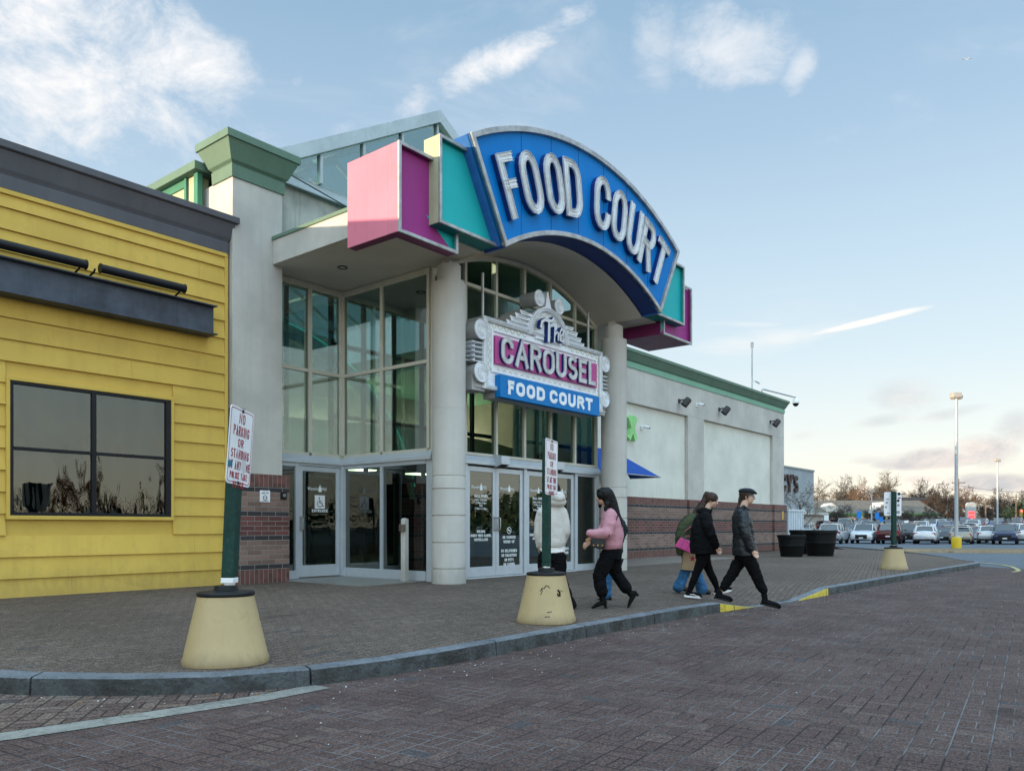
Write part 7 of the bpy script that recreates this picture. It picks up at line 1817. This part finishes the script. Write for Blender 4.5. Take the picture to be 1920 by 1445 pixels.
def utility_pole(label, px, d, h, arms=1):
    x, y, _ = at(px, d); t = thing('utility_pole', label, 'utility pole', (x, y, -.15), math.atan2(RY, RX), 'utility poles along the far road')
    m = MB(); m.tube([(0, 0, 0), (0, 0, h)], [.17, .11], 8); m.build('pole', mat('weathered_pole_wood', (.16, .11, .075), .9, var=.2), t)
    m = MB()
    for k in range(arms): m.box(-1.1, 1.1, -.06, .06, h-.7-k*1.1, h-.58-k*1.1)
    for k in range(arms):
        for q in (-1, -.4, .4, 1): m.tube([(q, 0, h-.58-k*1.1), (q, 0, h-.40-k*1.1)], .04, 6)
    m.build('crossarm', mat('weathered_pole_wood', (.16, .11, .075), .9), t)


utility_pole('utility pole rising right behind the tall white light pole', 1797, 130, 9.2, 2)
utility_pole('utility pole standing right of the red pylon sign', 1848, 150, 6.8)
utility_pole('utility pole with cross arms near the right edge', 1905, 160, 8.0, 2)
for k, (pa, pb, z) in enumerate(((1797, 1848, 7.4), (1848, 1905, 6.6), (1797, 1950, 8.2), (1905, 1990, 7.0))):
    a_, b_ = at(pa, 131+k), at(pb, 150+k*3); pts_ = [(a_[0]+(b_[0]-a_[0])*i/10, a_[1]+(b_[1]-a_[1])*i/10, z-1.0*math.sin(PI*i/10)*.5) for i in range(11)]
    tag(MB().tube(pts_, .025, 4).build('power_line', M_TRIMB), 'thin dark wire, number %s from the left of those strung between the far utility poles' % ORD[k], 'power line', 'wires between the far utility poles')

x_, y_, _ = at(1914, 118); t_ = thing('traffic_light', 'traffic signal showing red at the right edge', 'traffic light', (x_, y_, .5), math.atan2(RY, RX))
m_ = MB(); m_.tube([(0, 0, 0), (0, 0, 3.4)], .08, 8); m_.build('pole', M_POLE, t_); m_ = MB(); m_.box(-.18, .18, -.15, .15, 2.3, 3.3); m_.build('signal_head', mat('signal_yellow', (.35, .25, .05), .5), t_, bevel=.02)
m_ = MB(); m_.lathe([(.0, 0), (.12, 0), (.12, .03), (0, .03)], 12, 0, Matrix.Translation((0, -.15, 3.1)) @ Matrix.Rotation(R(90), 4, 'X')); m_.build('red_lamp', emit('signal_red', (1, .05, .04), 6), t_)
# a car on the far road with its headlights on
place_car('saloon car', 'grey', 1893, 128, math.atan2(-FY, -FX), 'car with both headlights lit on the far road near the right edge', 'cars in the rear rows of the lot')
hc = [o for o in bpy.data.objects if o.get('label', '').startswith('car with both headlights')][0]; hc['group'] = 'cars on the far road'
for ch in hc.children:
    if ch.name.startswith('headlight'): ch.material_slots[0].link = 'OBJECT'; ch.material_slots[0].material = emit('headlamp_on', (1, .86, .6), 30)


# ------------------------------------------------------------------ far buildings
def far(name, label, px, d, rz=None):
    x, y, _ = at(px, d); return thing(name, label, 'building', (x, y, -.15), math.atan2(RY, RX) if rz is None else rz)


# department store block, parallel to the mall front
t_ = thing('department_store', 'tall grey department store block with dark lettering beyond the wing', 'building', (113.7, 37.8, -.15))
m_ = MB(); m_.box(-60, 0, 0, 40, 0, 9.1); m_.build('wall', mat('store_grey_stucco', (.30, .33, .35), .85, var=.1, vs=.3, streak=.3), t_); m_ = MB(); m_.box(-60, .1, -.1, 40, 9.1, 9.35); m_.build('coping', mat('store_coping', (.22, .25, .25), .6), t_)
m_ = MB(); k_ = 0
for ch_, cx_ in zip("MACY", (-17.4, -15.1, -12.9, -10.8)):
    for cl, Q in letter_strokes(ch_, 1.7, 2.3, .42): L_, R_ = ribbon(Q, .42, cl); m_.band([(cx_+a, 5.9+b) for a, b in L_], [(cx_+a, 5.9+b) for a, b in R_], -.02, -.3-.004*k_, closed=cl); k_ += 1
m_.box(-8.75, -8.45, -.3, -.02, 7.7, 8.3)
for cl, Q in letter_strokes('S', 1.4, 2.3, .42): L_, R_ = ribbon(Q, .42, cl); m_.band([(-8.2+a, 5.9+b) for a, b in L_], [(-8.2+a, 5.9+b) for a, b in R_], -.02, -.3, closed=cl)
m_.build('lettering', mat('store_dark_letters', (.05, .03, .03), .5), t_)
m_ = MB(); m_.box(-18, -.5, -1.5, -.03, 0, 3.0); m_.box(-18, -.5, -2.2, -.03, 3.0, 3.35); m_.build('entrance_bay', mat('store_entrance_white', (.45, .45, .42), .7), t_)

# long pharmacy-like building with shingle roof and gable
t_ = far('shop_building', 'long low shop with a brown shingle roof, white gable and green eaves line', 1645, 150)
m_ = MB(); m_.box(-12, 11, 0, 14, 0, 3.9); m_.build('wall', mat('shop_cream_wall', (.46, .42, .33), .8, var=.12, vs=.5), t_)
m_ = MB(); m_.prism([(-.9, 3.85), (7, 6.6), (14.9, 3.85)], -12.4, 11.4, 'YZ'); m_.build('roof', mat('shop_brown_shingle', (.15, .125, .10), .9, var=.15, vs=2, bs=5), t_)
m_ = MB(); m_.box(-12.4, 11.4, -.96, -.86, 3.55, 3.95); m_.build('eaves_board', mat('shop_green_line', (.10, .20, .07), .6), t_)
m_ = MB(); m_.prism([(-1.8, 4.0), (4.6, 4.0), (1.4, 5.9)], -1.6, 5, 'XZ'); m_.prism([(-2.1, 3.95), (1.4, 6.1), (4.9, 3.95), (1.4, 5.85)], -1.7, 5, 'XZ'); m_.build('gable', mat('shop_white_trim', (.60, .56, .50), .7), t_)
m_ = MB(); m_.prism([(-9.6, 4.1), (-7.4, 4.1), (-7.4, 5.2), (-8.5, 5.9), (-9.6, 5.2)], .2, 4, 'XZ'); m_.build('dormer', mat('shop_white_trim', (.60, .56, .50), .7), t_)
m_ = MB()
for x in (-3.2, -1.2, 1.4, 4.0): m_.box(x-.16, x+.16, -.8, -.45, 0, 3.6)
m_.box(-6, -4.5, -.5, -.05, .8, 3.4); m_.build('porch_post', mat('shop_warm_white', (.62, .50, .34), .7), t_)
for a_, b_, c_, e_ in ((-1, 4, .3, 3.2), (-10.5, -6.5, .8, 2.8), (6, 10, .8, 2.8)): MB().box(a_, b_, -.06, -.02, c_, e_).build('window', M_CGLASS, t_)
for a_, b_ in ((-2.6, -2.0), (-4.3, -3.6)): MB().box(a_, b_, -.1, -.05, .55, 2.9).build('lit_window', emit('warm_window', (1, .62, .22), 1.2), t_)

t_ = far('brick_building', 'three storey red brick building with a dark flat roof behind the shops', 1722, 178)
m_ = MB(); m_.box(-6.5, 3.4, 0, 12, 0, 7.3); m_.build('wall', mat('far_red_brick', (.20, .085, .05), .9, var=.12, vs=1), t_); m_ = MB(); m_.box(-6.9, 3.8, -.4, 12, 7.3, 8.0); m_.build('roof', mat('slate_roof', (.05, .055, .065), .8), t_)
for i in range(6):
    for z in (5.1, 2.6): MB().box(-5.8+i*1.6, -5.0+i*1.6, -.06, .0, z, z+1.4).build('window', M_CGLASS, t_)
t_ = far('pavilion_building', 'small brick pavilion with a pale hipped roof right of the far sign post', 1722, 150)
m_ = MB(); m_.box(-4, 4, 0, 7, 0, 2.9); m_.build('wall', mat('far_orange_brick', (.26, .12, .06), .9, var=.12, vs=1), t_)
m_ = MB(); m_.add([(-4.6, -.6, 3.0), (4.6, -.6, 3.0), (4.6, 7.6, 3.0), (-4.6, 7.6, 3.0), (-2, 3, 5.0), (2.2, 3, 5.0)], [(0, 1, 5, 4), (1, 2, 5), (2, 3, 4, 5), (3, 0, 4), (0, 3, 2, 1)]); m_.build('roof', mat('pale_hip_roof', (.42, .40, .36), .7, var=.1), t_)
m_ = MB(); m_.box(-4.62, 4.62, -.64, -.6, 2.85, 3.02); m_.build('eaves_board', mat('shop_green_line', (.10, .20, .07), .6), t_)
for k, (px, d, w, h, c, nm) in enumerate(((1862, 200, 9, 3.3, (.46, .48, .50), 'low pale building behind the cars, second from the right edge'), (1895, 215, 7, 3.0, (.42, .40, .36), 'low cream building behind the cars nearest the right edge'), (1775, 190, 8, 3.6, (.20, .10, .06), 'low brown building behind the tall light pole'))):
    t_ = far('low_building', nm, px, d); m_ = MB(); m_.box(-w/2, w/2, 0, 6, 0, h*.72); m_.build('wall', mat('low_wall_%d' % k, c, .8), t_); m_ = MB(); m_.prism([(-.4, h*.72), (3, h), (6.4, h*.72)], -w/2-.3, w/2+.3, 'YZ'); m_.build('roof', mat('low_roof', (.12, .11, .11), .9), t_); [MB().box(-w/2+1+i*2, -w/2+2+i*2, -.05, 0, .8, 1.9).build('window', M_CGLASS, t_) for i in range(int(w/2)-1)]
for k, px in enumerate((1743, 1765, 1777)):
    x, y, _ = at(px, 128); t_ = tag(MB().box(-.28, .28, -.28, .28, 0, 1.7).prism([(-.35, 1.7), (.35, 1.7), (.2, 1.9), (-.2, 1.9)], -.35, .35, 'XZ').build('gate_pier', mat('pale_stone_pier', (.46, .42, .34), .8), None, loc=(x, y, -.15)), '%s pale stone pier from the left, behind the rows of cars' % ORD[k], 'gate pier', 'stone piers behind the cars')


# ------------------------------------------------------------------ trees
M_BARK = mat('grey_brown_bark', (.12, .085, .06), .9, var=.25, vs=4, bump=.3)
M_TWIG = mat('bare_twigs', (.135, .105, .08), .9, var=.2, bump=0)
M_TWIGO = mat('russet_twigs', (.17, .105, .07), .9, var=.2, bump=0)
M_TWIGD = mat('dark_twigs', (.065, .05, .042), .9, var=.2, bump=0)
M_LEAF = mat('evergreen_leaf', (.035, .055, .025), .85, var=.3, bump=0)


def bare_tree(seed, h, spread, levels=4, kids=5, trunk=.28, twig=.018, fork=.22, droop=0., density=1.):
    rnd = random.Random(seed); A, B = MB(), MB()
    def grow(p, d, L, r, lv):
        n = 4; P = [p]; rs = [r]; q = p
        for i in range(n):
            d = (d+Vector((rnd.uniform(-1, 1), rnd.uniform(-1, 1), rnd.uniform(-.6, .8)-droop*lv*.3))*.13*(1+lv*.35)).normalized(); q = q+d*(L/n); P.append(q); rs.append(max(twig, r*(1-.55*(i+1)/n)))
        (A if lv == 0 else B).tube(P, rs, 7 if lv == 0 else (5 if lv == 1 else 3), 0, cap=lv < 2)
        if lv >= levels: return
        k = int(kids*density) if lv else kids+2
        for i in range(k):
            f = (fork if lv == 0 else .18)+(1-(fork if lv == 0 else .18))*(i+rnd.random())/k; f = min(f, .98); j = min(n-1, int(f*n)); pt = P[j].lerp(P[j+1], f*n-j)
            ax = Vector((rnd.uniform(-1, 1), rnd.uniform(-1, 1), rnd.uniform(-.3, .3))).cross(d)
            if ax.length < .1: continue
            dd = (Matrix.Rotation(R(rnd.uniform(28, 58))*spread, 3, ax.normalized()) @ d); grow(pt, dd.normalized(), L*rnd.uniform(.48, .68), max(twig, rs[j]*.55), lv+1)
    grow(Vector((0, 0, 0)), Vector((0, 0, 1)), h*.58, trunk, 0)
    return A, B


def tree_from(mbs, label, px, d, mats, z=-.15, s=1., rz=0., group='bare trees beyond the parking lot', name='bare_tree', loc=None, src=None):
    x, y, _ = at(px, d) if loc is None else (*loc, 0)
    if src is None:
        t = thing(name, label, 'tree', (x, y, z), rz, group); a = mbs[0].build('trunk', mats[0], t, smooth=60); mbs[1].build('crown', mats[1], t)
    else:
        t = copy_tree(src); t.location = (x, y, z); t.rotation_euler = (0, 0, rz); t['label'] = label; t['group'] = group
        for ch in t.children:
            if ch.name.startswith('crown'): ch.material_slots[0].link = 'OBJECT'; ch.material_slots[0].material = mats[1]
    t.scale = (s, s, s); return t


TB = (M_BARK, M_TWIG)
big = tree_from(bare_tree(3, 13, 1.0, 4, 6, .32, .028), 'tall bare tree just right of the department store', 1545, 190, TB, s=.95)
big2 = tree_from(bare_tree(8, 13, .9, 4, 7, .30, .026), 'slender bare tree above the left part of the shingle roof', 1589, 195, TB, s=.98)
small = tree_from(bare_tree(21, 5.6, 1.25, 4, 6, .13, .012, .28), 'small dark round headed bare tree in front of the left part of the long shop', 1580, 125, (M_BARK, M_TWIGD), group='small ornamental trees among the cars', name='small_tree')
near = tree_from(bare_tree(33, 5.4, 1.05, 4, 4, .09, .009, .3), 'small bare tree beside the white container, in front of the store lettering', 1501, 60, (M_BARK, M_TWIG), s=1.0, group='small ornamental trees among the cars', name='small_tree')
M_TO = (M_BARK, M_TWIGO); M_TD = (M_BARK, M_TWIGD)
for args in [
    ('russet twigged broad tree above the middle of the shingle roof', 1622, 190, M_TO, .98, 1.0, big), ('wide bare tree above the right part of the shingle roof', 1655, 192, TB, 1.04, 2.2, big2),
    ('pale bare tree just left of the dark trees beside the brick building', 1728, 200, TB, .95, .5, big2), ('dark bare tree right of the pavilion', 1748, 175, M_TD, .78, 4.1, big), ('dark bare tree left of the tall light pole', 1768, 172, M_TD, .78, 3.3, big2),
    ('russet bare tree right behind the tall light pole', 1800, 200, M_TO, .82, 5.0, big), ('russet bare tree left of the pylon sign', 1816, 215, M_TO, .88, .2, big2), ('low dark tree right of the pylon sign', 1842, 190, M_TD, .66, 1.4, big),
    ('dark tree behind the second light pole', 1868, 195, M_TD, .78, 2.7, big2), ('wide dark tree right of the second light pole', 1889, 200, M_TD, .74, 3.9, big), ('dark tree cut by the right edge', 1915, 198, M_TD, .74, .8, big2), ('grey bare tree behind the brick building', 1697, 230, TB, .75, 1.9, big)]:
    lb, px, d, ms, s, rz, src = args; tree_from(None, lb, px, d, ms, s=s, rz=rz, src=src)
for lb, px, d, s, rz in (('small dark round headed bare tree in front of the white gable', 1637, 123, .98, 2.0), ('small dark bare tree under the left dormer of the long shop', 1549, 128, .78, 1.0), ('small dark bare tree behind the far sign post', 1690, 126, .86, 3.0), ('small dark bare tree in front of the brick pavilion', 1712, 120, .8, 4.4), ('small dark bare tree near the stone piers', 1752, 128, .95, 5.1)):
    tree_from(None, lb, px, d, (M_BARK, M_TWIGD), s=s, rz=rz, src=small, group='small ornamental trees among the cars')


def leafy(seed, h, w, n=2600, leaf=.16):
    rnd = random.Random(seed); A = MB(); A.tube([(0, 0, 0), (.1, 0, h*.4), (0, .1, h*.8)], [.25, .18, .06], 8); B = MB(); cl = [(Vector((rnd.gauss(0, w*.28), rnd.gauss(0, w*.28), h*rnd.uniform(.25, .92))), rnd.uniform(.5, 1.1)*w*.24) for _ in range(26)]
    for _ in range(n):
        c, r = rnd.choice(cl); p = c+Vector((rnd.gauss(0, 1), rnd.gauss(0, 1), rnd.gauss(0, .8))).normalized()*r*rnd.uniform(.5, 1.05); a = Vector((rnd.uniform(-1, 1), rnd.uniform(-1, 1), rnd.uniform(-1, 1))).normalized(); b = a.orthogonal().normalized(); B.add([tuple(p+a*leaf), tuple(p+b*leaf*.6), tuple(p-a*leaf), tuple(p-b*leaf*.6)], [(0, 1, 2, 3)])
    return A, B


eg = tree_from(leafy(5, 9, 7, 3200, .22), 'dense dark green evergreen at the right edge behind the signal', 1928, 150, (M_BARK, M_LEAF), group='evergreens beyond the lot', name='evergreen_tree', s=.72)
tree_from(None, 'dark evergreen bush at the foot of the department store', 1517, 104, (M_BARK, M_LEAF), s=.16, rz=1, src=eg, group='evergreens beyond the lot')

# far wood closing the horizon all round, one mass
def wood():
    rnd = random.Random(77); m = MB()
    def clump(x, y, w, h, n, mi):
        for _ in range(n):
            p = Vector((x+rnd.gauss(0, w*.4), y+rnd.gauss(0, w*.4), h*(rnd.random()**.8)*(1-.25*rnd.random()))); a = Vector((rnd.uniform(-1, 1), rnd.uniform(-1, 1), rnd.uniform(-.2, 1.4))).normalized(); b = a.orthogonal().normalized(); l = rnd.uniform(.4, 1.3); k = .10 if mi == 0 else .35
            m.add([tuple(p+a*l), tuple(p+b*l*k), tuple(p-a*l), tuple(p-b*l*k)], [(0, 1, 2, 3)], mi)
    for i in range(46):                      # behind the lot
        px = 1500+i*11+rnd.uniform(-3, 3); d = rnd.uniform(225, 270); x, y, _ = at(px, d); clump(x, y, 6, rnd.uniform(4.5, 7.5), 240, 0 if rnd.random() < .8 else 1)
    for i in range(90):                      # across the road behind the camera, seen in the glass
        a = R(-150+i*1.75); q = rnd.uniform(105, 135); clump(q*math.cos(a), q*math.sin(a)-6, 7, rnd.uniform(5, 8.5), 150, 0 if rnd.random() < .6 else 1)
    o = m.build('wood', [M_TWIG, M_LEAF]); struct(o, 'stuff')


wood()
for k, (x, y, s, rz) in enumerate(((6, -106, .9, 1), (26, -112, 1.0, 2), (52, -100, .8, 3), (72, -108, 1.0, 4), (-18, -110, .9, 5), (96, -96, .9, .4), (38, -124, 1.1, 1.7), (120, -92, 1.0, 2.9))):
    tree_from(None, 'bare tree mirrored in the dark glass, %s of the far line' % ORD[k], 0, 0, TB if k % 2 else M_TO, s=s, rz=rz, src=big if k % 2 else big2, loc=(x, y), group='bare trees mirrored in the entrance glass', z=-.1)
# a gull high in the sky
x_, y_, _ = at(1812, 60); t_ = MB().prism([(a*.62, b*.62) for a, b in [(-.55, .12), (-.28, .20), (0, 0), (.30, .16), (.62, .02), (.30, .09), (0, -.09), (-.28, .12)]], -.03, .03, 'XZ').build('gull', mat('gull_white', (.5, .48, .46), .8), None, loc=(x_, y_, CAMZ+(987-112)*60/1493)); t_.rotation_euler = (0, R(-10), math.atan2(RY, RX)); tag(t_, 'small gull gliding high in the upper right of the sky', 'bird')


# ------------------------------------------------------------------ grit, salt and litter collected along the kerb
def litter():
    rnd = random.Random(9); m = MB(); P = resample(KERB, .05); P = [p for p in P if 1.8 < p[0] < 27]
    def chip(x, y, z, r, mi):
        n = 5; a0 = rnd.random()*6; pts = [(x+r*rnd.uniform(.6, 1.2)*math.cos(a0+i*2*PI/n), y+r*rnd.uniform(.4, 1.0)*math.sin(a0+i*2*PI/n)) for i in range(n)]
        m.add([(a, b, z) for a, b in pts]+[(x, y, z+r*.45)], [(i, (i+1) % n, n) for i in range(n)], mi)
    for _ in range(520):
        x, y = rnd.choice(P); d = abs(rnd.gauss(0, .35)); chip(x+rnd.uniform(-.1, .1), y-.03-d, .004, rnd.uniform(.003, .011), 0 if rnd.random() < .75 else 1)
    for _ in range(260): x, y = rnd.uniform(1, 24), rnd.uniform(-2, 5); chip(x, y, .004, rnd.uniform(.003, .010), 0 if rnd.random() < .6 else 1)
    for _ in range(160): x, y = rnd.uniform(3.5, 20), rnd.uniform(5.5, 12.8); chip(x, y, walk_z(x, y)+.003, rnd.uniform(.003, .008), 0 if rnd.random() < .6 else 1)
    for _ in range(26):                      # a few dry leaves and butts
        x, y = rnd.choice(P); chip(x, y-.05-abs(rnd.gauss(0, .3)), .006, rnd.uniform(.014, .028), 2)
    struct(m.build('litter', [mat('pale_grit', (.55, .55, .56), .8, bump=0), mat('grey_grit', (.16, .15, .14), .9, bump=0), mat('dry_leaf', (.20, .11, .05), .9, bump=0)]), 'stuff')


litter()
